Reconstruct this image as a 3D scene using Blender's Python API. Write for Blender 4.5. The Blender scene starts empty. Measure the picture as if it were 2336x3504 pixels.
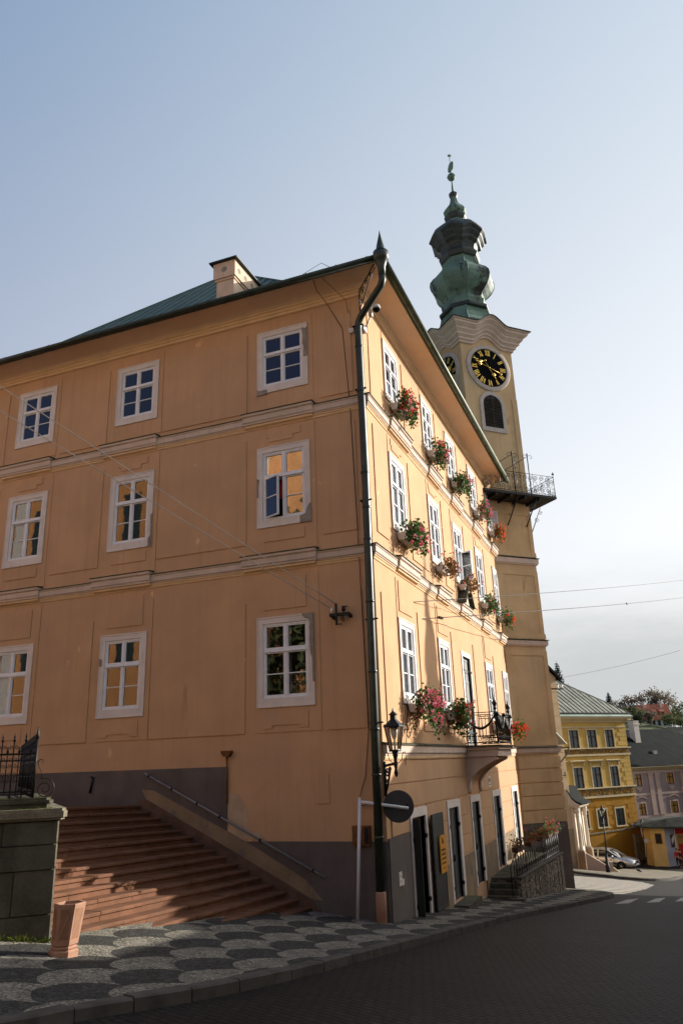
import bpy, bmesh, math, random
from mathutils import Vector, Matrix, noise
V = Vector
R = math.radians
sin, cos, pi = math.sin, math.cos, math.pi
rnd = random.Random(7)
scene = bpy.context.scene
COL = scene.collection
LOC = {}

# ------------------------------------------------------------------ ground
def gz(x, y):
    z = .34 - .1025*y - .1*min(x, 0) - .05*max(x, 0)
    k = .35; f = -5.0
    if z < f - 2: return f
    if z > f + 3: return z
    return f + k*math.log(1 + math.exp((z - f)/k))

# ------------------------------------------------------------------ frames
def FW(u, d, z): return V((u, d, z))
def FL(u, d, z): return V((u, -d, z))                   # left facade, u = x
def FR(u, d, z): return V((d, u, z))                    # right facade, u = y
def frame(O, ux, ud):
    O, ux, ud = V(O), V(ux), V(ud)
    return lambda u, d, z: O + ux*u + ud*d + V((0, 0, z))
def fdir(O, az, flip=1):
    """u runs along azimuth az (degrees from +y to +x), d is 90 degrees clockwise of it"""
    a = R(az); ux = V((sin(a), cos(a), 0)); ud = V((cos(a), -sin(a), 0))*flip
    return frame(O, ux, ud)

class MB:
    def __init__(s): s.v = []; s.f = []; s.sm = []; s.mi = []
    def add(s, vs, fs, sm=False, mi=0):
        o = len(s.v); s.v += [V(p) for p in vs]
        for f in fs:
            s.f.append([i + o for i in f]); s.sm.append(sm); s.mi.append(mi)
        return s
    def box(s, F, u0, u1, d0, d1, z0, z1, mi=0):
        P = [F(u, d, z) for z in (z0, z1) for d in (d0, d1) for u in (u0, u1)]
        return s.add(P, [(0, 1, 3, 2), (4, 6, 7, 5), (0, 4, 5, 1), (2, 3, 7, 6), (0, 2, 6, 4), (1, 5, 7, 3)], mi=mi)
    def quad(s, F, u0, u1, d, z0, z1, mi=0):
        return s.add([F(u0, d, z0), F(u1, d, z0), F(u1, d, z1), F(u0, d, z1)], [(0, 1, 2, 3)], mi=mi)
    def prism(s, pts0, pts1, sm=False, mi=0):
        n = len(pts0)
        s.add(list(pts0) + list(pts1), [tuple(range(n))[::-1], tuple(range(n, 2*n))] , mi=mi)
        o = len(s.v) - 2*n
        for i in range(n):
            j = (i + 1) % n
            s.f.append([o + i, o + j, o + n + j, o + n + i]); s.sm.append(sm); s.mi.append(mi)
        return s
    def pd(s, F, poly, d0, d1, mi=0):                     # polygon in (u,z) extruded along d
        return s.prism([F(u, d0, z) for u, z in poly], [F(u, d1, z) for u, z in poly], mi=mi)
    def pu(s, F, poly, u0, u1, sm=False, mi=0):           # polygon in (d,z) extruded along u
        return s.prism([F(u0, d, z) for d, z in poly], [F(u1, d, z) for d, z in poly], sm, mi=mi)
    def pz(s, poly, z0, z1, mi=0):                        # plan polygon
        return s.prism([V((x, y, z0)) for x, y in poly], [V((x, y, z1)) for x, y in poly], mi=mi)
    def tube(s, pts, r, n=8, cap=True, sm=True, mi=0):
        pts = [V(p) for p in pts]
        if not isinstance(r, (list, tuple)): r = [r]*len(pts)
        rings = []; prev = None
        for i, p in enumerate(pts):
            if i == 0: t = pts[1] - p
            elif i == len(pts) - 1: t = p - pts[i-1]
            else: t = (pts[i+1] - p).normalized() + (p - pts[i-1]).normalized()
            if t.length < 1e-9: t = V((0, 0, 1))
            t.normalize()
            if prev is None:
                a = V((0, 0, 1)) if abs(t.z) < .9 else V((1, 0, 0))
                x = t.cross(a).normalized()
            else:
                x = prev - t*prev.dot(t)
                x = x.normalized() if x.length > 1e-6 else t.orthogonal().normalized()
            prev = x; y = t.cross(x)
            rings.append([p + (x*cos(2*pi*k/n) + y*sin(2*pi*k/n))*r[i] for k in range(n)])
        o = len(s.v)
        for g in rings: s.v += g
        for i in range(len(rings) - 1):
            for k in range(n):
                a = o + i*n + k; b = o + i*n + (k+1) % n
                s.f.append([a, b, b + n, a + n]); s.sm.append(sm); s.mi.append(mi)
        if cap:
            s.f.append([o + k for k in range(n)][::-1]); s.sm.append(False); s.mi.append(mi)
            e = o + (len(rings)-1)*n
            s.f.append([e + k for k in range(n)]); s.sm.append(False); s.mi.append(mi)
        return s
    def bar(s, a, b, w, h=None, up=(0, 0, 1), mi=0):      # rectangular bar between two points
        a, b = V(a), V(b); h = h or w; t = (b - a).normalized(); upv = V(up)
        if abs(t.dot(upv)) > .98: upv = V((1, 0, 0))
        x = t.cross(upv).normalized()*w/2; y = x.cross(t).normalized()*h/2
        q = [x + y, -x + y, -x - y, x - y]
        return s.prism([a + k for k in q], [b + k for k in q], mi=mi)
    def lathe(s, c, prof, n=24, rot=0, sm=True, axis=None, mi=0):
        c = V(c); o = len(s.v); ux, uy, uz = axis or (V((1, 0, 0)), V((0, 1, 0)), V((0, 0, 1)))
        for r, z in prof:
            for k in range(n):
                a = rot + 2*pi*k/n
                s.v.append(c + ux*(r*cos(a)) + uy*(r*sin(a)) + uz*z)
        m = len(prof)
        for i in range(m - 1):
            for k in range(n):
                a = o + i*n + k; b = o + i*n + (k+1) % n
                s.f.append([a, b, b + n, a + n]); s.sm.append(sm); s.mi.append(mi)
        s.f.append([o + k for k in range(n)][::-1]); s.sm.append(False); s.mi.append(mi)
        s.f.append([o + (m-1)*n + k for k in range(n)]); s.sm.append(False); s.mi.append(mi)
        return s
    def ball(s, c, r, n=8, m=5, sq=(1, 1, 1), mi=0):
        c = V(c); prof = [(r*sin(pi*(i+.02)/(m+.04)), -r*cos(pi*(i+.02)/(m+.04))) for i in range(m + 1)]
        o = len(s.v); s.lathe((0, 0, 0), prof, n, mi=mi)
        for i in range(o, len(s.v)):
            p = s.v[i]; s.v[i] = c + V((p.x*sq[0], p.y*sq[1], p.z*sq[2]))
        return s
    def leaf(s, p, nrm, w, l, ang=0, mi=0):               # one bent leaf of two faces
        nrm = V(nrm).normalized(); t = nrm.orthogonal().normalized()
        t = Matrix.Rotation(ang, 3, nrm) @ t; b = nrm.cross(t)
        p = V(p)
        s.add([p, p + t*l*.5 + b*w*.5 + nrm*l*.06, p + t*l, p + t*l*.5 - b*w*.5 + nrm*l*.06], [(0, 1, 2), (0, 2, 3)], mi=mi)
        return s
    def scroll(s, F, u, z, r, turns=1.6, d=0, w=.012, start=0, sgn=1, n=5):
        N = int(14*turns); pts = []
        for i in range(N + 1):
            t = i/N; a = start + sgn*turns*2*pi*t; q = r*(1 - .82*t)
            pts.append(F(u + q*cos(a), d, z + q*sin(a)))
        return s.tube(pts, w, n)
    def build(s, name, mat, parent=None, recalc=True, kind=None):
        base = LOC.get(parent.name, V((0, 0, 0))) if parent is not None else V((0, 0, 0))
        me = bpy.data.meshes.new(name)
        me.from_pydata([tuple(p - base) for p in s.v], [], s.f)
        if recalc:
            bm = bmesh.new(); bm.from_mesh(me); bmesh.ops.recalc_face_normals(bm, faces=bm.faces); bm.to_mesh(me); bm.free()
        mats = mat if isinstance(mat, (list, tuple)) else [mat]
        for m in mats: me.materials.append(m)
        me.polygons.foreach_set('use_smooth', s.sm)
        if len(mats) > 1: me.polygons.foreach_set('material_index', s.mi)
        me.update()
        o = bpy.data.objects.new(name, me); COL.objects.link(o)
        if parent is not None: o.parent = parent; LOC[o.name] = base
        else: LOC[o.name] = V((0, 0, 0))
        if kind: o['kind'] = kind
        return o

def thing(name, label, cat, loc, group=None):
    o = bpy.data.objects.new(name, None); COL.objects.link(o)
    o.empty_display_size = .2; o.location = loc; LOC[o.name] = V(loc)
    o['label'] = label; o['category'] = cat
    if group: o['group'] = group
    return o
def tag(o, label, cat, group=None, kind=None):
    o['label'] = label; o['category'] = cat
    if group: o['group'] = group
    if kind: o['kind'] = kind
    return o

# ------------------------------------------------------------------ materials
class NT:
    def __init__(s, nt): s.nt = nt
    def n(s, t, **k):
        x = s.nt.nodes.new(t)
        for a, b in k.items(): setattr(x, a, b)
        return x
    def l(s, a, b): s.nt.links.new(a, b)
    def math(s, op, a, b=None, c=None, clamp=False):
        m = s.n('ShaderNodeMath', operation=op); m.use_clamp = clamp
        for i, q in enumerate((a, b, c)):
            if q is None: continue
            if isinstance(q, (int, float)): m.inputs[i].default_value = q
            else: s.l(q, m.inputs[i])
        return m.outputs[0]
    def pos(s, sc=(1, 1, 1)):
        g = s.n('ShaderNodeNewGeometry'); m = s.n('ShaderNodeMapping'); m.inputs['Scale'].default_value = sc
        s.l(g.outputs['Position'], m.inputs['Vector']); return m.outputs[0]
    def noise(s, vec, scale, det=3, rough=.55, dist=0):
        x = s.n('ShaderNodeTexNoise'); x.inputs['Scale'].default_value = scale; x.inputs['Detail'].default_value = det
        x.inputs['Roughness'].default_value = rough; x.inputs['Distortion'].default_value = dist
        s.l(vec, x.inputs['Vector']); return x.outputs['Fac']
    def ramp(s, fac, stops, interp='LINEAR'):
        r = s.n('ShaderNodeValToRGB'); r.color_ramp.interpolation = interp
        e = r.color_ramp.elements
        while len(e) < len(stops): e.new(.5)
        for i, (p, c) in enumerate(stops):
            e[i].position = p; e[i].color = c if len(c) == 4 else (*c, 1)
        s.l(fac, r.inputs[0]); return r.outputs[0]
    def step(s, fac, a, b):
        m = s.n('ShaderNodeMapRange'); m.interpolation_type = 'SMOOTHSTEP'
        m.inputs[1].default_value = a; m.inputs[2].default_value = b
        s.l(fac, m.inputs[0]); return m.outputs[0]
    def mix(s, f, a, b, blend='MIX'):
        m = s.n('ShaderNodeMix', data_type='RGBA', blend_type=blend)
        for i, q in ((0, f), (6, a), (7, b)):
            if isinstance(q, (int, float)): m.inputs[i].default_value = q
            elif isinstance(q, (tuple, list)): m.inputs[i].default_value = (*q[:3], 1)
            else: s.l(q, m.inputs[i])
        return m.outputs[2]
    def bump(s, h, strength=.3, dist=.01):
        b = s.n('ShaderNodeBump'); b.inputs['Strength'].default_value = strength; b.inputs['Distance'].default_value = dist
        s.l(h, b.inputs['Height']); return b.outputs[0]

def newmat(name):
    m = bpy.data.materials.new(name); m.use_nodes = True
    t = NT(m.node_tree); b = m.node_tree.nodes['Principled BSDF']
    return m, t, b
def sc(c, k): return tuple(min(1, q*k) for q in c[:3])

def pbr(name, c, rough=.85, metal=0, var=.14, scale=1.2, fine=22, bump=.12, bd=.006, streak=0, patches=(), spec=.12, hue=0):
    """patches: (colour, threshold, softness, scale, stretch_z)"""
    m, t, b = newmat(name); p = t.pos()
    n1 = t.noise(p, scale, 4); n2 = t.noise(p, fine, 3)
    col = t.mix(t.step(n1, .3, .7), sc(c, 1 - var), sc(c, 1 + var))
    col = t.mix(t.math('MULTIPLY', t.step(n2, .35, .75), .35), col, t.mix(.5, col, sc(c, 1 + var*2)))
    if hue:
        n3 = t.noise(p, scale*.37, 2); col = t.mix(t.math('MULTIPLY', t.step(n3, .35, .65), hue), col, (c[0]*.8, c[1]*.86, c[2]*1.0))
    if streak:
        ps = t.pos((3.2, 3.2, .16)); ns = t.noise(ps, 1.6, 5, .65)
        col = t.mix(t.math('MULTIPLY', t.step(ns, .48, .72), streak), col, sc(c, .55))
    for i, (pc, th, soft, psn, sz) in enumerate(patches):
        pp = t.pos((1, 1, sz)); np_ = t.noise(pp, psn, 6, .62)
        col = t.mix(t.step(np_, th, th + soft), col, pc)
    t.l(col, b.inputs['Base Color'])
    b.inputs['Roughness'].default_value = rough; b.inputs['Metallic'].default_value = metal
    b.inputs['Specular IOR Level'].default_value = spec
    if bump:
        hb = t.math('ADD', t.math('MULTIPLY', n2, .6), n1)
        t.l(t.bump(hb, bump, bd), b.inputs['Normal'])
    return m

MAT = {}
OCH = (.575, .345, .19)
MAT['plaster'] = pbr('ochre_plaster', OCH, .93, var=.07, scale=.9, fine=30, bump=.25, bd=.008, streak=.18, hue=.35,
    patches=(((.78, .50, .26), .66, .06, 1.7, .55), ((.72, .55, .40), .70, .02, 3.1, .4), ((.46, .27, .14), .66, .07, 1.1, .3)), spec=.15)
MAT['plaster_pale'] = pbr('cream_plaster', (.76, .52, .30), .93, var=.07, scale=1.1, fine=30, bump=.25, bd=.008, streak=.15, spec=.15)
MAT['cove'] = pbr('cove_plaster', (.78, .55, .37), .93, var=.05, scale=.8, fine=20, bump=.15, spec=.15, streak=.1)
MAT['tower'] = pbr('grey_buff_plaster', (.60, .41, .22), .95, var=.12, scale=.8, fine=18, bump=.5, bd=.02, streak=.3, hue=.4,
    patches=(((.50, .41, .30), .60, .14, .9, .7), ((.68, .53, .33), .68, .08, 2.2, .6), ((.42, .27, .14), .64, .1, 1.4, .4)), spec=.12)
MAT['band'] = pbr('pale_band', (.60, .47, .38), .9, var=.08, scale=2.0, fine=28, bump=.2, streak=.22,
    patches=(((.42, .31, .22), .69, .03, 3.5, .7),), spec=.2)
MAT['white'] = pbr('old_white_paint', (.70, .62, .56), .8, var=.06, scale=3, fine=35, bump=.2, streak=.12,
    patches=(((.47, .42, .36), .70, .03, 4.0, .7),), spec=.25)
MAT['sash'] = pbr('sash_paint', (.74, .74, .76), .55, var=.05, scale=5, fine=50, bump=.05, spec=.4)
MAT['niche'] = pbr('lighter_render', (.50, .36, .24), .93, var=.12, scale=2, fine=25, bump=.3, streak=.3, spec=.15)
MAT['patch'] = pbr('bare_mortar', (.27, .23, .19), .95, var=.2, scale=6, fine=40, bump=.6, bd=.02)
MAT['plinth'] = pbr('grey_plinth_paint', (.13, .108, .097), .9, var=.16, scale=1.1, fine=20, bump=.3, streak=.25, hue=.2,
    patches=(((.26, .17, .10), .62, .16, .8, .5), ((.30, .25, .2), .73, .04, 2.6, .6)), spec=.2)
MAT['plinth_warm'] = pbr('worn_plinth', (.27, .19, .115), .92, var=.2, scale=1.3, fine=18, bump=.4, streak=.3,
    patches=(((.18, .15, .13), .56, .1, 1.6, .7),), spec=.2)
MAT['flash'] = pbr('mossy_ledge', (.07, .075, .05), .8, var=.4, scale=4, fine=30, bump=.5, bd=.02, patches=(((.25, .19, .12), .66, .05, 5, 1),))
MAT['copper'] = pbr('green_copper', (.10, .17, .125), .65, var=.25, scale=1.3, fine=14, bump=.25, bd=.01, streak=.5, spec=.4,
    patches=(((.022, .028, .022), .53, .1, 1.3, .35), ((.22, .34, .27), .66, .08, 2.6, .3)))
MAT['copper_dark'] = pbr('dark_copper', (.028, .035, .03), .55, var=.3, scale=1.6, fine=14, bump=.25, bd=.01, streak=.4, spec=.4,
    patches=(((.10, .17, .14), .66, .08, 2.2, .3),))
MAT['roof_green'] = pbr('green_roof_sheet', (.055, .10, .082), .6, var=.2, scale=.7, fine=9, bump=.15, streak=.3, spec=.4)
MAT['pipe'] = pbr('dark_green_pipe', (.028, .036, .026), .42, metal=.2, var=.35, scale=3, fine=18, bump=.1, spec=.5, patches=(((.09, .07, .035), .66, .06, 3, .4),))
MAT['gutter'] = pbr('green_gutter', (.075, .09, .05), .45, metal=.2, var=.3, scale=2, fine=15, bump=.1, spec=.5, patches=(((.16, .11, .05), .62, .1, 2, 1),))
MAT['iron'] = pbr('black_iron', (.012, .011, .011), .5, metal=.3, var=.3, scale=8, fine=40, bump=.2, spec=.4)
MAT['shutter'] = pbr('grey_iron_door', (.045, .05, .048), .5, metal=.1, var=.25, scale=2.2, fine=20, bump=.15, streak=.3, spec=.45)
MAT['shutter_dark'] = pbr('black_door_leaf', (.018, .019, .019), .5, var=.25, scale=2, fine=20, bump=.1, spec=.4)
MAT['shutter_grey'] = pbr('pale_grey_shutter', (.25, .25, .24), .6, var=.12, scale=2, fine=20, bump=.1, streak=.2)
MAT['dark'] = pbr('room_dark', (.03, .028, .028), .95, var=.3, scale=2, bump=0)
MAT['curtain'] = pbr('white_curtain', (.84, .84, .85), .95, var=.06, scale=6, fine=60, bump=.1)
MAT['curtain_red'] = pbr('red_drape', (.33, .03, .02), .95, var=.2, scale=6, fine=40, bump=.1)
MAT['curtain_grey'] = pbr('grey_blind', (.36, .36, .37), .9, var=.1, scale=6, fine=60, bump=.1)
MAT['wood'] = pbr('brown_wood', (.16, .07, .025), .75, var=.3, scale=5, fine=30, bump=.3, streak=.3)
MAT['plaque'] = pbr('orange_plaque', (.62, .27, .035), .6, var=.12, scale=5, fine=40, bump=.1)
MAT['ink'] = pbr('dark_lettering', (.11, .05, .015), .7, var=.1, bump=0)
MAT['ink_grey'] = pbr('grey_print', (.12, .12, .13), .7, var=.1, bump=0)
MAT['white_metal'] = pbr('white_enamel', (.72, .72, .72), .45, var=.06, scale=4, fine=30, bump=.05, spec=.45, patches=(((.3, .16, .08), .74, .04, 4, 1),))
MAT['rail_steel'] = pbr('grey_rail_paint', (.20, .19, .19), .6, var=.15, scale=4, fine=30, bump=.1)
MAT['sign_back'] = pbr('grey_sign_back', (.05, .05, .056), .55, var=.15, scale=3, bump=.05, spec=.4)
MAT['pink_stone'] = pbr('pink_stone', (.40, .225, .15), .85, var=.12, scale=5, fine=40, bump=.3)
MAT['pink_panel'] = pbr('tan_panel', (.30, .16, .10), .85, var=.15, scale=5, fine=40, bump=.3)
MAT['step'] = pbr('red_step_stone', (.175, .082, .046), .85, var=.2, scale=2.2, fine=22, bump=.35, bd=.01, hue=.3,
    patches=(((.14, .085, .06), .60, .1, 2.4, 1), ((.30, .19, .125), .69, .05, 3.1, 1)))
MAT['step_dark'] = pbr('weathered_step', (.135, .08, .055), .9, var=.25, scale=2.5, fine=22, bump=.4, bd=.01)
MAT['old_stone'] = pbr('old_ashlar', (.095, .087, .062), .95, var=.3, scale=2.2, fine=16, bump=.8, bd=.03, streak=.5, hue=.3,
    patches=(((.028, .032, .02), .56, .12, 1.9, .5), ((.17, .145, .10), .66, .08, 3.3, .6)))
MAT['cap_stone'] = pbr('mossy_cap', (.20, .175, .125), .95, var=.25, scale=4, fine=24, bump=.9, bd=.03, patches=(((.07, .085, .03), .58, .08, 4, 1),))
MAT['kerb'] = pbr('granite_kerb', (.075, .066, .058), .85, var=.25, scale=3, fine=40, bump=.4, bd=.01)
MAT['gold'] = pbr('gilding', (.85, .55, .12), .35, metal=.85, var=.08, scale=5, bump=.05)
MAT['clock_black'] = pbr('clock_dial', (.006, .006, .007), .9, var=.2, bump=0, spec=.05)
MAT['clock_ring'] = pbr('clock_surround', (.50, .42, .36), .85, var=.1, scale=3, fine=30, bump=.3, streak=.2)
MAT['louvre'] = pbr('louvre_wood', (.10, .08, .06), .8, var=.3, scale=4, fine=30, bump=.2)
MAT['cream_wall'] = pbr('cream_neighbour', (.50, .36, .215), .95, var=.1, scale=1.0, fine=16, bump=.4, bd=.02, streak=.15)
MAT['portal'] = pbr('portal_white', (.66, .57, .46), .9, var=.08, scale=1.2, fine=16, bump=.2, streak=.15)
MAT['yellow'] = pbr('yellow_wall', (.44, .285, .075), .9, var=.08, scale=.7, fine=12, bump=.2, streak=.14)
MAT['yellow_deep'] = pbr('deep_yellow_wall', (.31, .15, .016), .9, var=.1, scale=.7, fine=12, bump=.2, streak=.2)
MAT['yellow_trim'] = pbr('stone_trim', (.46, .37, .22), .9, var=.1, scale=1, fine=14, bump=.2)
MAT['frieze'] = pbr('brown_frieze', (.12, .085, .045), .9, var=.3, scale=2.5, fine=9, bump=.3, patches=(((.32, .19, .05), .55, .04, 5.5, 1),))
MAT['win_brown'] = pbr('dark_window_wood', (.035, .02, .016), .6, var=.2, bump=.05)
MAT['win_glass'] = pbr('far_glass', (.035, .05, .05), .08, var=.2, scale=2, bump=0, spec=.6)
MAT['amber_glass'] = pbr('amber_blind', (.30, .155, .03), .3, var=.3, scale=3, bump=0, spec=.5)
MAT['tin_roof'] = pbr('weathered_tin', (.235, .235, .185), .6, var=.25, scale=.8, fine=6, bump=.2, streak=.3, patches=(((.34, .2, .1), .70, .03, 1.0, .3),))
MAT['tin_green'] = pbr('pale_green_tin', (.27, .33, .27), .6, var=.15, scale=1, bump=.1)
MAT['slate'] = pbr('dark_slate', (.012, .0135, .013), .95, spec=.06, var=.3, scale=.9, fine=5, bump=.3, bd=.03)
MAT['pink_wall'] = pbr('pink_render', (.40, .30, .25), .9, var=.08, scale=.8, fine=9, bump=.1)
MAT['mauve_wall'] = pbr('mauve_render', (.26, .20, .19), .9, var=.1, scale=.8, fine=9, bump=.1)
MAT['lilac'] = pbr('pale_lilac_wall', (.36, .34, .37), .9, var=.08, bump=.1)
MAT['kiosk_wall'] = pbr('kiosk_yellow', (.60, .40, .15), .9, var=.1, scale=1, fine=9, bump=.1)
MAT['red_paint'] = pbr('red_signboard', (.42, .02, .02), .5, var=.1, bump=0)
MAT['red_tile'] = pbr('red_tiles', (.44, .16, .09), .85, var=.15, scale=1, fine=4, bump=.2)
MAT['house_white'] = pbr('house_white', (.60, .61, .63), .9, var=.05, bump=.05)
MAT['chimney_white'] = pbr('chimney_white', (.60, .55, .48), .9, var=.08, scale=1.5, fine=10, bump=.2)
MAT['chimney'] = pbr('chimney_cream', (.60, .45, .33), .9, var=.08, scale=2, fine=20, bump=.2, streak=.3)
MAT['car_paint'] = pbr('silver_paint', (.46, .45, .45), .28, metal=.75, var=.03, bump=0, spec=.5)
MAT['car_glass'] = pbr('car_glass', (.02, .025, .03), .06, var=.05, bump=0, spec=.7)
MAT['rubber'] = pbr('tyre_rubber', (.012, .012, .012), .8, var=.2, bump=.1)
MAT['lamp_lens'] = pbr('lamp_lens', (.7, .7, .7), .15, var=.05, bump=0, spec=.7)
MAT['plastic_red'] = pbr('red_lens', (.35, .01, .01), .25, var=.05, bump=0)
MAT['leaf'] = pbr('geranium_leaf', (.055, .105, .022), .6, var=.35, scale=9, fine=40, bump=0, spec=.35)
MAT['leaf_dry'] = pbr('dry_leaf', (.16, .085, .03), .8, var=.35, scale=9, fine=40, bump=0)
MAT['pet_red'] = pbr('red_petals', (.62, .03, .02), .7, var=.25, scale=14, bump=0)
MAT['pet_pink'] = pbr('pink_petals', (.62, .10, .17), .7, var=.25, scale=14, bump=0)
MAT['pet_rose'] = pbr('rose_petals', (.70, .22, .27), .7, var=.25, scale=14, bump=0)
MAT['pet_orange'] = pbr('orange_petals', (.72, .09, .02), .7, var=.25, scale=14, bump=0)
MAT['box_white'] = pbr('planter_white', (.66, .60, .54), .6, var=.06, bump=.05)
MAT['box_brown'] = pbr('planter_brown', (.10, .05, .03), .8, var=.2, bump=.1)
MAT['bark'] = pbr('bark', (.07, .05, .035), .95, var=.3, scale=4, fine=18, bump=.6, bd=.03)
MAT['conifer'] = pbr('spruce_needles', (.035, .055, .04), .8, var=.4, scale=.6, fine=3, bump=0)
MAT['tree_green'] = pbr('autumn_green', (.10, .115, .05), .8, var=.4, scale=.35, fine=2, bump=0, patches=(((.16, .11, .04), .57, .1, .35, 1),))
MAT['tree_brown'] = pbr('autumn_brown', (.17, .135, .095), .8, var=.35, scale=.35, fine=2, bump=0, patches=(((.18, .12, .06), .6, .1, .5, 1),))
MAT['grass'] = pbr('moss', (.10, .12, .02), .9, var=.4, scale=9, fine=40, bump=.5)
MAT['hill'] = pbr('hill_grass', (.075, .088, .035), .95, var=.35, scale=.05, fine=.6, bump=0, patches=(((.03, .045, .02), .52, .1, .08, 1),))
MAT['wire'] = pbr('pale_wire', (.60, .54, .46), .6, var=.1, bump=0)
MAT['wire_dark'] = pbr('dark_wire', (.04, .03, .028), .6, var=.1, bump=0)
MAT['porcelain'] = pbr('porcelain', (.75, .73, .70), .2, var=.04, bump=0, spec=.6)
MAT['skin'] = pbr('skin', (.45, .27, .19), .6, var=.05, bump=0)
MAT['cloth_dark'] = pbr('dark_cloth', (.03, .028, .03), .9, var=.2, bump=.1)
MAT['cloth_red'] = pbr('red_cloth', (.45, .04, .03), .9, var=.2, bump=.1)
MAT['hair'] = pbr('brown_hair', (.04, .025, .015), .7, var=.2, bump=.1)
MAT['bird'] = pbr('pigeon_grey', (.06, .06, .07), .8, var=.3, scale=20, bump=0)
MAT['orange_church'] = pbr('orange_church', (.64, .30, .12), .9, var=.1, scale=.4, fine=5, bump=.1)
MAT['opp_wall'] = pbr('far_house_wall', (.42, .33, .22), .9, var=.1, scale=.5, fine=6, bump=.1)
MAT['kiosk_roof'] = pbr('mossy_shingle', (.045, .045, .036), .95, spec=.08, var=.35, scale=1.5, fine=7, bump=.4, bd=.03)
for _k in ('leaf', 'tree_green', 'tree_brown', 'pet_red', 'pet_pink', 'pet_rose', 'pet_orange', 'leaf_dry', 'conifer', 'grass'):
    _t = NT(MAT[_k].node_tree); _b = MAT[_k].node_tree.nodes['Principled BSDF']; _o = [x for x in _t.nt.nodes if x.type == 'OUTPUT_MATERIAL'][0]
    _tr = _t.n('ShaderNodeBsdfTranslucent'); _mx = _t.n('ShaderNodeMixShader'); _mx.inputs[0].default_value = .35
    _c = _b.inputs['Base Color'].links[0].from_socket; _t.l(_c, _tr.inputs[0]); _t.l(_b.outputs[0], _mx.inputs[1]); _t.l(_tr.outputs[0], _mx.inputs[2]); _t.l(_mx.outputs[0], _o.inputs[0])
MAT['frost'] = pbr('frosted_glass_shade', (.62, .58, .50), .4, var=.05, bump=0)

def glass(name, tint=(.92, .95, .96), ior=1.75, k=1.5):
    m, t, b = newmat(name); nt = t.nt; nt.nodes.remove(b)
    out = [x for x in nt.nodes if x.type == 'OUTPUT_MATERIAL'][0]
    tr = t.n('ShaderNodeBsdfTransparent'); tr.inputs[0].default_value = (*tint, 1)
    gl = t.n('ShaderNodeBsdfGlossy'); gl.inputs['Roughness'].default_value = .015
    wv = t.noise(t.pos(), 2.2, 2); t.l(t.bump(wv, .035, .02), gl.inputs['Normal'])
    fr = t.n('ShaderNodeFresnel'); fr.inputs[0].default_value = ior
    f = t.math('MULTIPLY', fr.outputs[0], k, clamp=True)
    mx = t.n('ShaderNodeMixShader'); t.l(f, mx.inputs[0]); t.l(tr.outputs[0], mx.inputs[1]); t.l(gl.outputs[0], mx.inputs[2])
    t.l(mx.outputs[0], out.inputs[0]); return m
MAT['glass'] = glass('window_glass', (.96, .97, .98))
MAT['lamp_glass'] = glass('lantern_glass', (.95, .93, .88), 1.3, 1)

def pavement():
    m, t, b = newmat('fish_scale_mosaic'); g = t.n('ShaderNodeNewGeometry'); sp = t.n('ShaderNodeSeparateXYZ')
    wob = t.n('ShaderNodeTexNoise'); wob.inputs['Scale'].default_value = 3.5; wob.inputs['Detail'].default_value = 2
    t.l(g.outputs['Position'], wob.inputs['Vector'])
    vm = t.n('ShaderNodeVectorMath', operation='MULTIPLY_ADD'); t.l(wob.outputs['Color'], vm.inputs[0])
    vm.inputs[1].default_value = (.12, .12, 0); t.l(g.outputs['Position'], vm.inputs[2])
    t.l(vm.outputs[0], sp.inputs[0]); x, y = sp.outputs[0], sp.outputs[1]
    h, PX, PY, X0, Y0 = .5, .96, 1.2, -.02, -6.0
    x = t.math('ADD', x, t.math('MULTIPLY', y, -.05))     # the rows drift a little down the street
    def fam(x0, y0):
        q = t.math('SUBTRACT', t.math('MULTIPLY', t.math('FRACT', t.math('ADD', t.math('DIVIDE', t.math('SUBTRACT', y, y0), PY), .5 + 200)), 2), 1)
        c = t.math('SQRT', t.math('MAXIMUM', t.math('SUBTRACT', 1, t.math('MULTIPLY', q, q)), 0))
        e = t.math('ADD', t.math('MULTIPLY', t.math('SUBTRACT', 1, c), h), x0)
        return t.math('FRACT', t.math('ADD', t.math('DIVIDE', t.math('SUBTRACT', x, e), PX), 200))
    pe = fam(X0 + .3, Y0 - .14); po = fam(X0 + .3 + PX/2, Y0 - .14 + PY/2)
    light = t.math('LESS_THAN', pe, po)
    vo = t.n('ShaderNodeTexVoronoi', feature='DISTANCE_TO_EDGE'); vo.inputs['Scale'].default_value = 15
    vc = t.n('ShaderNodeTexVoronoi'); vc.inputs['Scale'].default_value = 15
    for q in (vo, vc): t.l(g.outputs['Position'], q.inputs['Vector']); q.inputs['Randomness'].default_value = .7
    stone = t.step(vo.outputs['Distance'], .03, .12)
    sepc = t.n('ShaderNodeSeparateXYZ'); t.l(vc.outputs['Color'], sepc.inputs[0])
    lc = t.mix(sepc.outputs[0], (.17, .155, .125), (.30, .27, .215)); dc = t.mix(sepc.outputs[1], (.042, .04, .036), (.078, .073, .066))
    col = t.mix(light, dc, lc)
    big = t.step(t.noise(t.pos(), .7, 4), .35, .7); col = t.mix(t.math('MULTIPLY', big, .35), col, t.mix(.5, col, (.06, .055, .05)))
    col = t.mix(stone, t.mix(.6, col, (.03, .028, .025)), col)
    t.l(col, b.inputs['Base Color']); b.inputs['Roughness'].default_value = .9; b.inputs['Specular IOR Level'].default_value = .08
    t.l(t.bump(stone, .7, .015), b.inputs['Normal']); return m
MAT['pavement'] = pavement()

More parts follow.
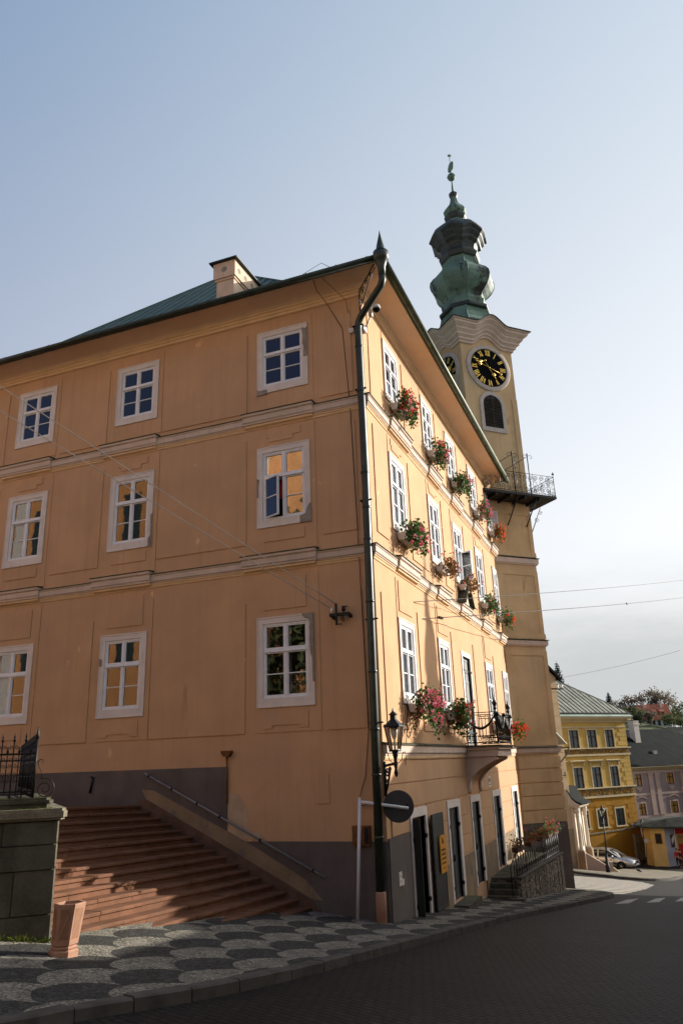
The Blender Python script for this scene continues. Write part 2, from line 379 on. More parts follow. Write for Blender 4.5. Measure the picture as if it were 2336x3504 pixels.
def setts(name, c0, c1, sx, sy, ang=0, joint=(.012, .011, .01), bump=.8, rough=.62):
    m, t, b = newmat(name); g = t.n('ShaderNodeNewGeometry')
    mp = t.n('ShaderNodeMapping'); mp.inputs['Rotation'].default_value = (0, 0, R(ang)); t.l(g.outputs['Position'], mp.inputs['Vector'])
    wob = t.n('ShaderNodeTexNoise'); wob.inputs['Scale'].default_value = 2.5; t.l(g.outputs['Position'], wob.inputs['Vector'])
    vm = t.n('ShaderNodeVectorMath', operation='MULTIPLY_ADD'); t.l(wob.outputs['Color'], vm.inputs[0])
    vm.inputs[1].default_value = (.07, .07, 0); t.l(mp.outputs[0], vm.inputs[2])
    br = t.n('ShaderNodeTexBrick'); t.l(vm.outputs[0], br.inputs['Vector'])
    br.inputs['Scale'].default_value = 1; br.inputs['Brick Width'].default_value = sx; br.inputs['Row Height'].default_value = sy
    br.inputs['Mortar Size'].default_value = .014; br.inputs['Mortar Smooth'].default_value = .6; br.inputs['Bias'].default_value = 0
    br.inputs['Color1'].default_value = (*c0, 1); br.inputs['Color2'].default_value = (*c1, 1); br.inputs['Mortar'].default_value = (*joint, 1)
    n = t.noise(t.pos(), .45, 4); col = t.mix(t.step(n, .35, .7), br.outputs['Color'], t.mix(.45, br.outputs['Color'], sc(c0, .5)))
    n2 = t.noise(t.pos(), 19, 2); col = t.mix(t.math('MULTIPLY', t.step(n2, .45, .8), .3), col, sc(c1, 1.6))
    t.l(col, b.inputs['Base Color']); b.inputs['Roughness'].default_value = rough; b.inputs['Specular IOR Level'].default_value = .08
    hh = t.math('SUBTRACT', t.math('MULTIPLY', n2, .5), br.outputs['Fac'])
    t.l(t.bump(hh, bump, .02), b.inputs['Normal']); return m
MAT['road'] = setts('dark_setts', (.020, .018, .016), (.034, .030, .026), .17, .115, 20)
MAT['road_far'] = MAT['road']
MAT['mark'] = setts('white_painted_setts', (.36, .35, .33), (.45, .44, .42), .17, .115, 20, joint=(.10, .1, .09))

def stripes():
    m, t, b = newmat('striped_setts'); g = t.n('ShaderNodeNewGeometry'); mp = t.n('ShaderNodeMapping')
    mp.inputs['Rotation'].default_value = (0, 0, R(-20)); t.l(g.outputs['Position'], mp.inputs['Vector'])
    sp = t.n('ShaderNodeSeparateXYZ'); t.l(mp.outputs[0], sp.inputs[0])
    w = t.math('SINE', t.math('MULTIPLY', sp.outputs[1], 2*pi/1.15))
    n = t.noise(t.pos(), 9, 3); s_ = t.step(t.math('ADD', w, t.math('MULTIPLY', t.math('SUBTRACT', n, .5), 1.3)), -.25, .35)
    col = t.mix(s_, (.05, .042, .035), (.40, .35, .28))
    col = t.mix(t.math('MULTIPLY', t.step(t.noise(t.pos(), 14, 2), .4, .7), .4), col, t.mix(.5, col, (.05, .045, .04)))
    t.l(col, b.inputs['Base Color']); b.inputs['Roughness'].default_value = .75
    t.l(t.bump(n, .6, .03), b.inputs['Normal']); return m
MAT['stripes'] = stripes()

def rubble():
    m, t, b = newmat('rubble_wall'); p = t.pos((1, 1, 1.5))
    vo = t.n('ShaderNodeTexVoronoi', feature='DISTANCE_TO_EDGE'); vc = t.n('ShaderNodeTexVoronoi')
    for q in (vo, vc): q.inputs['Scale'].default_value = 4.2; t.l(p, q.inputs['Vector'])
    sepc = t.n('ShaderNodeSeparateXYZ'); t.l(vc.outputs['Color'], sepc.inputs[0])
    st = t.step(vo.outputs['Distance'], .02, .11)
    col = t.mix(sepc.outputs[0], (.10, .075, .05), (.23, .175, .12)); col = t.mix(st, (.05, .042, .034), col)
    t.l(col, b.inputs['Base Color']); b.inputs['Roughness'].default_value = .95
    t.l(t.bump(st, .9, .04), b.inputs['Normal']); return m
MAT['rubble'] = rubble()
# ------------------------------------------------------------------ TOWN HALL
YE = 17.05                                              # end of the street facade, where the tower starts
hall = thing('town_hall', 'big ochre town hall with white window frames and flower boxes along its sunny side', 'building', (0, 0, 0))

ROWS = {'T': (13.08, 14.97), 'M': (9.26, 11.48), 'B': (4.80, 6.95)}
LCOL = [(-3.09, -1.575), (-7.777, -6.314), (-11.526, -10.05)]
RCOL = [(1.62, 3.03), (5.47, 6.83), (8.65, 10.08), (12.33, 13.78), (15.85, 17.0)]
SW, ST, SB = .16, .16, .21                              # surround widths: sides, top, bottom
wins = []
for r, (z0, z1) in ROWS.items():
    for i, (a, b) in enumerate(LCOL): wins.append((FL, 'L', i, r, a, b, z0, z1))
    for i, (a, b) in enumerate(RCOL):
        if r == 'B' and i == 2: continue
        wins.append((FR, 'R', i, r, a, b, z0 + .03, z1))
DOORS = [(1.62, 3.05, 1.76, 2.90, 0.0), (5.08, 6.58, 5.24, 6.34, -.12), (7.98, 9.40, 8.13, 9.18, -.12), (11.42, 13.02, 11.56, 12.68, -.08), (15.22, 16.62, 15.38, 16.44, -.05)]
BDOOR = (8.39, 9.77, 8.56, 9.66, 3.87, 6.92)

def wall_sheet(mb, F, U0, U1, Z0, Z1, holes):
    us = sorted({U0, U1, *[h[0] for h in holes], *[h[1] for h in holes]}); zs = sorted({Z0, Z1, *[h[2] for h in holes], *[h[3] for h in holes]})
    for i in range(len(us)-1):
        for j in range(len(zs)-1):
            cu, cz = (us[i]+us[i+1])/2, (zs[j]+zs[j+1])/2
            if any(h[0] < cu < h[1] and h[2] < cz < h[3] for h in holes): continue
            mb.quad(F, us[i], us[i+1], 0, zs[j], zs[j+1])
    for a, b, c, d in holes:
        for q in ([(a, 0, c), (a, -.3, c), (a, -.3, d), (a, 0, d)], [(b, 0, c), (b, -.3, c), (b, -.3, d), (b, 0, d)], [(a, 0, c), (b, 0, c), (b, -.3, c), (a, -.3, c)], [(a, 0, d), (b, 0, d), (b, -.3, d), (a, -.3, d)]):
            mb.add([F(*p) for p in q], [(0, 1, 2, 3)])
mb = MB()
hl = [(a + SW, b - SW, z0 + SB, z1 - ST) for F, s, i, r, a, b, z0, z1 in wins if s == 'L']
hr = [(a + SW, b - SW, z0 + SB, z1 - ST) for F, s, i, r, a, b, z0, z1 in wins if s == 'R']
hr += [(c, d, e, 2.22) for a, b, c, d, e in DOORS] + [(BDOOR[2], BDOOR[3], BDOOR[4], 6.76)]
wall_sheet(mb, FL, -18.6, 0, -1.5, 15.4, hl); wall_sheet(mb, FR, 0, YE, -3, 15.4, hr)
mb.box(FW, -18.6, -18.3, 15.2, 16.7, -1.5, 15.4)          # rear pieces that close the block
mb.quad(FL, -18.6, -.3, -17.0, -3, 15.4); mb.add([(-18.6, 0, -1.5), (-18.6, 17, -1.5), (-18.6, 17, 15.4), (-18.6, 0, 15.4)], [(0, 1, 2, 3)])
# relief: raised fields and window bays
def panels(F, gaps, bays, d0=.026, d1=.016):
    for a, b in gaps:
        for z0, z1 in ((4.23, 7.36), (8.87, 11.78), (12.6, 15.02)): mb.box(F, a, b, -.02, d0, z0, z1)
    for a, b in bays:
        c = (a + b)/2; w = (b - a)/2
        for z0, z1 in ((4.23, 7.98), (8.55, 11.98), (12.6, 15.2)):
            # bay strip with the window left free
            rows = [q for q in ROWS.values() if z0 < q[0] < z1][0]
            mb.box(F, a - .02, b + .14, -.02, d1, z0, rows[0]); mb.box(F, a - .02, b + .14, -.02, d1, rows[1], z1)
            mb.box(F, a - .02, a + .02, -.02, d1, rows[0], rows[1]); mb.box(F, b - .02, b + .14, -.02, d1, rows[0], rows[1])
        mb.box(F, c - .57, c + .57, 0, d1 + .022, 7.13, 7.92); mb.box(F, c - .57, c + .57, 0, d1 + .022, 8.88, 9.16)
        mb.pd(F, [(c - .42, 11.62), (c + .28, 11.62), (c + .28, 11.74), (c + .5, 11.74), (c + .5, 11.93), (c - .5, 11.93), (c - .5, 11.74), (c - .42, 11.74)], 0, d1 + .02)
        mb.pd(F, [(c - .57, 4.32), (c - .36, 4.32), (c - .36, 4.39), (c + .36, 4.39), (c + .36, 4.32), (c + .57, 4.32), (c + .57, 4.68), (c - .57, 4.68)], 0, d1 + .02)
panels(FL, [(-1.26, -.32), (-6.14, -3.42), (-9.74, -8.07), (-14.3, -11.95), (-18.4, -16)], LCOL)
panels(FR, [(.38, 1.3), (3.42, 5.12), (7.2, 8.3), (10.4, 12.0), (14.1, 15.5)], [c for i, c in enumerate(RCOL) if i != 2 and i != 4] )
for z0, z1 in ((12.6, 14.9), (8.6, 11.9)): mb.box(FR, 8.5, 8.62, -.02, .018, z0, z1)
SEG = [(.3, 1.58), (3.09, 5.04), (6.62, 7.9), (9.44, 11.38), (13.06, 15.18), (16.66, YE)]
for a, b in SEG:
    zz = [2.46, 1.94, 1.42, .92, .30]
    for i in range(4):
        if a < 1 and i > 0: continue
        mb.box(FR, a, b, -.02, .024, zz[i+1] + .012, zz[i] - .012)
for z0, z1 in ((2.48, 3.0), (3.025, 3.5)): mb.box(FR, .02, YE, -.02, .024, z0, z1)
wall = mb.build('wall', MAT['plaster'], hall)
wall['label'] = 'ochre plaster walls with raised panels and flaking patches'
# mortar patches, bricked-up niche
mb = MB()
def blob(F, pts, d=.021): mb.pd(F, pts, -.01, d)
mb.box(FL, -1.62, -1.30, -.01, .02, 2.66, 3.27)
mb.build('walled_up_niche', MAT['plaster'], hall)
mb = MB()
blob(FL, [(-3.85, 1.95), (-3.85, 2.92), (-3.6, 2.9), (-3.45, 2.72), (-3.32, 2.45), (-3.36, 2.2), (-3.2, 2.05), (-3.05, 2.1), (-2.9, 1.93)], .009)
mb.build('plaster_repair', MAT['niche'], hall)

# ---- sweep of a (d,z) profile along the left facade, round the corner and along the street
def sweep(prof, uL=-18.6, uR=YE, close=True):
    rings = [[V((uL, -d, z)) for d, z in prof], [V((d, -d, z)) for d, z in prof], [V((d, uR, z)) for d, z in prof]]
    m = MB(); n = len(prof); o = 0
    for g in rings: m.v += g
    for k in range(2):
        for i in range(n):
            j = (i + 1) % n
            m.f.append([k*n + i, k*n + j, k*n + n + j, k*n + n + i]); m.sm.append(False); m.mi.append(0)
    m.f += [list(range(n)), list(range(2*n, 3*n))]; m.sm += [False]*2; m.mi += [0]*2
    return m
BL = [(-3.47, -1.42), (-8.12, -6.22), (-11.9, -9.96)]
BR = [(1.62, 3.5), (5.55, 7.0), (8.55, 10.1), (12.1, 13.7), (15.75, YE)]
def course(top, h, moul):
    b = sweep([(-.05, top - h), (.075, top - h), (.085, top - h + .03), (.11, top - h + .045), (.11, top - .045), (.13, top - .03), (.13, top), (-.05, top)])
    for F, bs in ((FL, BL), (FR, BR)):
        for a, c in bs:
            b.pu(F, [(0, top - h + .02), (.14, top - h + .02), (.14, top - h + .06), (.17, top - h + .09), (.17, top), (.215, top + .03), (.215, top + .09), (0, top + .09)], a, c)
    o = b.build('string_course', MAT['band'], hall)
    l = sweep([(-.05, top + .003), (.155, top + .003), (.155, top + .02), (-.05, top + .05)])
    for F, bs in ((FL, BL), (FR, BR)):
        for a, c in bs: l.pu(F, [(-.02, top + .093), (.24, top + .093), (.24, top + .112), (-.02, top + .15)], a - .02, c + .02)
    l.build('ledge_flashing', MAT['flash'], o)
    w = sweep([(-.05, top - h - moul), (.02, top - h - moul), (.035, top - h - moul + .05), (.055, top - h - moul + .06), (.055, top - h - .003), (-.05, top - h - .003)])
    for F, bs in ((FL, BL), (FR, BR)):
        for a, c in bs: w.pu(F, [(.02, top - h - moul + .02), (.1, top - h - moul + .06), (.1, top - h + .017), (.02, top - h + .017)], a + .04, c - .04)
    w.build('moulding', MAT['plaster_pale'], o)
course(12.38, .22, .1)
course(8.42, .22, .1)
# low course over the ground floor: street side only
m = MB(); m.pu(FR, [(-.02, 3.62), (.06, 3.62), (.06, 3.66), (.1, 3.68), (.1, 3.83), (.12, 3.85), (-.02, 3.85)], .0, YE); o = m.build('string_course', MAT['band'], hall)
m = MB(); m.pu(FR, [(-.02, 3.853), (.14, 3.853), (.14, 3.87), (-.02, 3.92)], -.02, YE); m.build('ledge_flashing', MAT['flash'], o)
m = MB(); m.pu(FR, [(-.02, 3.53), (.03, 3.53), (.05, 3.57), (.05, 3.617), (-.02, 3.617)], -.01, YE); m.build('moulding', MAT['plaster_pale'], o)
# eaves cornice: mouldings then a deep cove
cv = [(.02, 15.36), (.055, 15.38), (.055, 15.45), (.085, 15.47), (.085, 15.53), (.12, 15.55), (.12, 15.60)]
m = sweep([(-.05, 15.36)] + cv + [(-.05, 15.60)]); oc = m.build('cornice', MAT['plaster_pale'], hall)
cove = [(.10, 15.603), (.13, 15.62)] + [(.13 + .60*(1 - cos(R(t))), 15.62 + .09*sin(R(t))) for t in (18, 36, 54, 72, 86)] + [(.76, 15.712), (.76, 15.73)]
m = sweep([(-.05, 15.603)] + cove + [(-.05, 15.73)]); m.build('cove', MAT['cove'], oc)

# ---- windows
def window(F, side, i, r, a, b, z0, z1):
    m = MB()
    ia, ib, iz0, iz1 = a + SW, b - SW, z0 + SB, z1 - ST
    t = .035
    m.box(F, a, ia, -.07, t, z0, z1); m.box(F, ib, b, -.07, t, z0, z1); m.box(F, ia, ib, -.07, t, iz1, z1); m.box(F, ia, ib, -.07, t, z0, iz0)
    for q in ((a, a + .03, z0 + .03, z1 - .03), (b - .03, b, z0 + .03, z1 - .03), (a, b, z1 - .03, z1), (a, b, z0, z0 + .03)): m.box(F, q[0], q[1], t - .005, t + .014, q[2], q[3])
    w = m.build('window', MAT['white'], hall)
    # casement frame with transom, mullion and glazing bars
    f = MB(); d0, d1 = -.075, .006
    f.box(F, ia, ia + .05, d0, d1, iz0, iz1); f.box(F, ib - .05, ib, d0, d1, iz0, iz1)
    f.box(F, ia + .05, ib - .05, d0, d1, iz0, iz0 + .05); f.box(F, ia + .05, ib - .05, d0, d1, iz1 - .05, iz1)
    c = (ia + ib)/2; zt = iz0 + .635*(iz1 - iz0)
    f.box(F, ia + .05, ib - .05, d0, d1 + .012, zt - .035, zt + .035); f.box(F, ia + .04, ib - .04, d1 - .01, d1 + .03, zt - .045, zt - .03)
    f.box(F, c - .035, c + .035, d0, d1 + .008, iz0 + .05, zt - .046); f.box(F, c - .035, c + .035, d0, d1 + .008, zt + .036, iz1 - .05)
    panes = []
    opened = (side == 'L' and i == 0 and r == 'M') or (side == 'R' and i == 2 and r == 'M') or (side == 'R' and i == 4 and r == 'T')
    osash = (ia + .05, c - .035) if side == 'L' else (c + .035, ib - .05)
    sashes = []
    for (u0, u1) in ((ia + .05, c - .035), (c + .035, ib - .05)):
        for (w0, w1, bar) in ((iz0 + .05, zt - .046, True), (zt + .036, iz1 - .05, False)):
            sashes.append((u0, u1, w0, w1, bar, bar and opened and abs(u0 - osash[0]) < .01))
    pm = MB()
    def sash(mm, pp, FF, u0, u1, w0, w1, bar, e=.03):
        q0, q1 = -.06, -.005
        mm.box(FF, u0, u0 + e, q0, q1, w0, w1); mm.box(FF, u1 - e, u1, q0, q1, w0, w1)
        mm.box(FF, u0 + e, u1 - e, q0, q1, w0, w0 + e); mm.box(FF, u0 + e, u1 - e, q0, q1, w1 - e, w1)
        if bar:
            zm = (w0 + w1)/2; mm.box(FF, u0 + e, u1 - e, q0 + .01, q1 - .004, zm - .012, zm + .012)
            pp.box(FF, u0 + e, u1 - e, -.036, -.031, w0 + e, zm - .012); pp.box(FF, u0 + e, u1 - e, -.036, -.031, zm + .012, w1 - e)
        else: pp.box(FF, u0 + e, u1 - e, -.036, -.031, w0 + e, w1 - e)
    for u0, u1, w0, w1, bar, op in sashes:
        if not op: sash(f, pm, F, u0, u1, w0, w1, bar)
    fo = f.build('frame', MAT['sash'], w)
    pm.build('pane', MAT['glass'], w)
    for u0, u1, w0, w1, bar, op in sashes:
        if op:
            wd = u1 - u0
            if side == 'L':   # hinged at its outer stile, swung a little outward
                an = R(24); F2 = lambda u, d, z: F(u0 + u*cos(an) - d*sin(an), u*sin(an) + d*cos(an) + .02, z)
            else:
                an = R(62 if i == 2 else 100); F2 = lambda u, d, z: F(u1 - u*cos(an) + d*sin(an), u*sin(an) + d*cos(an) + .02, z)
            fm, gm = MB(), MB(); sash(fm, gm, F2, 0, wd, w0, w1, bar)
            fm.build('open_sash', MAT['sash'], w); gm.build('open_pane', MAT['glass'], w)
    # box of the double window: white reveals, inner sash, dark room and curtain behind
    k = MB(); D = -.30; e = .012
    k.box(F, ia - e, ia, D, -.08, iz0 - e, iz1 + e); k.box(F, ib, ib + e, D, -.08, iz0 - e, iz1 + e)
    k.box(F, ia, ib, D, -.08, iz0 - e, iz0); k.box(F, ia, ib, D, -.08, iz1, iz1 + e)
    k.box(F, ia, ia + .045, -.23, -.19, iz0, iz1); k.box(F, ib - .045, ib, -.23, -.19, iz0, iz1)
    k.box(F, c - .045, c + .045, -.23, -.19, iz0, iz1); k.box(F, ia + .045, c - .045, -.228, -.192, zt - .04, zt + .04); k.box(F, c + .045, ib - .045, -.228, -.192, zt - .04, zt + .04)
    k.build('reveal', MAT['sash'], w)
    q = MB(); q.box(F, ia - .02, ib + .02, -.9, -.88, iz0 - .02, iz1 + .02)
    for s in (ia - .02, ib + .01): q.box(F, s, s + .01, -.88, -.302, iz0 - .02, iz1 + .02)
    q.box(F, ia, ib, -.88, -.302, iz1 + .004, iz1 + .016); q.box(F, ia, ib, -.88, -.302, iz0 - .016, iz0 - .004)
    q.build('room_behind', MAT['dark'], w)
    cm = MB()
    def drape(u0, u1, zz0, zz1, d=-.26, n=9):
        pts = [(u0 + (u1-u0)*j/n, d + .012*(j % 2)) for j in range(n + 1)]
        for j in range(n):
            (p, x), (s, y) = pts[j], pts[j+1]
            cm.add([F(p, x, zz0), F(s, y, zz0), F(s, y, zz1), F(p, x, zz1)], [(0, 1, 2, 3)])
    if side == 'R':
        drape(ia + .01, ib - .01, iz0 + .01, iz1 - .01, d=-.105); cm.build('curtain', MAT['curtain'], w, recalc=False)
    else:
        kind = (i*7 + 'TMB'.index(r)*3) % 4
        if r == 'M' and i == 1: drape(ia + .01, ib - .01, zt - .3, iz1 - .01); cm.build('curtain', MAT['curtain_red'], w, recalc=False)
        elif r == 'M' and i == 0: drape(ia + .05, c - .03, zt - .55, iz1 - .05); cm.build('curtain', MAT['curtain_red'], w, recalc=False)
        elif r == 'T': drape(ia + .01, ia + .2, iz0 + .01, iz1 - .01); drape(ib - .16, ib - .01, iz0 + .01, iz1 - .01); cm.build('curtain', MAT['curtain_grey'], w, recalc=False)
        elif i > 0: drape(ia + .01, ia + .16 + .1*(i == 2), iz0 + .01, iz1 - .01); cm.build('curtain', MAT['curtain_grey'], w, recalc=False)
    # crumbled corners of the surround near the street corner
    if side == 'L':
        pt = MB()
        def crumb(poly): pt.pd(F, [(a + u*(b - a), z0 + v*(z1 - z0)) for u, v in poly], t - .004, t + .019)
        if (i, r) == (0, 'T'):
            crumb([(.925, .45), (.93, .62), (.905, .66), (.92, .78), (.90, .93), (.96, .9), (1.003, .92), (1.003, .45)]); crumb([(-.003, -.02), (-.003, .07), (.06, .05), (.2, .05), (.2, -.02)])
        if (i, r) == (0, 'M'):
            crumb([(.80, -.003), (.80, .08), (.90, .1), (.93, .16), (.97, .21), (1.003, .22), (1.003, -.003)]); crumb([(-.003, .37), (.03, .38), (.025, .5), (.04, .6), (-.003, .62)])
        if (i, r) == (0, 'B'):
            crumb([(.82, .97), (.86, .945), (.9, .95), (.935, .9), (.925, .72), (.94, .55), (.965, .5), (.97, .25), (1.003, .24), (1.003, 1.003), (.8, 1.003)])
        if (i, r) == (1, 'M'): crumb([(.93, -.003), (.93, .1), (.97, .14), (.965, .4), (1.003, .42), (1.003, -.003)])
        if (i, r) == (1, 'B'): crumb([(.0, .62), (.055, .63), (.05, .7), (.0, .72)])
        if pt.v: pt.build('bare_mortar', MAT['patch'], w)
for q in wins: window(*q)

# ---- doors of the ground floor
def leaf_parts(F, u0, u1, z0, z1, mat, parent, name='door_leaf', d=-.06, ring=True):
    m = MB(); m.box(F, u0 + .004, u1 - .004, d - .03, d, z0, z1)
    for z in (z0 + .06, z0 + .38*(z1 - z0), z0 + .72*(z1 - z0), z1 - .08): m.box(F, u0 + .01, u1 - .01, d - .002, d + .014, z - .028, z + .028)
    for u in (u0 + .012, u1 - .042): m.box(F, u, u + .03, d - .001, d + .008, z0 + .02, z1 - .02)
    o = m.build(name, mat, parent); return o
for n, (a, b, c, d, zb) in enumerate(DOORS):
    m = MB(); t = .045
    m.box(FR, a, c, -.12, t, zb, 2.42); m.box(FR, d, b, -.12, t, zb, 2.42); m.box(FR, c, d, -.12, t, 2.22, 2.42)
    dr = m.build('door', MAT['white'], hall)
    if n == 0:
        k = MB(); k.box(FR, c - .02, d + .02, -.34, -.30, zb, 2.22); k.box(FR, c + .5, d - .12, -.302, -.285, zb + .25, 2.08); k.build('inner_door', MAT['curtain_grey'], dr)
        an = R(80); F2 = lambda u, q, z: FR(c + .02 + q, u + .02, z)
        lf = leaf_parts(F2, 0, .20, zb + .02, 2.2, MAT['shutter_dark'], dr, d=.02)
        F3 = lambda u, q, z: FR(3.12 + u, .10 + q, z)
        lf2 = leaf_parts(F3, 0, 1.08, zb - .02, 2.2, MAT['shutter_dark'], dr, d=.03)
    else:
        e = (c + d)/2; mt = MAT['shutter'] if n < 4 else MAT['shutter_grey']
        for (u0, u1) in ((c, e), (e, d)):
            leaf_parts(FR, u0, u1, zb, 2.2, mt, dr)
        h = MB(); zz = zb + .46*(2.2 - zb)
        for s in (-1, 1): h.scroll(FR, e + s*.07, zz, .05, 1.2, -.03, .011, pi/2, s); h.tube([FR(e + s*.06, -.05, zz - .12), FR(e + s*.06, -.02, zz)], .014, 6)
        h.build('handle', MAT['iron'], dr)
    h = MB()
    for z in (zb + .35, 1.75):
        for u in (c - .02, d + .02): h.ball(FR(u, .03, z), .035, 6, 4); h.box(FR, u - .03, u + .03, .0, .05, z - .05, z + .05)
    h.build('hinge', MAT['iron'], dr)
a, b, c, d, zb, zt = BDOOR
m = MB(); m.box(FR, a, c, -.12, .04, zb, zt); m.box(FR, d, b, -.12, .04, zb, zt); m.box(FR, c, d, -.12, .04, 6.76, zt); bd = m.build('balcony_door', MAT['white'], hall)
for u0, u1 in ((c, (c+d)/2), ((c+d)/2, d)): leaf_parts(FR, u0, u1, zb, 6.75, MAT['shutter_grey'], bd)
h = MB()
for z in (4.3, 5.15, 6.3):
    h.tube([FR(c - .02, .02, z), FR(d + .02, .02, z)], .012, 5)
    for u in (c - .02, d + .02): h.ball(FR(u, .03, z), .04, 6, 4)
h.build('hinge', MAT['iron'], bd)
# thresholds
m = MB(); m.box(FR, 5.15, 6.75, .0, .42, -.55, -.16); m.build('doorstep', MAT['old_stone'], hall)
m = MB(); m.box(FR, 1.74, 2.92, -.3, .05, -.3, .0); m.build('doorstep', MAT['old_stone'], hall)

# ---- plinths
m = MB()
m.box(FR, .03, 1.585, -.02, .04, -.6, 1.93)
m.pd(FL, [(-3.86, -.4), (-3.86, 1.885), (-.0, 1.885), (-.0, -.4)], -.02, .032)
m.pd(FL, [(-18.6, 2.4), (-18.6, 3.53), (-3.88, 3.51), (-3.88, 1.6), (-6, 2.4)], -.02, .032)
pl_ = m.build('plinth', MAT['plinth'], hall)
m = MB()
for (u0, u1), zt in zip(SEG[1:5], (.86, .87, .88, .90)): m.box(FR, u0, u1, -.02, .04, -3, zt)
m.build('worn_plinth', MAT['plinth_warm'], hall)
# sloping stone stringer beside the stairs
m = MB(); m.pd(FL, [(-1.4, .36), (-1.75, .74), (-6.05, 2.80), (-6.3, 2.80), (-6.3, 2.3), (-1.4, .0)], 0, .075); m.build('stair_stringer', MAT['step_dark'], hall)
m = MB(); m.pd(FL, [(-3.9, 1.78), (-6.1, 2.83), (-6.25, 3.05), (-5.9, 3.02), (-3.85, 2.1), (-3.0, 1.7), (-1.9, 1.12), (-1.5, .72), (-1.75, .745)], 0, .044); m.build('worn_strip', MAT['plinth_warm'], hall)

# ---- roof: flared at the eaves, steeper above, hipped at the corner
EZ = 15.73; HA = 10.1; FLR = 2.2; S1_, S2_ = .52, 1.03; XW = .8 - 2*HA
def rz(t): return EZ + S1_*t if t < FLR else EZ + S1_*FLR + S2_*(t - FLR)
def rp(x, y, h=0): return V((x, y, rz(max(0, min(.8 - x, y + .8))) + h))
m = MB(); xa, ya = .8 - HA, -.8 + HA; xf, yf = .8 - FLR, -.8 + FLR
A, B, C, G = V((XW, -.8, EZ)), V((.8, -.8, EZ)), V((.8, 17.2, EZ)), V((XW, 17.2, EZ))
A1, B1, C1, G1 = V((XW + FLR, yf, rz(FLR))), V((xf, yf, rz(FLR))), V((xf, 17.2, rz(FLR))), V((XW + FLR, 17.2, rz(FLR))); B2 = V((xa, ya, rz(HA))); C2 = V((xa, 17.2, rz(HA)))
for q in ((A, B, B1, A1), (A1, B1, B2), (B, C, C1, B1), (B1, C1, C2, B2), (A, A1, G1, G), (A1, B2, C2, G1), (A, B, C, G), (C, C1, C2, G1, G)): m.add(list(q), [tuple(range(len(q)))])
m.box(FW, XW, .8, -.815, -.8, EZ - .05, EZ + .012); m.box(FW, .8, .815, -.8, 17.2, EZ - .05, EZ + .012)
m.bar(B, B1, .09, .07); m.bar(B1, B2, .09, .07); m.bar(A, A1, .09, .07); m.bar(A1, B2, .09, .07); m.bar(B2, C2, .12, .08)
x = XW + .3
while x < .6:
    t1 = min(HA, .8 - x, x - XW); pts = [V((x, -.8 + t, rz(t) + .02)) for t in sorted({0, min(FLR, t1), t1})]
    for p, q in zip(pts[:-1], pts[1:]): m.bar(p, q, .035, .05)
    x += .52
y = -.3
while y < 17.1:
    t1 = min(HA, y + .8); pts = [V((.8 - t, y, rz(t) + .02)) for t in sorted({0, min(FLR, t1), t1})]
    for p, q in zip(pts[:-1], pts[1:]): m.bar(p, q, .035, .05)
    y += .52
roof = m.build('roof', MAT['roof_green'], hall)
m = MB()
pts = [(x, -.55, EZ + .34 + .03*sin(x*2)) for x in [XW + .4 + .9*i for i in range(22)]]
m.tube(pts, .009, 4)
for p in pts[::2]: m.tube([(p[0], -.6, EZ + .1), p], .012, 4)
m.tube([(-1.5, -.55, EZ + .36), (-.9, -.5, EZ + .62), (-.6, -.5, EZ + .36)], .008, 4)
m.build('lightning_wire', MAT['wire_dark'], roof)
def chimney_at(x0, x1, y0, y1, zb):
    m = MB(); m.box(FW, x0 + .09, x1 - .09, y0 + .09, y1 - .09, zb - 1.6, zb + .38); m.box(FW, x0 + .05, x1 - .05, y0 + .05, y1 - .05, zb + .32, zb + .40)
    m.box(FW, x0, x1, y0, y1, zb + .40, zb + 1.02)
    o = m.build('chimney', MAT['chimney'], roof)
    v = MB()
    for yy in [y0 + .3 + .46*i for i in range(int((y1 - y0)/.46))]: v.lathe((x1 - .02, yy, zb + .7), [(.10, 0), (.10, .025)], 14, axis=(V((0, 1, 0)), V((0, 0, 1)), V((1, 0, 0))))
    v.lathe(((x0+x1)/2, y0 + .02, zb + .72), [(.11, 0), (.11, .025)], 14, axis=(V((1, 0, 0)), V((0, 0, 1)), V((0, -1, 0))))
    v.build('flue_hole', MAT['patch'], o)
    v = MB(); v.box(FW, x0 - .12, x1 + .12, y0 - .12, y1 + .12, zb + 1.024, zb + 1.07); v.build('chimney_cover', MAT['copper_dark'], o)
chimney_at(-6.42, -5.56, 3.0, 5.75, 19.3)
# ---- gutters, hopper, downpipe
def halfpipe(m, a, b, r, side):
    a, b = V(a), V(b); n = 9; rings = []
    for p in (a, b):
        rings.append([p + side*(r*cos(pi*k/n)) + V((0, 0, -r*sin(pi*k/n))) for k in range(n + 1)] + [p + side*((r - .012)*cos(pi*k/n)) + V((0, 0, -(r - .012)*sin(pi*k/n))) for k in range(n, -1, -1)])
    m.prism(rings[0], rings[1], sm=True)
m = MB(); halfpipe(m, (XW, -.9, 15.76), (.95, -.9, 15.76), .1, V((0, 1, 0)))
x = XW + .4
while x < .7: m.tube([(x, -.79, 15.79), (x, -.9 - .105, 15.77), (x, -.9, 15.645), (x, -.79, 15.68)], .013, 4); x += .85
m.build('gutter', MAT['pipe'], hall)
m = MB(); halfpipe(m, (.9, -.95, 15.76), (.9, 17.3, 15.76), .1, V((1, 0, 0)))
y = -.3
while y < 17.2: m.tube([(.79, y, 15.7), (.9, y, 15.645), (1.005, y, 15.77), (.8, y, 15.8)], .013, 4); y += .85
m.build('gutter', MAT['gutter'], hall)
m = MB(); hp = V((.9, -.9, 0))
m.lathe(hp, [(.09, 15.12), (.10, 15.4), (.16, 15.6), (.20, 15.63), (.20, 15.82), (.17, 15.84)], 14)
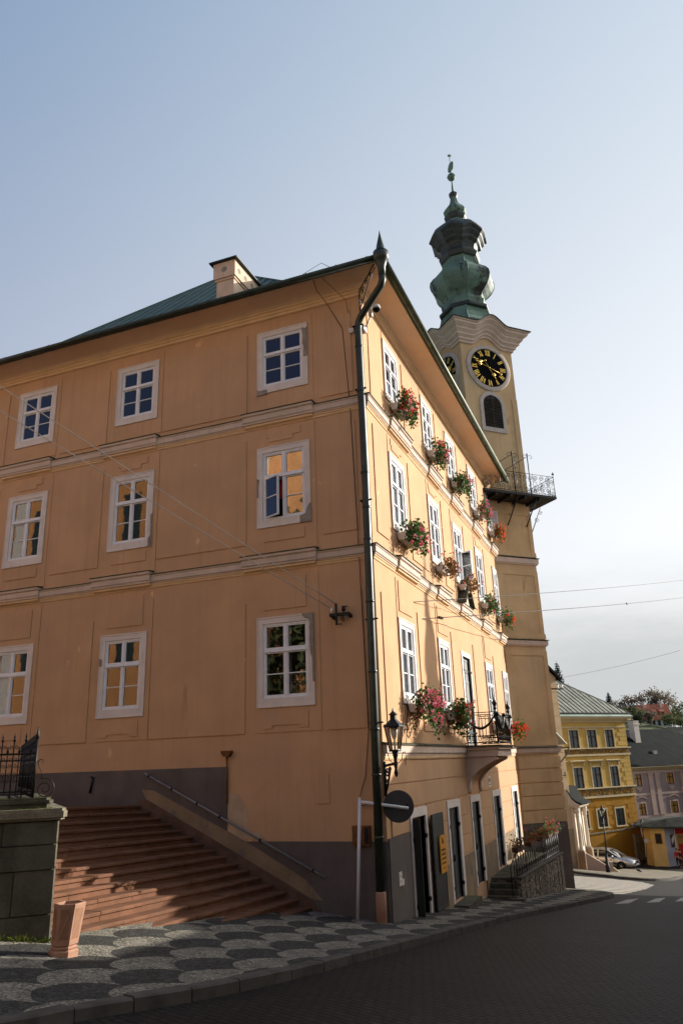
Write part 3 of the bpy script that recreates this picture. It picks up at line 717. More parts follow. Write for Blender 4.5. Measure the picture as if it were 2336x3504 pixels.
m.lathe(hp, [(.20, 15.84), (.12, 15.9), (.10, 16.04), (.03, 16.36), (.004, 16.52)], 12)
m.build('rain_hopper', MAT['pipe'], hall)
m = MB()
path = [(.9, -.9, 15.2), (.9, -.9, 15.02), (.84, -.84, 14.92), (.06, -.25, 14.56), (-.03, -.19, 14.44), (-.05, -.185, 14.25), (-.04, -.185, 10.4), (-.10, -.185, 4.4), (-.14, -.185, .95)]
m.tube(path, .092, 12)
for z in (13.7, 12.42, 10.2, 9.3, 8.5, 7.0, 5.4, 4.15, 3.2, 1.95):
    x = -.05 if z > 10 else -.04 - .06*(10.4 - z)/6
    m.lathe((x, -.185, z), [(.098, 0), (.106, .01), (.106, .05), (.098, .06)], 12)
dp = m.build('downpipe', MAT['pipe'], hall)
m = MB()
for z in (14.35, 12.5, 9.5, 6.6, 4.3): m.box(FW, -.21, .1, -.2, -.165, z, z + .035); m.box(FW, -.2, -.17, -.2, 0, z, z + .03)
m.build('pipe_clamp', MAT['iron'], dp)
m = MB(); m.lathe((-.14, -.185, .2), [(.115, 0), (.115, .72), (.10, .75)], 10); m.build('pipe_boot', MAT['pink_stone'], dp)
# wrought bracket that steadies the pipe
m = MB(); FB = frame((-.02, -.06, 0), (.72, -.69, 0), (0, 0, 1))
m.tube([FB(0, 0, 14.85), FB(0, 0, 15.42), FB(.05, 0, 15.5), FB(.95, 0, 15.72)], .018, 5)
m.tube([FB(.02, 0, 14.9), FB(.4, 0, 15.25), FB(.95, 0, 15.6)], .014, 5)
for u, z, r_ in ((.2, 15.36, .11), (.45, 15.5, .09), (.68, 15.56, .07), (.1, 15.1, .07)): m.scroll(FB, u, z, r_, 1.4, 0, .012)
m.build('scroll_bracket', MAT['iron'], hall)
# loose cables on the left wall
m = MB()
m.tube([FL(-1.05, .74, 15.69), FL(-1.1, .4, 15.6), FL(-.98, .12, 15.4), FL(-.55, .03, 14.5), FL(-.42, .03, 12.2), FL(-.36, .04, 9), FL(-.3, .03, 4.2), FL(-.42, .04, 3.2), FL(-.62, .05, 2.65), FL(-.5, .04, 2.6), FL(-.2, .05, 2.7)], .010, 4)
m.tube([FL(-.8, .74, 15.69), FL(-.62, .3, 15.55), FL(-.4, .1, 15.3), FL(-.36, .05, 14.9)], .008, 4)
m.build('cable', MAT['wire_dark'], hall)
m = MB(); m.box(FL, -.36, -.22, 0, .07, 14.28, 14.42); m.build('junction_box', MAT['box_white'], hall)
# ---- balcony
m = MB(); by0, by1, bx = 7.75, 10.1, 1.06
m.box(FR, by0 - .04, by1 + .06, .0, bx + .06, 3.75, 3.84); m.box(FR, by0, by1, -.02, bx, 3.55, 3.747); 
bal = m.build('balcony', MAT['band'], hall)
m = MB(); m.box(FR, by0 - .1, by1 + .12, 0, bx + .13, 3.843, 3.885); m.build('balcony_slab', MAT['flash'], bal)
def console(m, u0, u1, off):
    P = [(0, 2.62)] + [(0.02 + .0*off, 2.62)]
    for t in range(0, 11):
        s_ = t/10; d_ = .06 + .86*(s_**1.6); z_ = 2.64 + .80*(s_**.72)
        P.append((d_ + off, z_))
    P += [(.97 + off, 3.46), (.97 + off, 3.547), (0, 3.547)]
    m.pu(FR, P, u0, u1)
m = MB(); console(m, by0 + .14, by1 - .55, -.05); m.build('console', MAT['plaster'], bal)
for (u0, u1) in ((by0 + .04, by0 + .30), (by1 - .68, by1 - .42)):
    m = MB(); console(m, u0, u1, .03)
    m.tube([FR(u0 + .03, .04, 2.62), FR(u0 + .03, .05, 2.5)], [.05, .02], 6); m.tube([FR(u1 - .03, .04, 2.62), FR(u1 - .03, .05, 2.5)], [.05, .02], 6)
    m.build('console_rib', MAT['band'], bal)
# balcony railing
m = MB(); zt, zb = 4.86, 3.9; bx2 = bx + .02; n0, n1 = by0 + .05, by1
corners = [FR(n0, .06, 0), FR(n0, bx2, 0), FR(n1, bx2, 0), FR(n1, .06, 0)]
for a, b in zip(corners[:-1], corners[1:]):
    L_ = (b - a).length; t = (b - a)/L_
    for z in (zt, zt - .07, zb + .06, zb + .26): m.tube([a + V((0, 0, z)), b + V((0, 0, z))], .013, 4)
    n = max(6, int(L_/.105))
    for i in range(n + 1):
        p = a + t*(L_*i/n); m.tube([p + V((0, 0, zb + .26)), p + V((0, 0, zt - .12))], .009, 4)
        if i % 2 == 0 and i < n:
            q = a + t*(L_*(i + 1)/n); mid = (p + q)/2
            m.tube([p + V((0, 0, zt - .12)), p*.7 + q*.3 + V((0, 0, zt - .075)), p*.3 + q*.7 + V((0, 0, zt - .075)), q + V((0, 0, zt - .12))], .009, 4)
    for i in range(int(L_/.19)):
        p = a + t*(.05 + .19*i)
        for (s0, s1) in (((0, .08), (.13, .08)), ((.13, .08), (.13, .24)), ((.13, .24), (.0, .24)), ((0, .24), (0, .13)), ((0, .13), (.08, .13)), ((.08, .13), (.08, .19))):
            m.tube([p + t*s0[0] + V((0, 0, zb + s0[1])), p + t*s1[0] + V((0, 0, zb + s1[1]))], .010, 4)
rail = m.build('balcony_railing', MAT['iron'], bal)
for (u, d_) in ((n0, bx2), (n1, bx2)):
    m = MB(); m.tube([FR(u, d_, zb), FR(u, d_, zt + .08)], .024, 6)
    m.lathe(FR(u, d_, zt), [(.03, .06), (.055, .1), (.03, .16), (.06, .2), (.085, .28), (.05, .33), (.02, .4), (.004, .5)], 8); m.build('railing_finial', MAT['iron'], rail)
m = MB()                                                 # swags hung on the railing
for a, b in ((FR(n0, bx2 + .05, 0), FR((n0+n1)/2, bx2 + .05, 0)), (FR((n0+n1)/2, bx2 + .05, 0), FR(n1, bx2 + .05, 0)), (FR(n0 - .03, .1, 0), FR(n0 - .03, bx2, 0))):
    pts = []; rr = []
    for i in range(13):
        s_ = i/12; pts.append(a*(1-s_) + b*s_ + V((0, 0, zt - .06 - .42*4*s_*(1-s_)))); rr.append(.022 + .02*4*s_*(1-s_))
    m.tube(pts, rr, 7); m.ball(pts[0], .07, 7, 5); m.tube([pts[0], pts[0] + V((0, 0, -.4))], [.035, .02], 6); m.ball(pts[-1], .07, 7, 5); m.tube([pts[-1], pts[-1] + V((0, 0, -.4))], [.035, .02], 6)
m.build('garland', MAT['iron'], rail)
# small triangular pediment above the balcony bay
m = MB()
pc, pw, pzb, ph = 9.35, .62, 8.53, .95
m.pd(FR, [(pc - pw + .05, pzb), (pc + pw - .05, pzb), (pc, pzb + ph - .08)], 0, .16)
m.build('pediment', MAT['band'], hall)
m = MB()
for s in (-1, 1): m.bar(FR(pc + s*(pw + .08), .14, pzb + .02), FR(pc, .14, pzb + ph), .05, .34, up=(1, 0, 0))
m.build('pediment_roof', MAT['flash'], hall)
# ------------------------------------------------------------------ CLOCK TOWER (turned 45 degrees, at the far end)
q_ = .5**.5
E1, NN = V((q_, q_, 0)), V((q_, -q_, 0)); E2 = V((-q_, q_, 0))
TO = V((0, YE, 0))
S0, S1 = -.76, 2.25; TW = S1 - S0
FT = frame(TO, E1, NN)                                   # front face: u along E1, d out
TC = TO + E1*((S0 + S1)/2) + E2*(TW/2)                   # axis of the tower
LEFTO = TO + E1*S0
FTL = lambda u, d, z: LEFTO + E2*u - E1*d + V((0, 0, z)) # left face, u runs away from the front corner
tower = thing('clock_tower', 'square clock tower with a green copper onion spire at the end of the town hall', 'tower', (TC.x, TC.y, -3))
def sq(m, h0, h1, e=0, ch=0):                            # square prism about the axis, grown by e
    k = TW/2 + e; P = [TC + E1*a*k + NN*b*k for a, b in ((-1, -1), (1, -1), (1, 1), (-1, 1))]
    m.prism([p + V((0, 0, h0)) for p in P], [p + V((0, 0, h1)) for p in P])
def sqs(m, prof):                                        # stepped square sweep [(e,z)]
    o = len(m.v); n = len(prof)
    for e, z in prof:
        k = TW/2 + e
        for a, b in ((-1, -1), (1, -1), (1, 1), (-1, 1)): m.v.append(TC + E1*a*k + NN*b*k + V((0, 0, z)))
    for i in range(n - 1):
        for k in range(4):
            a = o + i*4 + k; b = o + i*4 + (k+1) % 4
            m.f.append([a, b, b + 4, a + 4]); m.sm.append(False); m.mi.append(0)
    m.f.append([o, o+1, o+2, o+3]); m.f.append([o + (n-1)*4 + k for k in range(4)]); m.sm += [False]*2; m.mi += [0]*2
m = MB(); sq(m, -4, 24.0)
for a, b, z0, z1 in ((.35, 2.05, 4.35, 7.75), (.35, 2.05, 8.65, 11.4), (.35, 2.05, 12.5, 14.3)):   # sunk fields drawn by raised margins
    for F, lo in ((FT, 0),):
        m.box(F, lo + .02, a, -.02, .03, z0 - .2, z1 + .2); m.box(F, b, S1 - .0, -.02, .03, z0 - .2, z1 + .2)
        m.box(F, a, b, -.02, .03, z1, z1 + .2); m.box(F, a, b, -.02, .03, z0 - .2, z0)
for u0, u1 in ((S0 + .002, S0 + .3), (S1 - .3, S1 - .002)): m.box(FT, u0, u1, -.02, .03, 15.4, 20.4)
m.box(FTL, .05, .35, -.02, .03, 17, 22.6)
zz = [3.5, 3.02, 2.47, 1.95, 1.4, .89]
for i in range(5): m.box(FT, .12, S1 - .04, -.02, .04, zz[i+1] + .018, zz[i] - .018)
for i in range(5): m.box(FT, S1 + .0005 - .04, S1 + .04, -1.2, .04, zz[i+1] + .018, zz[i] - .018)
m.build('shaft', MAT['tower'], tower)
m = MB(); sq(m, -4, .89, .03); m.build('plinth', MAT['plinth'], tower)
for zt, h in ((3.86, .24), (8.42, .26), (12.2, .3)):
    m = MB(); sqs(m, [(-.1, zt - h), (.05, zt - h), (.05, zt - h + .04), (.09, zt - h + .06), (.10, zt - .02), (-.1, zt)]); o = m.build('string_course', MAT['band'], tower)
    m = MB(); sqs(m, [(-.1, zt + .003), (.14, zt + .003), (.14, zt + .03), (-.1, zt + .07)]); m.build('ledge_flashing', MAT['flash'], o)
    m = MB(); sqs(m, [(-.1, zt + .075), (.05, zt + .075), (.04, zt + .3), (-.1, zt + .32)]); m.build('course_base', MAT['tower'], o)
# cornice that bows up over each clock
CZ = 21.92; CR = 1.22
def brow(u, mid, z0=23.08):                              # lower edge of the cornice along a face
    x = abs(u - mid)/.92
    return z0 + (.50*(.5 + .5*cos(pi*x))**.85 if x < 1 else 0)
prof = [(0, 0), (.10, .02), (.10, .10), (.20, .16), (.20, .24), (.33, .34), (.33, .42), (.47, .56), (.47, .62), (.66, .78), (.66, .86), (.74, .90), (.74, .95), (0, .95)]
def cornice(F, u0, u1, mid, name='cornice'):
    m = MB(); N = 44; n = len(prof); o = 0; rings = []
    # mitred ends: the run grows with the projection
    for i in range(N + 1):
        s_ = i/N; ring = []
        for d, z in prof:
            a, b = u0 - d, u1 + d; u = a + (b - a)*s_
            zz = brow(u if u0 < u < u1 else u0, mid)
            ring.append(F(u, d, zz + z))
        rings.append(ring)
    for g in rings: m.v += g
    for i in range(N):
        for k in range(n):
            a, b = i*n + k, i*n + (k+1) % n
            m.f.append([a, b, b + n, a + n]); m.sm.append(False); m.mi.append(0)
    m.f += [list(range(n)), list(range(N*n, N*n + n))]; m.sm += [False]*2; m.mi += [0]*2
    c = m.build(name, MAT['band'], tower)
    t = MB(); rings = []
    for i in range(N + 1):
        s_ = i/N; ring = []
        for d, z in ((-.5, .953), (.80, .953), (.80, .985), (-.5, 1.15)):
            dd = max(d, -.3); a, b = u0 - dd, u1 + dd; u = a + (b - a)*s_
            ring.append(F(u, d, brow(u if u0 < u < u1 else u0, mid) + z))
        rings.append(ring)
    for g in rings: t.v += g
    for i in range(N):
        for k in range(4):
            a, b = i*4 + k, i*4 + (k+1) % 4
            t.f.append([a, b, b + 4, a + 4]); t.sm.append(False); t.mi.append(0)
    t.f += [[0, 1, 2, 3], [N*4 + k for k in range(4)]]; t.sm += [False]*2; t.mi += [0]*2
    t.build('cornice_copper', MAT['copper_dark'], c)
cornice(FT, S0, S1, (S0 + S1)/2)
cornice(FTL, 0, TW, TW/2)
cornice(frame(TO + E1*S1, E2, E1), 0, TW, TW/2)
cornice(frame(TO + E1*S0 + E2*TW, E1, -NN), 0, TW, TW/2)
# clocks
NUM = ['XII', 'I', 'II', 'III', 'IV', 'V', 'VI', 'VII', 'VIII', 'IX', 'X', 'XI']
def clock(F, uc, zc, hands=True):
    ax = ((F(1, 0, 0) - F(0, 0, 0)), V((0, 0, 1)), (F(0, 1, 0) - F(0, 0, 0)))
    c = F(uc, 0, zc)
    m = MB()
    P = [(1.27, -.02), (1.27, .06), (1.22, .09), (1.14, .07), (1.10, .10), (1.06, .10), (1.045, .04)]
    o = 0; n = 48
    for r_, d_ in P:
        for k in range(n):
            a = 2*pi*k/n; m.v.append(c + ax[0]*r_*cos(a) + ax[1]*r_*sin(a) + ax[2]*d_)
    for i in range(len(P) - 1):
        for k in range(n):
            a, b = i*n + k, i*n + (k+1) % n; m.f.append([a, b, b + n, a + n]); m.sm.append(True); m.mi.append(0)
    ring = m.build('clock', MAT['clock_ring'], tower)
    m = MB(); m.lathe(c, [(1.05, .0), (1.05, .045)], 48, axis=ax, sm=False); m.build('dial', MAT['clock_black'], ring)
    m = MB()
    for i, s_ in enumerate(NUM):
        a = R(30*i); rad = V((sin(a), cos(a))); tan = V((cos(a), -sin(a)))
        wd = {'I': .075, 'V': .15, 'X': .15}; tot = sum(wd[ch] for ch in s_); x = -tot/2
        def st(p0, p1, w):                               # a stroke given in (tangent, radial) units
            a0 = rad*(.83 + p0[1]) + tan*p0[0]; a1 = rad*(.83 + p1[1]) + tan*p1[0]
            m.bar(F(uc + a0.x, .058, zc + a0.y), F(uc + a1.x, .058, zc + a1.y), w, .02, up=ax[2])
        H = .145
        for ch in s_:
            w = wd[ch]; cx_ = x + w/2
            if ch == 'I': st((cx_, -H), (cx_, H), .036); st((cx_ - .03, H), (cx_ + .03, H), .014); st((cx_ - .03, -H), (cx_ + .03, -H), .014)
            if ch == 'V': st((cx_ - .055, H), (cx_, -H), .04); st((cx_ + .055, H), (cx_, -H), .02)
            if ch == 'X': st((cx_ - .055, H), (cx_ + .055, -H), .04); st((cx_ + .055, H), (cx_ - .055, -H), .02)
            x += w
    m.build('numerals', MAT['gold'], ring)
    m = MB()
    def pt(a, r_, d=.09): return F(uc + r_*sin(a), d, zc + r_*cos(a))
    a = R(150)                                           # hour hand, between IV and V
    m.tube([pt(a, -.42), pt(a, .42)], .014, 6); m.ball(pt(a, .46), .085, 8, 6); m.ball(pt(a + .12, .40), .06, 8, 6); m.ball(pt(a - .12, .40), .06, 8, 6); m.tube([pt(a, .48), pt(a, .72)], [.05, .006], 6)
    m.tube([pt(a + .25, -.40), pt(a + .12, -.45), pt(a, -.44), pt(a - .12, -.45), pt(a - .25, -.40)], .018, 5)
    a = R(290)
    m.tube([pt(a, -.68, .11), pt(a, .5, .11)], .014, 6); m.ball(pt(a, .6, .11), .10, 8, 6); m.ball(pt(a + .16, .55, .11), .09, 8, 6); m.ball(pt(a - .16, .55, .11), .09, 8, 6); m.tube([pt(a, .62, .11), pt(a, .86, .11)], [.07, .01], 6)
    m.tube([pt(a + .12, -.66, .11), pt(a + .05, -.74, .11), pt(a - .05, -.74, .11), pt(a - .12, -.66, .11)], .02, 5)
    m.ball(F(uc, .1, zc), .035, 8, 5)
    m.build('clock_hands', MAT['gold'], ring)
clock(FT, (S0 + S1)/2, CZ); clock(FTL, TW/2, CZ)
# louvred belfry window
def arch(u0, u1, z0, z1, n=12):
    c, r_ = (u0 + u1)/2, (u1 - u0)/2
    return [(u0, z0), (u1, z0)] + [(c + r_*cos(pi*k/n), z1 - r_ + r_*sin(pi*k/n)) for k in range(n + 1)]
mid = (S0 + S1)/2
m = MB()
oa, ia_ = arch(mid - .72, mid + .72, 18.45, 20.62), arch(mid - .53, mid + .53, 18.68, 20.42)
n = len(oa)
for d in (-.05, .06):
    m.v += [FT(u, d, z) for u, z in oa] + [FT(u, d, z) for u, z in ia_]
for k in range(n):
    j = (k + 1) % n
    for off in (0, 2*n): m.f.append([off + k, off + j, off + n + j, off + n + k]); m.sm.append(False); m.mi.append(0)
    m.f.append([k, j, 2*n + j, 2*n + k]); m.f.append([n + k, n + j, 3*n + j, 3*n + k]); m.sm += [False]*2; m.mi += [0]*2
bw = m.build('belfry_window', MAT['clock_ring'], tower)
m = MB(); m.pd(FT, ia_, .004, .012); m.build('belfry_dark', MAT['iron'], bw)
m = MB(); z = 18.75
while z < 20.3:
    r_ = .53; zc = 20.42 - r_; hw = .52 if z < zc else (max(r_**2 - (z + .04 - zc)**2, .01))**.5
    if hw > .1: m.bar(FT(mid - hw, .045, z), FT(mid + hw, .045, z), .05, .014, up=(NN.x*.6, NN.y*.6, .8))
    z += .092
m.bar(FT(mid, .05, 18.69), FT(mid, .05, 20.4), .03, .03); m.build('louvres', MAT['louvre'], bw)
# iron gallery
GZ = 15.02; go = 1.1; gs = .78
m = MB()
P = [FT(-1.0, -.1, 0), FT(-1.0, go, 0), FT(S1 + gs, go, 0), FT(S1 + gs, -TW - .3, 0), FT(S1 - .1, -TW - .3, 0), FT(S1 - .1, -.1, 0)]
m.prism([p + V((0, 0, GZ - .12)) for p in P], [p + V((0, 0, GZ)) for p in P])
for u in (-.3, .5, 1.3, 2.1): m.box(FT, u - .04, u + .04, 0, go - .05, GZ - .24, GZ - .122)
gal = m.build('gallery', MAT['iron'], tower)
m = MB(); G0, G1, G2 = FT(-.98, go - .03, GZ), FT(S1 + gs - .03, go - .03, GZ), FT(S1 + gs - .03, -TW - .28, GZ)
for a, b in ((G0, G1), (G1, G2)):
    L_ = (b - a).length; t = (b - a)/L_; FG = frame(a, t, NN if a is G0 else E1)
    for z in (.06, .98): m.tube([FG(0, 0, z), FG(L_, 0, z)], .016, 4)
    u = .16; k = 0
    while u < L_ - .1:
        m.scroll(FG, u, .22, .13, 1.5, 0, .013, pi/2*k, 1 if k % 2 else -1); m.scroll(FG, u, .80, .13, 1.5, 0, .013, pi/2*k + pi, -1 if k % 2 else 1)
        m.tube([FG(u - .1, 0, .34), FG(u - .1, 0, .42), FG(u + .02, 0, .42), FG(u + .02, 0, .6), FG(u - .1, 0, .6), FG(u - .1, 0, .68)], .012, 4)
        if k % 3 == 2: m.tube([FG(u + .15, 0, .05), FG(u + .15, 0, .98)], .014, 4)
        u += .31; k += 1
    m.tube([FG(L_, 0, -.05), FG(L_, 0, 1.08)], .02, 5)
m.lathe(G1, [(.02, 1.08), (.08, 1.13), (.02, 1.17), (.01, 1.24)], 8)
m.tube([G0, G0 + V((0, 0, 1.0))], .018, 5)
for u in (.75, 1.62):                                    # tall standards with curled tops and stays
    m.tube([FT(u, go - .02, GZ - .1), FT(u, go - .02, GZ + 1.95)], .026, 6); m.ball(FT(u, go - .02, GZ + 1.97), .04, 6, 4)
    for s in (-1, 1): m.tube([FT(u, go - .02, GZ + 1.88), FT(u + s*.2, go - .02, GZ + 1.92), FT(u + s*.28, go - .02, GZ + 1.84), FT(u + s*.24, go - .02, GZ + 1.76), FT(u + s*.17, go - .02, GZ + 1.8)], .012, 4)
    m.tube([FT(u, go - .02, GZ + 1.85), FT(u - .55, 0, GZ + 1.5)], .016, 4)
for i in range(4): m.tube([FT(.84, go, GZ + 1.2 + .17*i), FT(1.05, go, GZ + 1.2 + .17*i)], .01, 4)
m.tube([FT(.84, go, GZ + 1.1), FT(.84, go, GZ + 1.75)], .014, 4)
m.build('gallery_railing', MAT['iron'], gal)
m = MB()
for u, zb_, dd in ((.9, 13.75, 0), (1.95, 13.75, 0)):
    m.tube([FT(u, .03, zb_), FT(u, go - .1, GZ - .16)], .03, 6)
    FBk = frame(FT(u, 0, 0), NN, E1)
    m.scroll(FBk, .55, 14.55, .14, 1.4, 0, .016); m.scroll(FBk, .86, 14.86, .10, 1.4, 0, .014); m.scroll(FBk, .22, 14.2, .07, 1.2, 0, .012)
FRt = frame(TO + E1*S1, E2, E1)
for u in (.15, 1.5, 2.9):
    m.tube([FRt(u, .03, 13.4), FRt(u, gs + .0, GZ - .16)], .022, 6); Fk = frame(FRt(u, 0, 0), E1, E2)
    m.scroll(Fk, .48, 14.2, .14, 1.4, 0, .012); m.scroll(Fk, .74, 14.6, .12, 1.4, 0, .012)
m.build('gallery_bracket', MAT['iron'], gal)
# ---- the spire
OCT = pi/8
def octl(prof, mat, name, par=tower, n=8, rot=OCT + pi/4, sm=False):
    m = MB(); m.lathe((TC.x, TC.y, 0), [(r_*1.05 if n == 8 else r_, z) for r_, z in prof], n, rot, sm=sm); return m.build(name, mat, par)
m = MB()                                                 # square skirt that rises to the octagon
ring0 = [TC + (E1*a + NN*b)*1.52 + V((0, 0, 24.02)) for a, b in ((1, 1), (1, -1), (-1, -1), (-1, 1))]
k8 = []
base8 = []
c_ = .42
for (a, b), (a2, b2) in zip(((1, 1), (1, -1), (-1, -1), (-1, 1)), ((1, -1), (-1, -1), (-1, 1), (1, 1))):
    p, q = (E1*a + NN*b)*1.60, (E1*a2 + NN*b2)*1.60
    base8 += [TC + p*(1 - c_/2) + q*(c_/2)*1.0, TC + p*(c_/2) + q*(1 - c_/2)]
def oct_ring(r_, z):
    out = []
    for p in base8:
        d = (p - TC).normalized(); out.append(TC + d*r_ + V((0, 0, z)))
    return out
rings = [[p + V((0, 0, 24.0)) for p in base8], [TC + (p - TC)*.98 + V((0, 0, 24.7)) for p in base8], oct_ring(1.42, 25.1), oct_ring(1.30, 25.5), oct_ring(1.25, 25.76)]
for g in rings: m.v += g
for i in range(len(rings) - 1):
    for k in range(8):
        a, b = i*8 + k, i*8 + (k+1) % 8; m.f.append([a, b, b + 8, a + 8]); m.sm.append(False); m.mi.append(0)
m.f.append(list(range(8))); m.f.append([len(rings)*8 - 8 + k for k in range(8)]); m.sm += [False]*2; m.mi += [0]*2
for g in range(8):                                       # rolled seams
    m.tube([rings[i][g] for i in range(5)], .03, 5)
m.build('spire_skirt', MAT['copper'], tower)
octl([(1.22, 25.74), (1.30, 25.78), (1.30, 25.92), (1.17, 26.06)], MAT['copper_dark'], 'spire_cornice')
octl([(1.14, 26.06), (1.16, 26.2), (1.18, 26.34), (1.10, 26.42), (1.04, 26.62)], MAT['copper'], 'spire_drum')
on = [(1.04, 26.62), (1.10, 26.78), (1.27, 26.94), (1.47, 27.18), (1.60, 27.44), (1.65, 27.68), (1.61, 27.92), (1.46, 28.14), (1.24, 28.34), (1.05, 28.52), (.95, 28.72), (.90, 28.95), (.89, 29.1)]
octl(on, MAT['copper'], 'onion_dome')
m = MB()
for k in range(8):
    a = OCT + pi/4 + k*pi/4; m.tube([V((TC.x + r_*1.055*cos(a), TC.y + r_*1.055*sin(a), z)) for r_, z in on], .028, 5)
m.build('dome_seam', MAT['copper'], tower)
octl([(.91, 29.1), (1.0, 29.16), (1.07, 29.3), (1.07, 29.42), (.98, 29.5), (.93, 29.62)], MAT['copper_dark'], 'lantern_base')
octl([(.92, 29.6), (.96, 29.8), (1.05, 29.98)], MAT['copper_dark'], 'lantern_drum')
m = MB(); prof2 = [(1.02, 29.95), (1.16, 30.05), (1.19, 30.2), (1.34, 30.36), (1.36, 30.46), (1.49, 30.58), (1.49, 30.66), (1.40, 30.86), (1.18, 31.12), (.9, 31.36), (.66, 31.56)]
o = 0; N = 32                                            # wavy cornice: corners droop, faces bow upwards
for r_, z in prof2:
    for k in range(N):
        a = pi/4 + OCT + 2*pi*k/N; ph = (k % 4)/4; f_ = abs(ph - .5)*2    # 1 at the corner, 0 mid-face
        face = cos(OCT)/cos((ph - .5)*pi/4)
        w = .30*(r_ - .66)/.85 if z < 31.3 else 0
        m.v.append(V((TC.x + r_*1.07*face*cos(a), TC.y + r_*1.07*face*sin(a), z + w*(.5 - f_**1.5))))
for i in range(len(prof2) - 1):
    for k in range(N):
        a, b = i*N + k, i*N + (k+1) % N; m.f.append([a, b, b + N, a + N]); m.sm.append(False); m.mi.append(0)
m.f.append(list(range(N))); m.sm.append(False); m.mi.append(0)
m.build('wavy_cornice', MAT['copper_dark'], tower)
octl([(.64, 31.5), (.50, 31.7), (.46, 31.86)], MAT['copper'], 'upper_skirt')
octl([(.46, 31.84), (.55, 31.95), (.60, 32.06), (.60, 32.16), (.52, 32.26)], MAT['copper_dark'], 'upper_cornice')
octl([(.50, 32.24), (.60, 32.36), (.62, 32.5), (.54, 32.68), (.40, 32.85), (.29, 33.0), (.23, 33.15), (.19, 33.35), (.175, 33.52)], MAT['copper'], 'upper_dome')
octl([(.17, 33.5), (.23, 33.62), (.24, 33.78), (.17, 33.86), (.10, 33.9)], MAT['copper_dark'], 'spire_collar')
m = MB(); c0 = (TC.x, TC.y, 0)
m.lathe(c0, [(.075, 33.88), (.05, 34.3), (.03, 34.7)], 8)
m.ball((TC.x, TC.y, 34.98), .235, 14, 9); m.lathe(c0, [(.24, 34.95), (.252, 34.98), (.24, 35.01)], 14)
m.tube([(TC.x, TC.y, 35.1), (TC.x, TC.y, 36.45)], .018, 6)
Fs = frame(c0, (.93, .36, 0), (.36, -.93, 0))
P = [(-.16, 35.42), (-.12, 35.33), (.02, 35.36), (.13, 35.52), (.16, 35.78), (.17, 36.02), (.10, 36.05), (.0, 35.96), (-.08, 35.84), (-.15, 35.6)]
m.pd(Fs, P, -.06, .06)
for k in range(4): a = k*pi/4; m.bar(Fs(-.11*cos(a), 0, 36.5 - .11*sin(a)), Fs(.11*cos(a), 0, 36.5 + .11*sin(a)), .03, .03)
m.build('spire_finial', MAT['copper'], tower)

# ------------------------------------------------------------------ FLOWER BOXES
def flower_box(u, z, name_label, petals, leafmat='leaf', n_leaf=260, n_pet=34, w=.95, full=1.0, boxm='box_white', group='flower boxes under the windows', d0=.05, F=FR, hang=.34):
    root = thing('flower_box', name_label, 'flower box', F(u, .18, z), group)
    r = random.Random(hash((round(u, 2), round(z, 2))) % 9999)
    m = MB(); h = .19
    m.prism([F(u - w/2 + .04, d0 + .03, z - h), F(u + w/2 - .04, d0 + .03, z - h), F(u + w/2 - .04, d0 + .19, z - h), F(u - w/2 + .04, d0 + .19, z - h)],
            [F(u - w/2, d0, z), F(u + w/2, d0, z), F(u + w/2, d0 + .23, z), F(u - w/2, d0 + .23, z)])
    m.box(F, u - w/2 - .01, u + w/2 + .01, d0 + .225, d0 + .245, z - .03, z + .006)
    for s in (-.3, .3): m.tube([F(u + s, -.02, z - .05), F(u + s, d0 + .1, z - h - .02), F(u + s, -.02, z - h - .12)], .012, 4)
    m.build('planter', MAT[boxm], root)
    lo, hi = u - w/2 + .12*w*(1 - full), u + w/2 + .1
    lf = MB(); cl = [(r.uniform(lo, hi), r.uniform(.05, .42), r.gauss(0, .1)) for _ in range(16)]
    for i in range(int(n_leaf*1.7)):
        c = r.choice(cl); s_ = r.random()
        p = F(c[0] + r.gauss(0, .065), min(.52, max(.03, c[1] + .17 + r.gauss(0, .09))), z + .06 + c[2] + r.gauss(0, .10) - (hang*s_*s_ if r.random() < .55 else -.06))
        lf.leaf(p, (r.uniform(-1, 1), r.uniform(-1, 1), r.uniform(-.2, 1)), r.uniform(.06, .10), r.uniform(.07, .12), r.uniform(0, 6.28))
    for i in range(10):
        c = r.choice(cl); lf.tube([F(c[0], .2, z), F(c[0] + r.gauss(0, .05), .3, z + r.uniform(.0, .15)), F(c[0] + r.gauss(0, .1), .42, z - r.uniform(0, hang))], .006, 3)
    lf.build('foliage', MAT[leafmat], root, recalc=False)
    for pi_, pm in enumerate(petals):
        pb = MB()
        for i in range(n_pet//len(petals)):
            c = r.choice(cl); t = r.random()
            p = F(c[0] + r.gauss(0, .12), min(.70, max(.1, c[1] + .22 + r.gauss(0, .07))), z + .12 + c[2] + r.gauss(0, .08) - (hang*t if r.random() < .55 else -.02))
            for j in range(9):
                dlt = V((r.gauss(0, 1), r.gauss(0, 1), r.gauss(0, 1))).normalized()*.042
                pb.leaf(p + dlt, dlt + V((0, 0, .01)), .05, .05, r.uniform(0, 6.28))
        pb.build('blossoms', MAT[pm], root, recalc=False)
    return root
cT, cM, cB = 13.05, 9.22, 4.78
flower_box(2.42, cT, 'white planter of red geraniums under the top-storey window nearest the downpipe', ['pet_red', 'pet_red', 'pet_rose'], n_leaf=420, n_pet=66, full=.8)
flower_box(6.2, cT, 'white planter with pink and red geraniums under the second top-storey window from the downpipe', ['pet_pink', 'pet_rose', 'pet_red'], n_leaf=330, n_pet=50, full=.8)
flower_box(9.45, cT, 'bushy green planter with few pink blooms under the middle top-storey window', ['pet_rose'], n_leaf=520, n_pet=26)
flower_box(13.15, cT, 'planter of dusky pink geraniums under the fourth top-storey window', ['pet_rose', 'pet_pink'], n_leaf=260, n_pet=56)
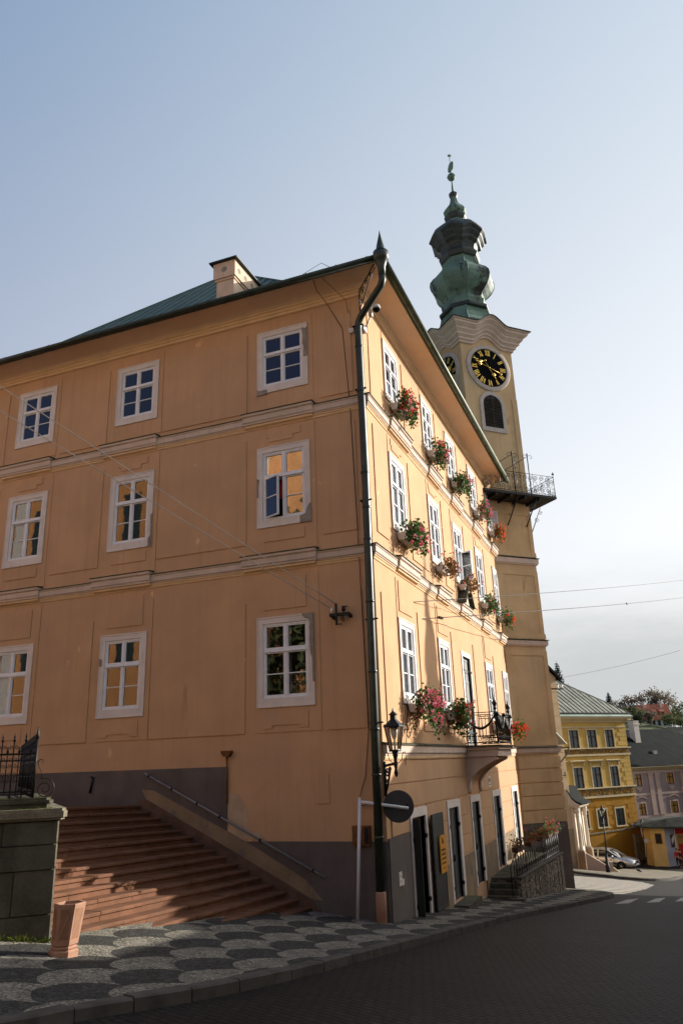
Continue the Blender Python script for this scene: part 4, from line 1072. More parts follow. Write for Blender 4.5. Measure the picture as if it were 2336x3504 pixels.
flower_box(16.3, cT, 'orange-red geranium planter under the top-storey window beside the tower', ['pet_orange'], n_leaf=200, n_pet=70, w=.85)
flower_box(2.4, cM, 'broad white planter of rose-pink geraniums under the middle-storey window nearest the downpipe', ['pet_rose', 'pet_pink'], n_leaf=460, n_pet=44, w=1.1)
flower_box(6.2, cM, 'white planter with withered brownish flowers under the second middle-storey window', ['pet_orange'], leafmat='leaf_dry', n_leaf=150, n_pet=8, hang=.05)
flower_box(9.3, cM, 'white planter with sparse withered stalks standing above the small pediment', ['pet_rose'], leafmat='leaf_dry', n_leaf=130, n_pet=6, hang=.1)
flower_box(13.0, cM, 'half-dry planter of pale pink flowers under the fourth middle-storey window', ['pet_rose'], n_leaf=300, n_pet=18)
flower_box(16.3, cM, 'green planter with orange blooms under the middle-storey window beside the tower', ['pet_orange'], n_leaf=300, n_pet=26, w=.85)
flower_box(2.55, cB + .05, 'lush planter of pink geraniums above the wall lantern', ['pet_pink', 'pet_rose'], n_leaf=520, n_pet=84, w=1.25, hang=.55)
flower_box(6.3, cB, 'dark red and pink geranium planter just left of the iron balcony', ['pet_pink', 'pet_red'], n_leaf=480, n_pet=46, w=1.15, hang=.5)
flower_box(12.9, cB - .12, 'pink geranium planter seen through the bars of the balcony', ['pet_pink'], n_leaf=220, n_pet=30)
flower_box(16.3, cB - .2, 'bright orange-red geranium planter between the balcony and the tower', ['pet_orange', 'pet_red'], n_leaf=280, n_pet=66, w=.9)

# ------------------------------------------------------------------ things fixed to the town hall or standing before it
# wall lantern on a cast bracket at the corner
lx, ly = .40, -.38
lamp = thing('wall_lantern', 'black six-sided wall lantern on an ornate iron bracket at the house corner', 'lantern', (.05, -.05, 3.3))
m = MB(); FBk = frame((.02, -.02, 0), (q_, -q_, 0), (q_, q_, 0))
m.tube([FBk(0, 0, 3.4), FBk(.28, 0, 3.43), FBk(.5, 0, 3.44)], .03, 6); m.tube([FBk(.02, 0, 2.85), FBk(.12, 0, 3.0), FBk(.3, 0, 3.36)], .026, 6); m.tube([FBk(0.01, 0, 2.8), FBk(0.01, 0, 3.5)], .035, 6)
m.scroll(FBk, .14, 3.26, .10, 1.5, 0, .018); m.scroll(FBk, .10, 3.06, .07, 1.5, 0, .016); m.scroll(FBk, .26, 3.33, .06, 1.3, 0, .014)
m.lathe((lx, ly, 0), [(.02, 3.18), (.05, 3.26), (.03, 3.34), (.055, 3.44), (.035, 3.52), (.06, 3.62), (.075, 3.70)], 8)
for k in range(2):
    s = 1 if k else -1; m.tube([(lx + s*.03, ly + s*.012, 3.44), (lx + s*.12, ly + s*.05, 3.52), (lx + s*.15, ly + s*.06, 3.66), (lx + s*.19, ly + s*.08, 3.68), (lx + s*.2, ly + s*.08, 3.62)], .009, 4)
m.build('bracket', MAT['iron'], lamp)
def lantern_head(root, c, s=1.0, n=6, iron='iron'):
    c = V(c); z = c.z
    m = MB(); rt, rb = .205*s, .115*s; h = .48*s
    for k in range(n):
        a = 2*pi*k/n + .3; b = 2*pi*(k + 1)/n + .3
        p0, p1 = c + V((rb*cos(a), rb*sin(a), 0)), c + V((rt*cos(a), rt*sin(a), h)); q0, q1 = c + V((rb*cos(b), rb*sin(b), 0)), c + V((rt*cos(b), rt*sin(b), h))
        m.tube([p0, p1], .012*s, 4); m.bar(p0, q0, .02*s, .02*s); m.bar(p1, q1, .025*s, .025*s); m.ball(p1 + V((0, 0, .04*s)), .02*s, 6, 4)
    m.lathe(c, [(.13*s, -.03*s), (.13*s, 0), (.06*s, .004)], n, .3, sm=False)
    m.lathe(c, [(rt + .035*s, h), (rt + .02*s, h + .02*s), (.13*s, h + .1*s), (.075*s, h + .155*s), (.07*s, h + .24*s), (.105*s, h + .25*s), (.03*s, h + .32*s), (.008*s, h + .40*s)], n, .3, sm=False)
    fr = m.build('lantern_frame', MAT[iron], root)
    m = MB()
    for k in range(n):
        a = 2*pi*k/n + .3; b = 2*pi*(k + 1)/n + .3; e = .985
        m.add([c + V((rb*e*cos(a), rb*e*sin(a), .01*s)), c + V((rb*e*cos(b), rb*e*sin(b), .01*s)), c + V((rt*e*cos(b), rt*e*sin(b), h*.99)), c + V((rt*e*cos(a), rt*e*sin(a), h*.99))], [(0, 1, 2, 3)])
    m.build('lantern_pane', MAT['lamp_glass'], root)
    m = MB(); m.lathe(c, [(.02*s, .0), (.022*s, .22*s), (.05*s, .26*s), (.075*s, .34*s), (.085*s, .46*s)], 10); m.build('lamp_shade', MAT['frost'], root)
lantern_head(lamp, (lx, ly, 3.72), 1.0)
# no-entry style disc seen from behind on a gallows post
sg = thing('road_sign', 'round road sign seen from its grey back, carried by a white gallows post', 'road sign', (-.64, -.34, .40))
m = MB(); pb, pt_, pe = V((-.64, -.34, .38)), V((-.47, -.32, 2.70)), V((.50, .02, 2.535))
pb = V((-.62, -.32, .38))
m.tube([pb, pt_ + V((0, 0, .05))], .036, 10); m.tube([pt_, pe], .033, 10); m.ball(pt_ + V((0, 0, .05)), .038, 8, 4)
m.build('post', MAT['white_metal'], sg)
m = MB(); ax = (V((.93, .36, 0)), V((0, 0, 1)), V((.36, -.93, 0))); m.lathe((.29, .005, 2.575), [(.325, -.09), (.33, -.075), (.33, -.07), (.315, -.066)], 40, axis=ax, sm=False); m.build('disc', MAT['sign_back'], sg)
m = MB()
for q in ((.05, .0), (.44, .0)): m.box(frame((.29, .005, 2.575), (.93, .36, 0), (.36, -.93, 0)), q[0] - .29, q[0] - .25, -.068, .035, -.03, .05)
m.build('sign_clamp', MAT['iron'], sg)
# electricity bracket
eb = thing('cable_bracket', 'black iron cable bracket with insulators fixed to the shaded ochre wall', 'cable bracket', (-.9, -.1, 6.8))
m = MB(); m.box(FW, -1.09, -.60, -.22, -.15, 6.77, 6.84); m.box(FW, -.93, -.88, -.25, -.222, 6.55, 7.06); m.bar((-1.06, -.18, 6.8), (-1.0, 0, 6.72), .06, .06); m.bar((-.62, -.18, 6.8), (-.62, 0, 6.76), .07, .07)
m.tube([(-.74, -.18, 6.84), (-.74, -.18, 6.98)], .016, 5); m.tube([(-.74, -.2, 6.77), (-.74, -.2, 6.62)], .012, 4); m.tube([(-.77, -.2, 6.77), (-.8, -.2, 6.64)], .012, 4); m.build('bracket', MAT['iron'], eb)
m = MB(); m.lathe((-.74, -.18, 0), [(.03, 6.88), (.055, 6.9), (.04, 6.94), (.05, 6.97), (.02, 7.0)], 8); m.build('insulator', MAT['iron'], eb)
m = MB(); m.tube([(-1.03, -.18, 6.84), (-1.03, -.18, 6.9)], .02, 5); m.lathe((-1.03, -.18, 0), [(.03, 6.88), (.055, 6.9), (.035, 6.925), (.05, 6.945), (.02, 6.98)], 8); m.build('insulator', MAT['porcelain'], eb)
def cable(name, label, pts, r, mat, sag=.0, grp=None):
    a, b = V(pts[0]), V(pts[1]); P = [a.lerp(b, i/14) - V((0, 0, sag*4*(i/14)*(1 - i/14))) for i in range(15)]
    m = MB(); m.tube(P, r, 5); return tag(m.build(name, MAT[mat], None), label, 'cable', grp)
cable('overhead_cable', 'upper pale cable slanting down across the shaded wall to the insulator bracket', [(-.90, -.24, 7.05), (-13.5, -10.2, 17.0)], .013, 'wire')
cable('overhead_cable', 'lower pale cable slanting down across the shaded wall to the insulator bracket', [(-1.03, -.2, 6.95), (-13.5, -10.2, 16.0)], .013, 'wire')
cable('overhead_cable', 'upper dark wire running from the bracket across the sunny facade into the sky', [(-.74, -.2, 6.98), (9.1, 43.3, 15.42)], .011, 'wire_dark', .1)
cable('overhead_cable', 'lower dark wire running from the bracket across the sunny facade into the sky', [(-.9, -.24, 6.57), (8.9, 43.3, 14.14)], .013, 'wire_dark', .1)
m = MB()
for t in (.055, .12, .62): p = V((-.9, -.24, 6.57)).lerp(V((8.9, 43.3, 14.14)), t) - V((0, 0, .4*t*(1-t))); m.box(frame(p, (.22, .97, 0), (.97, -.22, 0)), -.12, .12, -.03, .03, -.04, .03)
p0 = V((-.9, -.24, 6.57)).lerp(V((8.9, 43.3, 14.14)), .055) - V((0, 0, .02)); m.tube([p0, p0 + V((-.15, -.1, -.9)), (.06, 1.95, 5.0), (.05, 1.7, 4.2), (.05, 1.45, 3.4)], .009, 4)
tag(m.build('cable_clamps', MAT['wire_dark'], None), 'small dark clamps with a thin drop wire on the lower wire across the sunny facade', 'cable clamp')
# dome camera
cm_ = thing('security_camera', 'white dome security camera on an arm below the eaves corner', 'camera', (0, .1, 14.3))
m = MB(); m.box(FW, .0, .09, -.12, .12, 14.26, 14.42); m.tube([(.05, 0, 14.36), (.16, -.05, 14.42), (.27, -.08, 14.62)], .022, 6); m.box(FW, .24, .33, -.14, -.03, 14.6, 14.72)
m.tube([(.29, -.09, 14.7), (.30, -.09, 14.86), (.36, -.09, 14.92), (.44, -.1, 14.88)], .022, 6); m.lathe((.45, -.1, 0), [(.11, 14.77), (.115, 14.81), (.09, 14.88), (.03, 14.91)], 12); m.build('arm', MAT['box_white'], cm_)
m = MB(); m.ball((.45, -.1, 14.77), .098, 12, 8, (1, 1, .9)); m.build('dome', MAT['clock_black'], cm_)
# meter cupboard, vents and small fittings
mc = thing('meter_cupboard', 'brown wooden meter cupboard low on the shaded wall beside the downpipe', 'cupboard', (-.6, 0, 1.8))
m = MB(); m.box(FL, -.76, -.36, .0, .10, 1.80, 2.20); m.build('case', MAT['wood'], mc)
m = MB(); m.box(FL, -.73, -.49, .102, .112, 1.83, 2.17); m.build('cupboard_door', MAT['wood'], mc)
m = MB(); m.box(FL, -.47, -.38, .10, .106, 1.84, 2.17); m.build('side_slot', MAT['dark'], mc)
m = MB(); m.pd(FL, [(-3.93, 3.74), (-3.80, 3.74), (-3.74, 3.82), (-3.74, 3.87), (-4.0, 3.87), (-4.0, 3.82)], .0, .14); m.tube([FL(-3.87, .07, 3.75), FL(-3.87, .05, 3.4), FL(-3.86, .05, 2.7)], .02, 5); tag(m.build('vent_pipe', MAT['wood'], None), 'rusty funnel-topped pipe above the corner of the upper grey plinth', 'pipe')
m = MB(); m.tube([FL(-7.75, .05, 3.36), FL(-7.74, .12, 3.4), FL(-7.7, .12, 3.38)], .02, 5); m.tube([FL(-7.72, .05, 3.38), FL(-7.78, .07, 3.0)], .03, 6); tag(m.build('pipe_stub', MAT['iron'], None), 'short dark pipe stub on the upper grey plinth above the stairs', 'pipe')
hn = thing('wall_notice', 'white door-number plates on the corner plinth left of the open door', 'plate', (.04, .7, 1.0))
m = MB(); m.box(FR, .52, .72, .04, .055, .95, 1.22); m.box(FR, .74, .86, .04, .052, .93, 1.06); m.build('plate', MAT['box_white'], hn)
m = MB()
for z in (1.02, 1.12): m.box(FR, .6, .64, .055, .058, z, z + .03)
m.build('print', MAT['ink_grey'], hn)
nt = thing('paper_notice', 'small white notice pasted high on the sunny wall right of the balcony console', 'notice', (.03, 11.2, 2.7))
m = MB(); m.box(FR, 11.0, 11.36, .024, .034, 2.56, 2.9); m.build('sheet', MAT['box_white'], nt); m = MB(); m.box(FR, 11.05, 11.3, .034, .0365, 2.62, 2.66); m.box(FR, 11.05, 11.3, .034, .0365, 2.72, 2.84); m.build('print', MAT['ink_grey'], nt)
n2 = thing('paper_notice', 'small white notice pasted on the fourth iron door', 'notice', (-.03, 12.1, 1.3))
m = MB(); m.box(FR, 11.72, 12.02, -.044, -.036, 1.28, 1.56); m.build('sheet', MAT['box_white'], n2); m = MB(); m.box(FR, 11.76, 11.98, -.036, -.033, 1.33, 1.36); m.box(FR, 11.76, 11.98, -.036, -.033, 1.42, 1.5); m.build('print', MAT['ink_grey'], n2)
# advertising board on the open leaf
pq = thing('advertising_board', 'orange wooden board with an arched top and dark lettering on the open black door leaf', 'board', (.14, 3.85, 1.2))
m = MB(); c, r_ = 3.86, .29
m.pd(FR, [(c - r_, .80), (c + r_, .80)] + [(c + r_*cos(pi*k/10), 1.60 + .08*sin(pi*k/10)) for k in range(11)], .15, .175); m.build('board', MAT['plaque'], pq)
m = MB()
for k in range(3): m.bar(FR(c - .08 + .05*k, .177, 1.50), FR(c - .08 + .07*k, .177, 1.62 - .03*k), .03, .006, up=(1, 0, 0))
m.bar(FR(c - .12, .177, 1.49), FR(c + .12, .177, 1.49), .02, .006, up=(1, 0, 0)); m.build('emblem', MAT['ink'], pq)
m = MB(); rr_ = random.Random(3)                        # four worn rows too faded to read
for z in (1.33, 1.23, 1.13, 1.03):
    u = c - .20
    while u < c + .19:
        w = rr_.uniform(.02, .045); m.box(FR, u, u + w, .174, .1775, z - .028, z - .028 + rr_.uniform(.035, .056)); u += w + rr_.uniform(.008, .02)
m.build('worn_lettering', MAT['ink'], pq)
m = MB(); m.box(FR, c - .16, c + .16, .175, .179, .9, .915); m.build('rule', MAT['ink'], pq)
# handrail on the left wall
hr_ = thing('handrail', 'grey steel handrail slanting up the shaded wall beside the red stairs', 'handrail', (-4, -.12, 2))
m = MB(); a, b = FL(-1.40, .12, 1.18), FL(-6.14, .12, 3.43); m.tube([a, b], .024, 8); m.build('rail', MAT['rail_steel'], hr_)
m = MB()
for t in (.06, .33, .55, .68, .83, .97) : 
    p = a.lerp(b, t); m.tube([p, V((p.x, -.02, p.z - .06))], .018, 5); m.ball(p, .04, 6, 4)
m.build('bracket', MAT['iron'], hr_)
# ------------------------------------------------------------------ GROUND, PAVEMENT, ROAD
KERB = [(-3.2, -40), (-1.6, -18), (-.75, -13), (-.08, -10.5), (.06, -9.55), (.42, -8.3), (.72, -6.6), (.98, -3.7), (1.3, .3), (1.64, 4.3), (2.35, 9.8), (2.85, 13.6), (3.16, 16.4), (3.18, 17.2), (3.0, 17.8), (2.6, 18.15), (1.4, 18.2), (-1.5, 18.0)]
def smooth(pts, n=6):                                    # Catmull-Rom
    out = []
    for i in range(len(pts) - 1):
        p0, p1, p2, p3 = [V((*pts[max(0, min(len(pts)-1, j))], 0)) for j in (i-1, i, i+1, i+2)]
        for k in range(n):
            t = k/n; q = .5*((2*p1) + (p2 - p0)*t + (2*p0 - 5*p1 + 4*p2 - p3)*t*t + (3*p1 - p0 - 3*p2 + p3)*t**3); out.append((q.x, q.y))
    out.append(pts[-1]); return out
KS = smooth(KERB, 8)
RD = .12                                                 # the road lies this far under the pavement
m = MB()
def pav(x, y): return V((x, y, gz(x, y)))
rows = [p for p in KS]
for (x0, y0), (x1, y1) in zip(KS[:-1], KS[1:]):
    if y1 <= y0: continue
    for a, b in (((x0, y0), (x1, y1)),):
        c0, c1 = max(0, min(x0, 0)), max(0, min(x1, 0))
        xs0 = [x0] + ([0] if x0 > .01 else [x0 - .01]) + [-3.5, -16]; xs1 = [x1] + ([0] if x1 > .01 else [x1 - .01]) + [-3.5, -16]
        for j in range(3): m.add([pav(xs0[j], y0), pav(xs1[j], y1), pav(xs1[j+1], y1), pav(xs0[j+1], y0)], [(0, 1, 2, 3)])
o = len(m.v); tip = [p for p in KS if p[1] >= 17.0 and p[0] > -1.4]
m.add([pav(*p) for p in tip] + [pav(-1.4, 17.0)], [tuple(range(len(tip) + 1))])
pv = m.build('pavement', MAT['pavement'], kind='structure')
m = MB()
def gridy(a, b, n): return [a + (b - a)*i/n for i in range(n + 1)]
def sheet(m, xs, ys, f):
    o = len(m.v); n = len(xs)
    for y in ys:
        for x in xs: m.v.append(V((x, y, f(x, y))))
    for j in range(len(ys) - 1):
        for i in range(n - 1): m.f.append([o + j*n + i, o + j*n + i + 1, o + (j+1)*n + i + 1, o + (j+1)*n + i]); m.sm.append(False); m.mi.append(0)
sheet(m, gridy(-40, -4, 8) + [-2, 0, 2, 4, 7, 12, 20, 35, 60], gridy(-45, 40, 34) + gridy(41, 60, 19) + [70, 85, 110], lambda x, y: gz(x, y) - RD)
m.build('road', MAT['road'], kind='structure')
# kerb stones
m = MB(); acc = 0; seg = []; kp = [V((x, y, 0)) for x, y in KS]
i = 0
def kerb_run(m, P, step=.95, w=.2, h=RD):
    L = [0]
    for a, b in zip(P[:-1], P[1:]): L.append(L[-1] + (b - a).length)
    def at(s):
        for k in range(len(L) - 1):
            if s <= L[k+1]: t = (s - L[k])/max(1e-9, L[k+1] - L[k]); return P[k].lerp(P[k+1], t)
        return P[-1]
    s = 0; r = random.Random(5)
    while s < L[-1] - .2:
        st = step*r.uniform(.75, 1.2); e = min(L[-1], s + st) - .018
        a, b = at(s), at(e); md = at((s + e)/2)
        t = (b - a).normalized(); nrm = V((t.y, -t.x, 0))
        dz = r.uniform(-.008, .01)
        A = []
        for p in (a, md, b):
            g = gz(p.x, p.y) + .012 + dz
            A.append([V((p.x, p.y, g - .22)) + nrm*(w*.15), V((p.x, p.y, g - .02)) + nrm*(w*.13), V((p.x, p.y, g)) + nrm*(w*.02), V((p.x, p.y, g)) - nrm*(w*.85), V((p.x, p.y, g - .22)) - nrm*(w*.85)])
        o = len(m.v)
        for g in A: m.v += g
        for k in range(2):
            for q in range(5): m.f.append([o + k*5 + q, o + k*5 + (q+1) % 5, o + k*5 + 5 + (q+1) % 5, o + k*5 + 5 + q]); m.sm.append(False); m.mi.append(0)
        m.f += [[o + q for q in range(5)], [o + 10 + q for q in range(5)]]; m.sm += [False]*2; m.mi += [0]*2
        s = e + .018
kerb_run(m, kp)
K2 = smooth([(-6, 41), (-.9, 38.6), (.9, 37.2), (2.5, 35.2), (4.2, 35.4), (5.3, 38.5), (6.0, 44), (7.5, 47)], 6)
kerb_run(m, [V((x, y, 0)) for x, y in K2], w=.28)
m.build('kerb', MAT['kerb'], kind='structure')
# the farther pavement round the lamp post
m = MB(); P2 = [pav(x, y) + V((0, 0, .004)) for x, y in K2]
for (a, b) in zip(P2[:-1], P2[1:]):
    a2, b2 = V((a.x*.6 - 2, max(a.y + 3, 44 + a.x*.4), 0)), V((b.x*.6 - 2, max(b.y + 3, 44 + b.x*.4), 0))
    for q in (a2, b2): q.z = gz(q.x, q.y) + .004
    m.add([a, b, b2, a2], [(0, 1, 2, 3)])
m.build('far_pavement', pbr('far_paving', (.17, .145, .105), .85, var=.2, scale=1.2, fine=9, bump=.4, bd=.02), kind='structure')
# striped crossing of light and dark setts, and the painted zebra blocks
m = MB(); S_ = [(1.0, 18.45), (3.0, 18.5), (3.5, 20), (4.1, 25), (4.35, 30), (3.6, 33), (1.7, 34.5), (-1.5, 33.5), (-2.5, 24)]
cx_, cy_ = 1.2, 26
for (x0, y0), (x1, y1) in zip(S_, S_[1:] + S_[:1]):
    m.add([V((cx_, cy_, gz(cx_, cy_) - RD + .006)), V((x0, y0, gz(x0, y0) - RD + .006)), V((x1, y1, gz(x1, y1) - RD + .006))], [(0, 1, 2)])
m.build('striped_paving', MAT['stripes'], kind='structure')
for k in range(5):
    m = MB(); a, b = V((3.48, 13.11, 0)), V((3.72, 16.0, 0)); c, d = V((4.08, 17.2, 0)), V((3.88, 14.0, 0)); off = V((.93, 2.0, 0))*k
    m.add([V(((p + off).x, (p + off).y, gz((p + off).x, (p + off).y) - RD + .005)) for p in (a, d, c, b)], [(0, 1, 2, 3)])
    m.build('zebra_marking', MAT['mark'], kind='structure')

# ------------------------------------------------------------------ STAIRS
def st_top(k, y): return .609 + .139*k - .04*y
st = thing('staircase', 'broad flight of worn red stone steps climbing along the shaded wall', 'stairs', (-4, -4, 1))
m = MB(); dk = MB()
TR = .2985; NS = 16
def cheek(x): return -7.45 - .62*(-2.4 - x) if x < -2.4 else -9.0
r = random.Random(11)
for k in range(NS):
    x0 = -1.749 - TR*k; x1 = x0 - TR - .03 if k < NS - 1 else x0 - 4.5
    ys = [-.07]; y = -.07 - r.uniform(.6, 1.5)
    while y > -8.4: ys.append(y); y -= r.uniform(1.0, 1.9)
    ys.append(-8.4)
    for a, b in zip(ys[:-1], ys[1:]):
        b += .008; dz = r.uniform(-.006, .006); dx = r.uniform(-.008, .008)
        top = [V((x0 + dx, a, st_top(k, a) + dz)), V((x0 + dx, b, st_top(k, b) + dz)), V((x1, b, st_top(k, b) + dz)), V((x1, a, st_top(k, a) + dz))]
        e = .014
        lip = [p + V((-e if i < 2 else 0, 0, 0)) for i, p in enumerate(top)]
        low = [p - V((0, 0, .05)) for p in top]
        # tread slab with a nosing and softened edge
        o = len(m.v); m.v += lip + [p - V((0, 0, e)) for p in top] + low
        m.f += [[o, o+1, o+2, o+3], [o, o+1, o+5, o+4], [o+4, o+5, o+9, o+8], [o+8, o+9, o+10, o+11], [o+1, o+2, o+10, o+9, o+5], [o, o+3, o+11, o+8, o+4], [o+2, o+3, o+11, o+10]]; m.sm += [False]*7; m.mi += [0]*7
    ys = [-.07]; y = -.07 - r.uniform(.8, 2)
    while y > -8.3: ys.append(y); y -= r.uniform(1.2, 2.4)
    ys.append(-8.4)
    for a, b in zip(ys[:-1], ys[1:]):
        b += .01
        T = [V((x0 - .03, a, st_top(k, a) - .052)), V((x0 - .03, b, st_top(k, b) - .052)), V((x1, b, st_top(k, b) - .052)), V((x1, a, st_top(k, a) - .052))]
        dk.prism([p - V((0, 0, .35)) for p in T], T)
m.build('tread', MAT['step'], st); dk.build('riser', MAT['step'], st)

# ------------------------------------------------------------------ LEFT: stone terrace wall with iron fence, bin
tw = thing('terrace_wall', 'old mossy ashlar terrace wall with a moulded cap at the foot of the stairs', 'wall', (-2.6, -7.5, 1.3))
Fa, Fn = V((-.73, -.68, 0)).normalized(), V((.68, -.73, 0)).normalized()   # along the front (leftwards), outwards
P0 = V((-2.375, -7.36, 0)); BK = V((-.72, .70, 0)).normalized()             # the side wall runs back beside the stairs
def ell(e, z0, z1, m, back=9, front=7, th=.5):
    a = P0 + Fn*e - Fa*e; q = [a + Fa*front, a, a + V((-.30, .955, 0))*.13 , a + V((-.30, .955, 0))*.13 + BK*back, a + Fa*(front) + BK*back]
    m.prism([p + V((0, 0, z0)) for p in q], [p + V((0, 0, z1)) for p in q])
m = MB(); r = random.Random(2); z = .2
for zt in (1.15, 1.68, 2.24, 2.56, 2.86):
    s = 0; ell(-.03, z - .02, zt + .02, m)
    while s < 4:
        w = r.uniform(.5, 1.1); a = P0 + Fa*s; b = P0 + Fa*(s + w - .014); dd = r.uniform(-.008, .012)
        m.prism([a + Fn*dd + V((0, 0, z)), b + Fn*dd + V((0, 0, z)), b - Fn*.2 + V((0, 0, z)), a - Fn*.06 + V((0, 0, z))], [a + Fn*dd + V((0, 0, zt - .014)), b + Fn*dd + V((0, 0, zt - .014)), b - Fn*.2 + V((0, 0, zt - .014)), a - Fn*.06 + V((0, 0, zt - .014))])
        s += w
    z = zt
m.build('stonework', MAT['old_stone'], tw)
m = MB(); ell(.035, 2.87, 2.90, m); ell(.065, 2.902, 2.985, m); ell(.045, 2.987, 3.02, m); m.build('cap', MAT['cap_stone'], tw)
m = MB(); ell(-.16, 3.0, 3.09, m); ell(-.13, 3.092, 3.13, m); ell(-.17, 3.132, 3.165, m); m.build('upper_course', MAT['old_stone'], tw)
m = MB(); r = random.Random(4)
for i in range(420):
    s = abs(r.gauss(0, .5)); b = P0 - Fn*r.uniform(.02, .12) + Fa*s if i < 160 else P0 + Fa*r.uniform(.1, .9) - Fn*r.uniform(.26, .36)
    m.leaf(V((b.x, b.y, 3.02 if i < 160 else 3.165)), (r.gauss(0, .5), r.gauss(0, .5), 1), .012, r.uniform(.03, .05), r.uniform(0, 6))
for i in range(260): 
    b = P0 + Fn*r.uniform(.0, .06) + Fa*r.uniform(-.04, .9); m.leaf(V((b.x, b.y, gz(b.x, b.y))), (r.gauss(0, 1), r.gauss(0, 1), .4), .02, r.uniform(.05, .12), r.uniform(0, 6))
tag(m.build('moss_tufts', MAT['grass'], None, recalc=False, kind='stuff'), 'thin moss and grass tufts on and below the terrace wall', 'grass')
fe = thing('iron_fence', 'black wrought iron fence with spear points and scrolls on top of the terrace wall', 'fence', (-2.7, -7.6, 3.15))
f0 = P0 - Fn*.25 + Fa*.36; FF = frame(f0, Fa, Fn); FBk = frame(f0, BK, Fn)
m = MB(); Z0 = 3.17
def fence_run(F, n, step, first=True):
    for i in range(n):
        u = i*step; m.tube([F(u, 0, Z0 - .02), F(u, 0, Z0 + .80)], .010, 5); m.lathe(F(u, 0, 0), [(.008, Z0 + .76), (.024, Z0 + .795), (.008, Z0 + .81), (.014, Z0 + .84), (.001, Z0 + .90)], 6)
        if i < n - 1:
            h = u + step/2; m.tube([F(h, 0, Z0 + .06), F(h, 0, Z0 + .64)], .008, 5); m.lathe(F(h, 0, 0), [(.006, Z0 + .6), (.02, Z0 + .63), (.001, Z0 + .70)], 6)
            for s in (-1, 1):
                uu = h + s*step*.25
                for z in (.70, .53, .44, .33, .24): m.scroll(F, uu, Z0 + z - .0, step*.20, 1.4, 0, .0045, pi/2*(1 + s), s)
                m.ball(F(uu, 0, Z0 + .285), .014, 5, 4)
    L = (n - 1)*step
    for z, w in ((.60, .028), (.51, .02), (.085, .022), (.05, .018)): m.bar(F(-.01, 0, Z0 + z), F(L, 0, Z0 + z), .02, w)
fence_run(FF, 22, .155); fence_run(FBk, 60, .09)
m.tube([f0 + V((0, 0, Z0 - .03)), f0 + V((0, 0, Z0 + .82))], .018, 6); m.lathe(f0, [(.018, Z0 + .8), (.03, Z0 + .84), (.001, Z0 + 1.0)], 6)
m.build('fence_panel', MAT['iron'], fe)
m = MB(); Fq = frame(f0, -Fa, Fn)
m.scroll(Fq, .155, Z0 + .115, .145, 1.9, 0, .0075, pi*.62, -1, 6); m.tube([Fq(.03, 0, Z0 + .50), Fq(.05, 0, Z0 + .42), Fq(.085, 0, Z0 + .37), Fq(.10, 0, Z0 + .33), Fq(.098, 0, Z0 + .25)], .0075, 5)
m.tube([Fq(.03, 0, Z0 + .47), Fq(.055, 0, Z0 + .515), Fq(.085, 0, Z0 + .52), Fq(.105, 0, Z0 + .50), Fq(.10, 0, Z0 + .475)], .007, 5)
m.build('side_scroll', MAT['iron'], fe)

bn = thing('litter_bin', 'six-sided pinkish stone litter bin on a moulded foot beside the terrace wall', 'litter bin', (-1.70, -7.86, 1.32))
bc = V((-1.70, -7.86, 1.30)); tilt = V((.045, .02, 0)); ro = R(28.5)
def hexa(m, prof):
    o = len(m.v); n = 6
    for r_, z in prof:
        for k in range(n): a = ro + k*pi/3; m.v.append(bc + tilt*z*1.6 + V((r_*cos(a), r_*sin(a), z)))
    for i in range(len(prof) - 1):
        for k in range(n): a, b = o + i*n + k, o + i*n + (k+1) % n; m.f.append([a, b, b + n, a + n]); m.sm.append(False); m.mi.append(0)
    m.f += [[o + k for k in range(n)], [o + (len(prof)-1)*n + k for k in range(n)]]; m.sm += [False]*2; m.mi += [0]*2
m = MB(); hexa(m, [(.185, -.1), (.185, .07), (.165, .085), (.15, .09), (.165, .10), (.165, .115), (.145, .13), (.165, .145), (.197, .60), (.194, .612), (.165, .612), (.155, .5)]); m.build('body', MAT['pink_stone'], bn)
m = MB()
for k in range(6):
    a0, a1 = ro + k*pi/3, ro + (k + 1)*pi/3
    def P(u, z):
        r_ = .165 + (.197 - .165)*(z - .145)/.455 + .0025
        p, q = V((r_*cos(a0), r_*sin(a0), z)), V((r_*cos(a1), r_*sin(a1), z)); return bc + tilt*z*1.6 + p.lerp(q, u)
    m.add([P(.17, .21), P(.83, .21), P(.83, .55)], [(0, 1, 2)]); m.add([P(.17, .26), P(.17, .555), P(.77, .555)], [(0, 1, 2)])
m.build('panel', MAT['pink_panel'], bn)
m = MB(); hexa(m, [(.150, .45), (.152, .575)]); m.build('liner', MAT['dark'], bn)

# ------------------------------------------------------------------ RIGHT: raised landing, steps, rubble wall and railing
lw = thing('rubble_wall', 'low rubble stone wall holding up the landing in front of the last two iron doors', 'wall', (1.3, 13, -1.2))
W0, W1 = V((1.02, 9.70, 0)), V((1.52, 16.6, 0)); LZ = -.13
m = MB()
q = [V((.01, 9.98, 0)), V((W0.x - .05, 9.98, 0)), V((W1.x - .05, W1.y, 0)), V((.2, 17.25, 0)), V((.01, 17.2, 0))]
m.prism([p + V((0, 0, -3)) for p in q], [p + V((0, 0, LZ - .06)) for p in q])
wd = (W1 - W0).normalized(); wn = V((wd.y, -wd.x, 0))
N = 24
for i in range(N):                                       # slightly uneven face
    a, b = W0.lerp(W1, i/N), W0.lerp(W1, (i + 1)/N); d = rnd.uniform(-.012, .012)
    m.prism([p + V((0, 0, -2.6)) for p in (a - wn*.3, a + wn*d, b + wn*d, b - wn*.3)], [p + V((0, 0, LZ)) for p in (a - wn*.3, a + wn*d, b + wn*d, b - wn*.3)])
m.build('masonry', MAT['rubble'], lw)
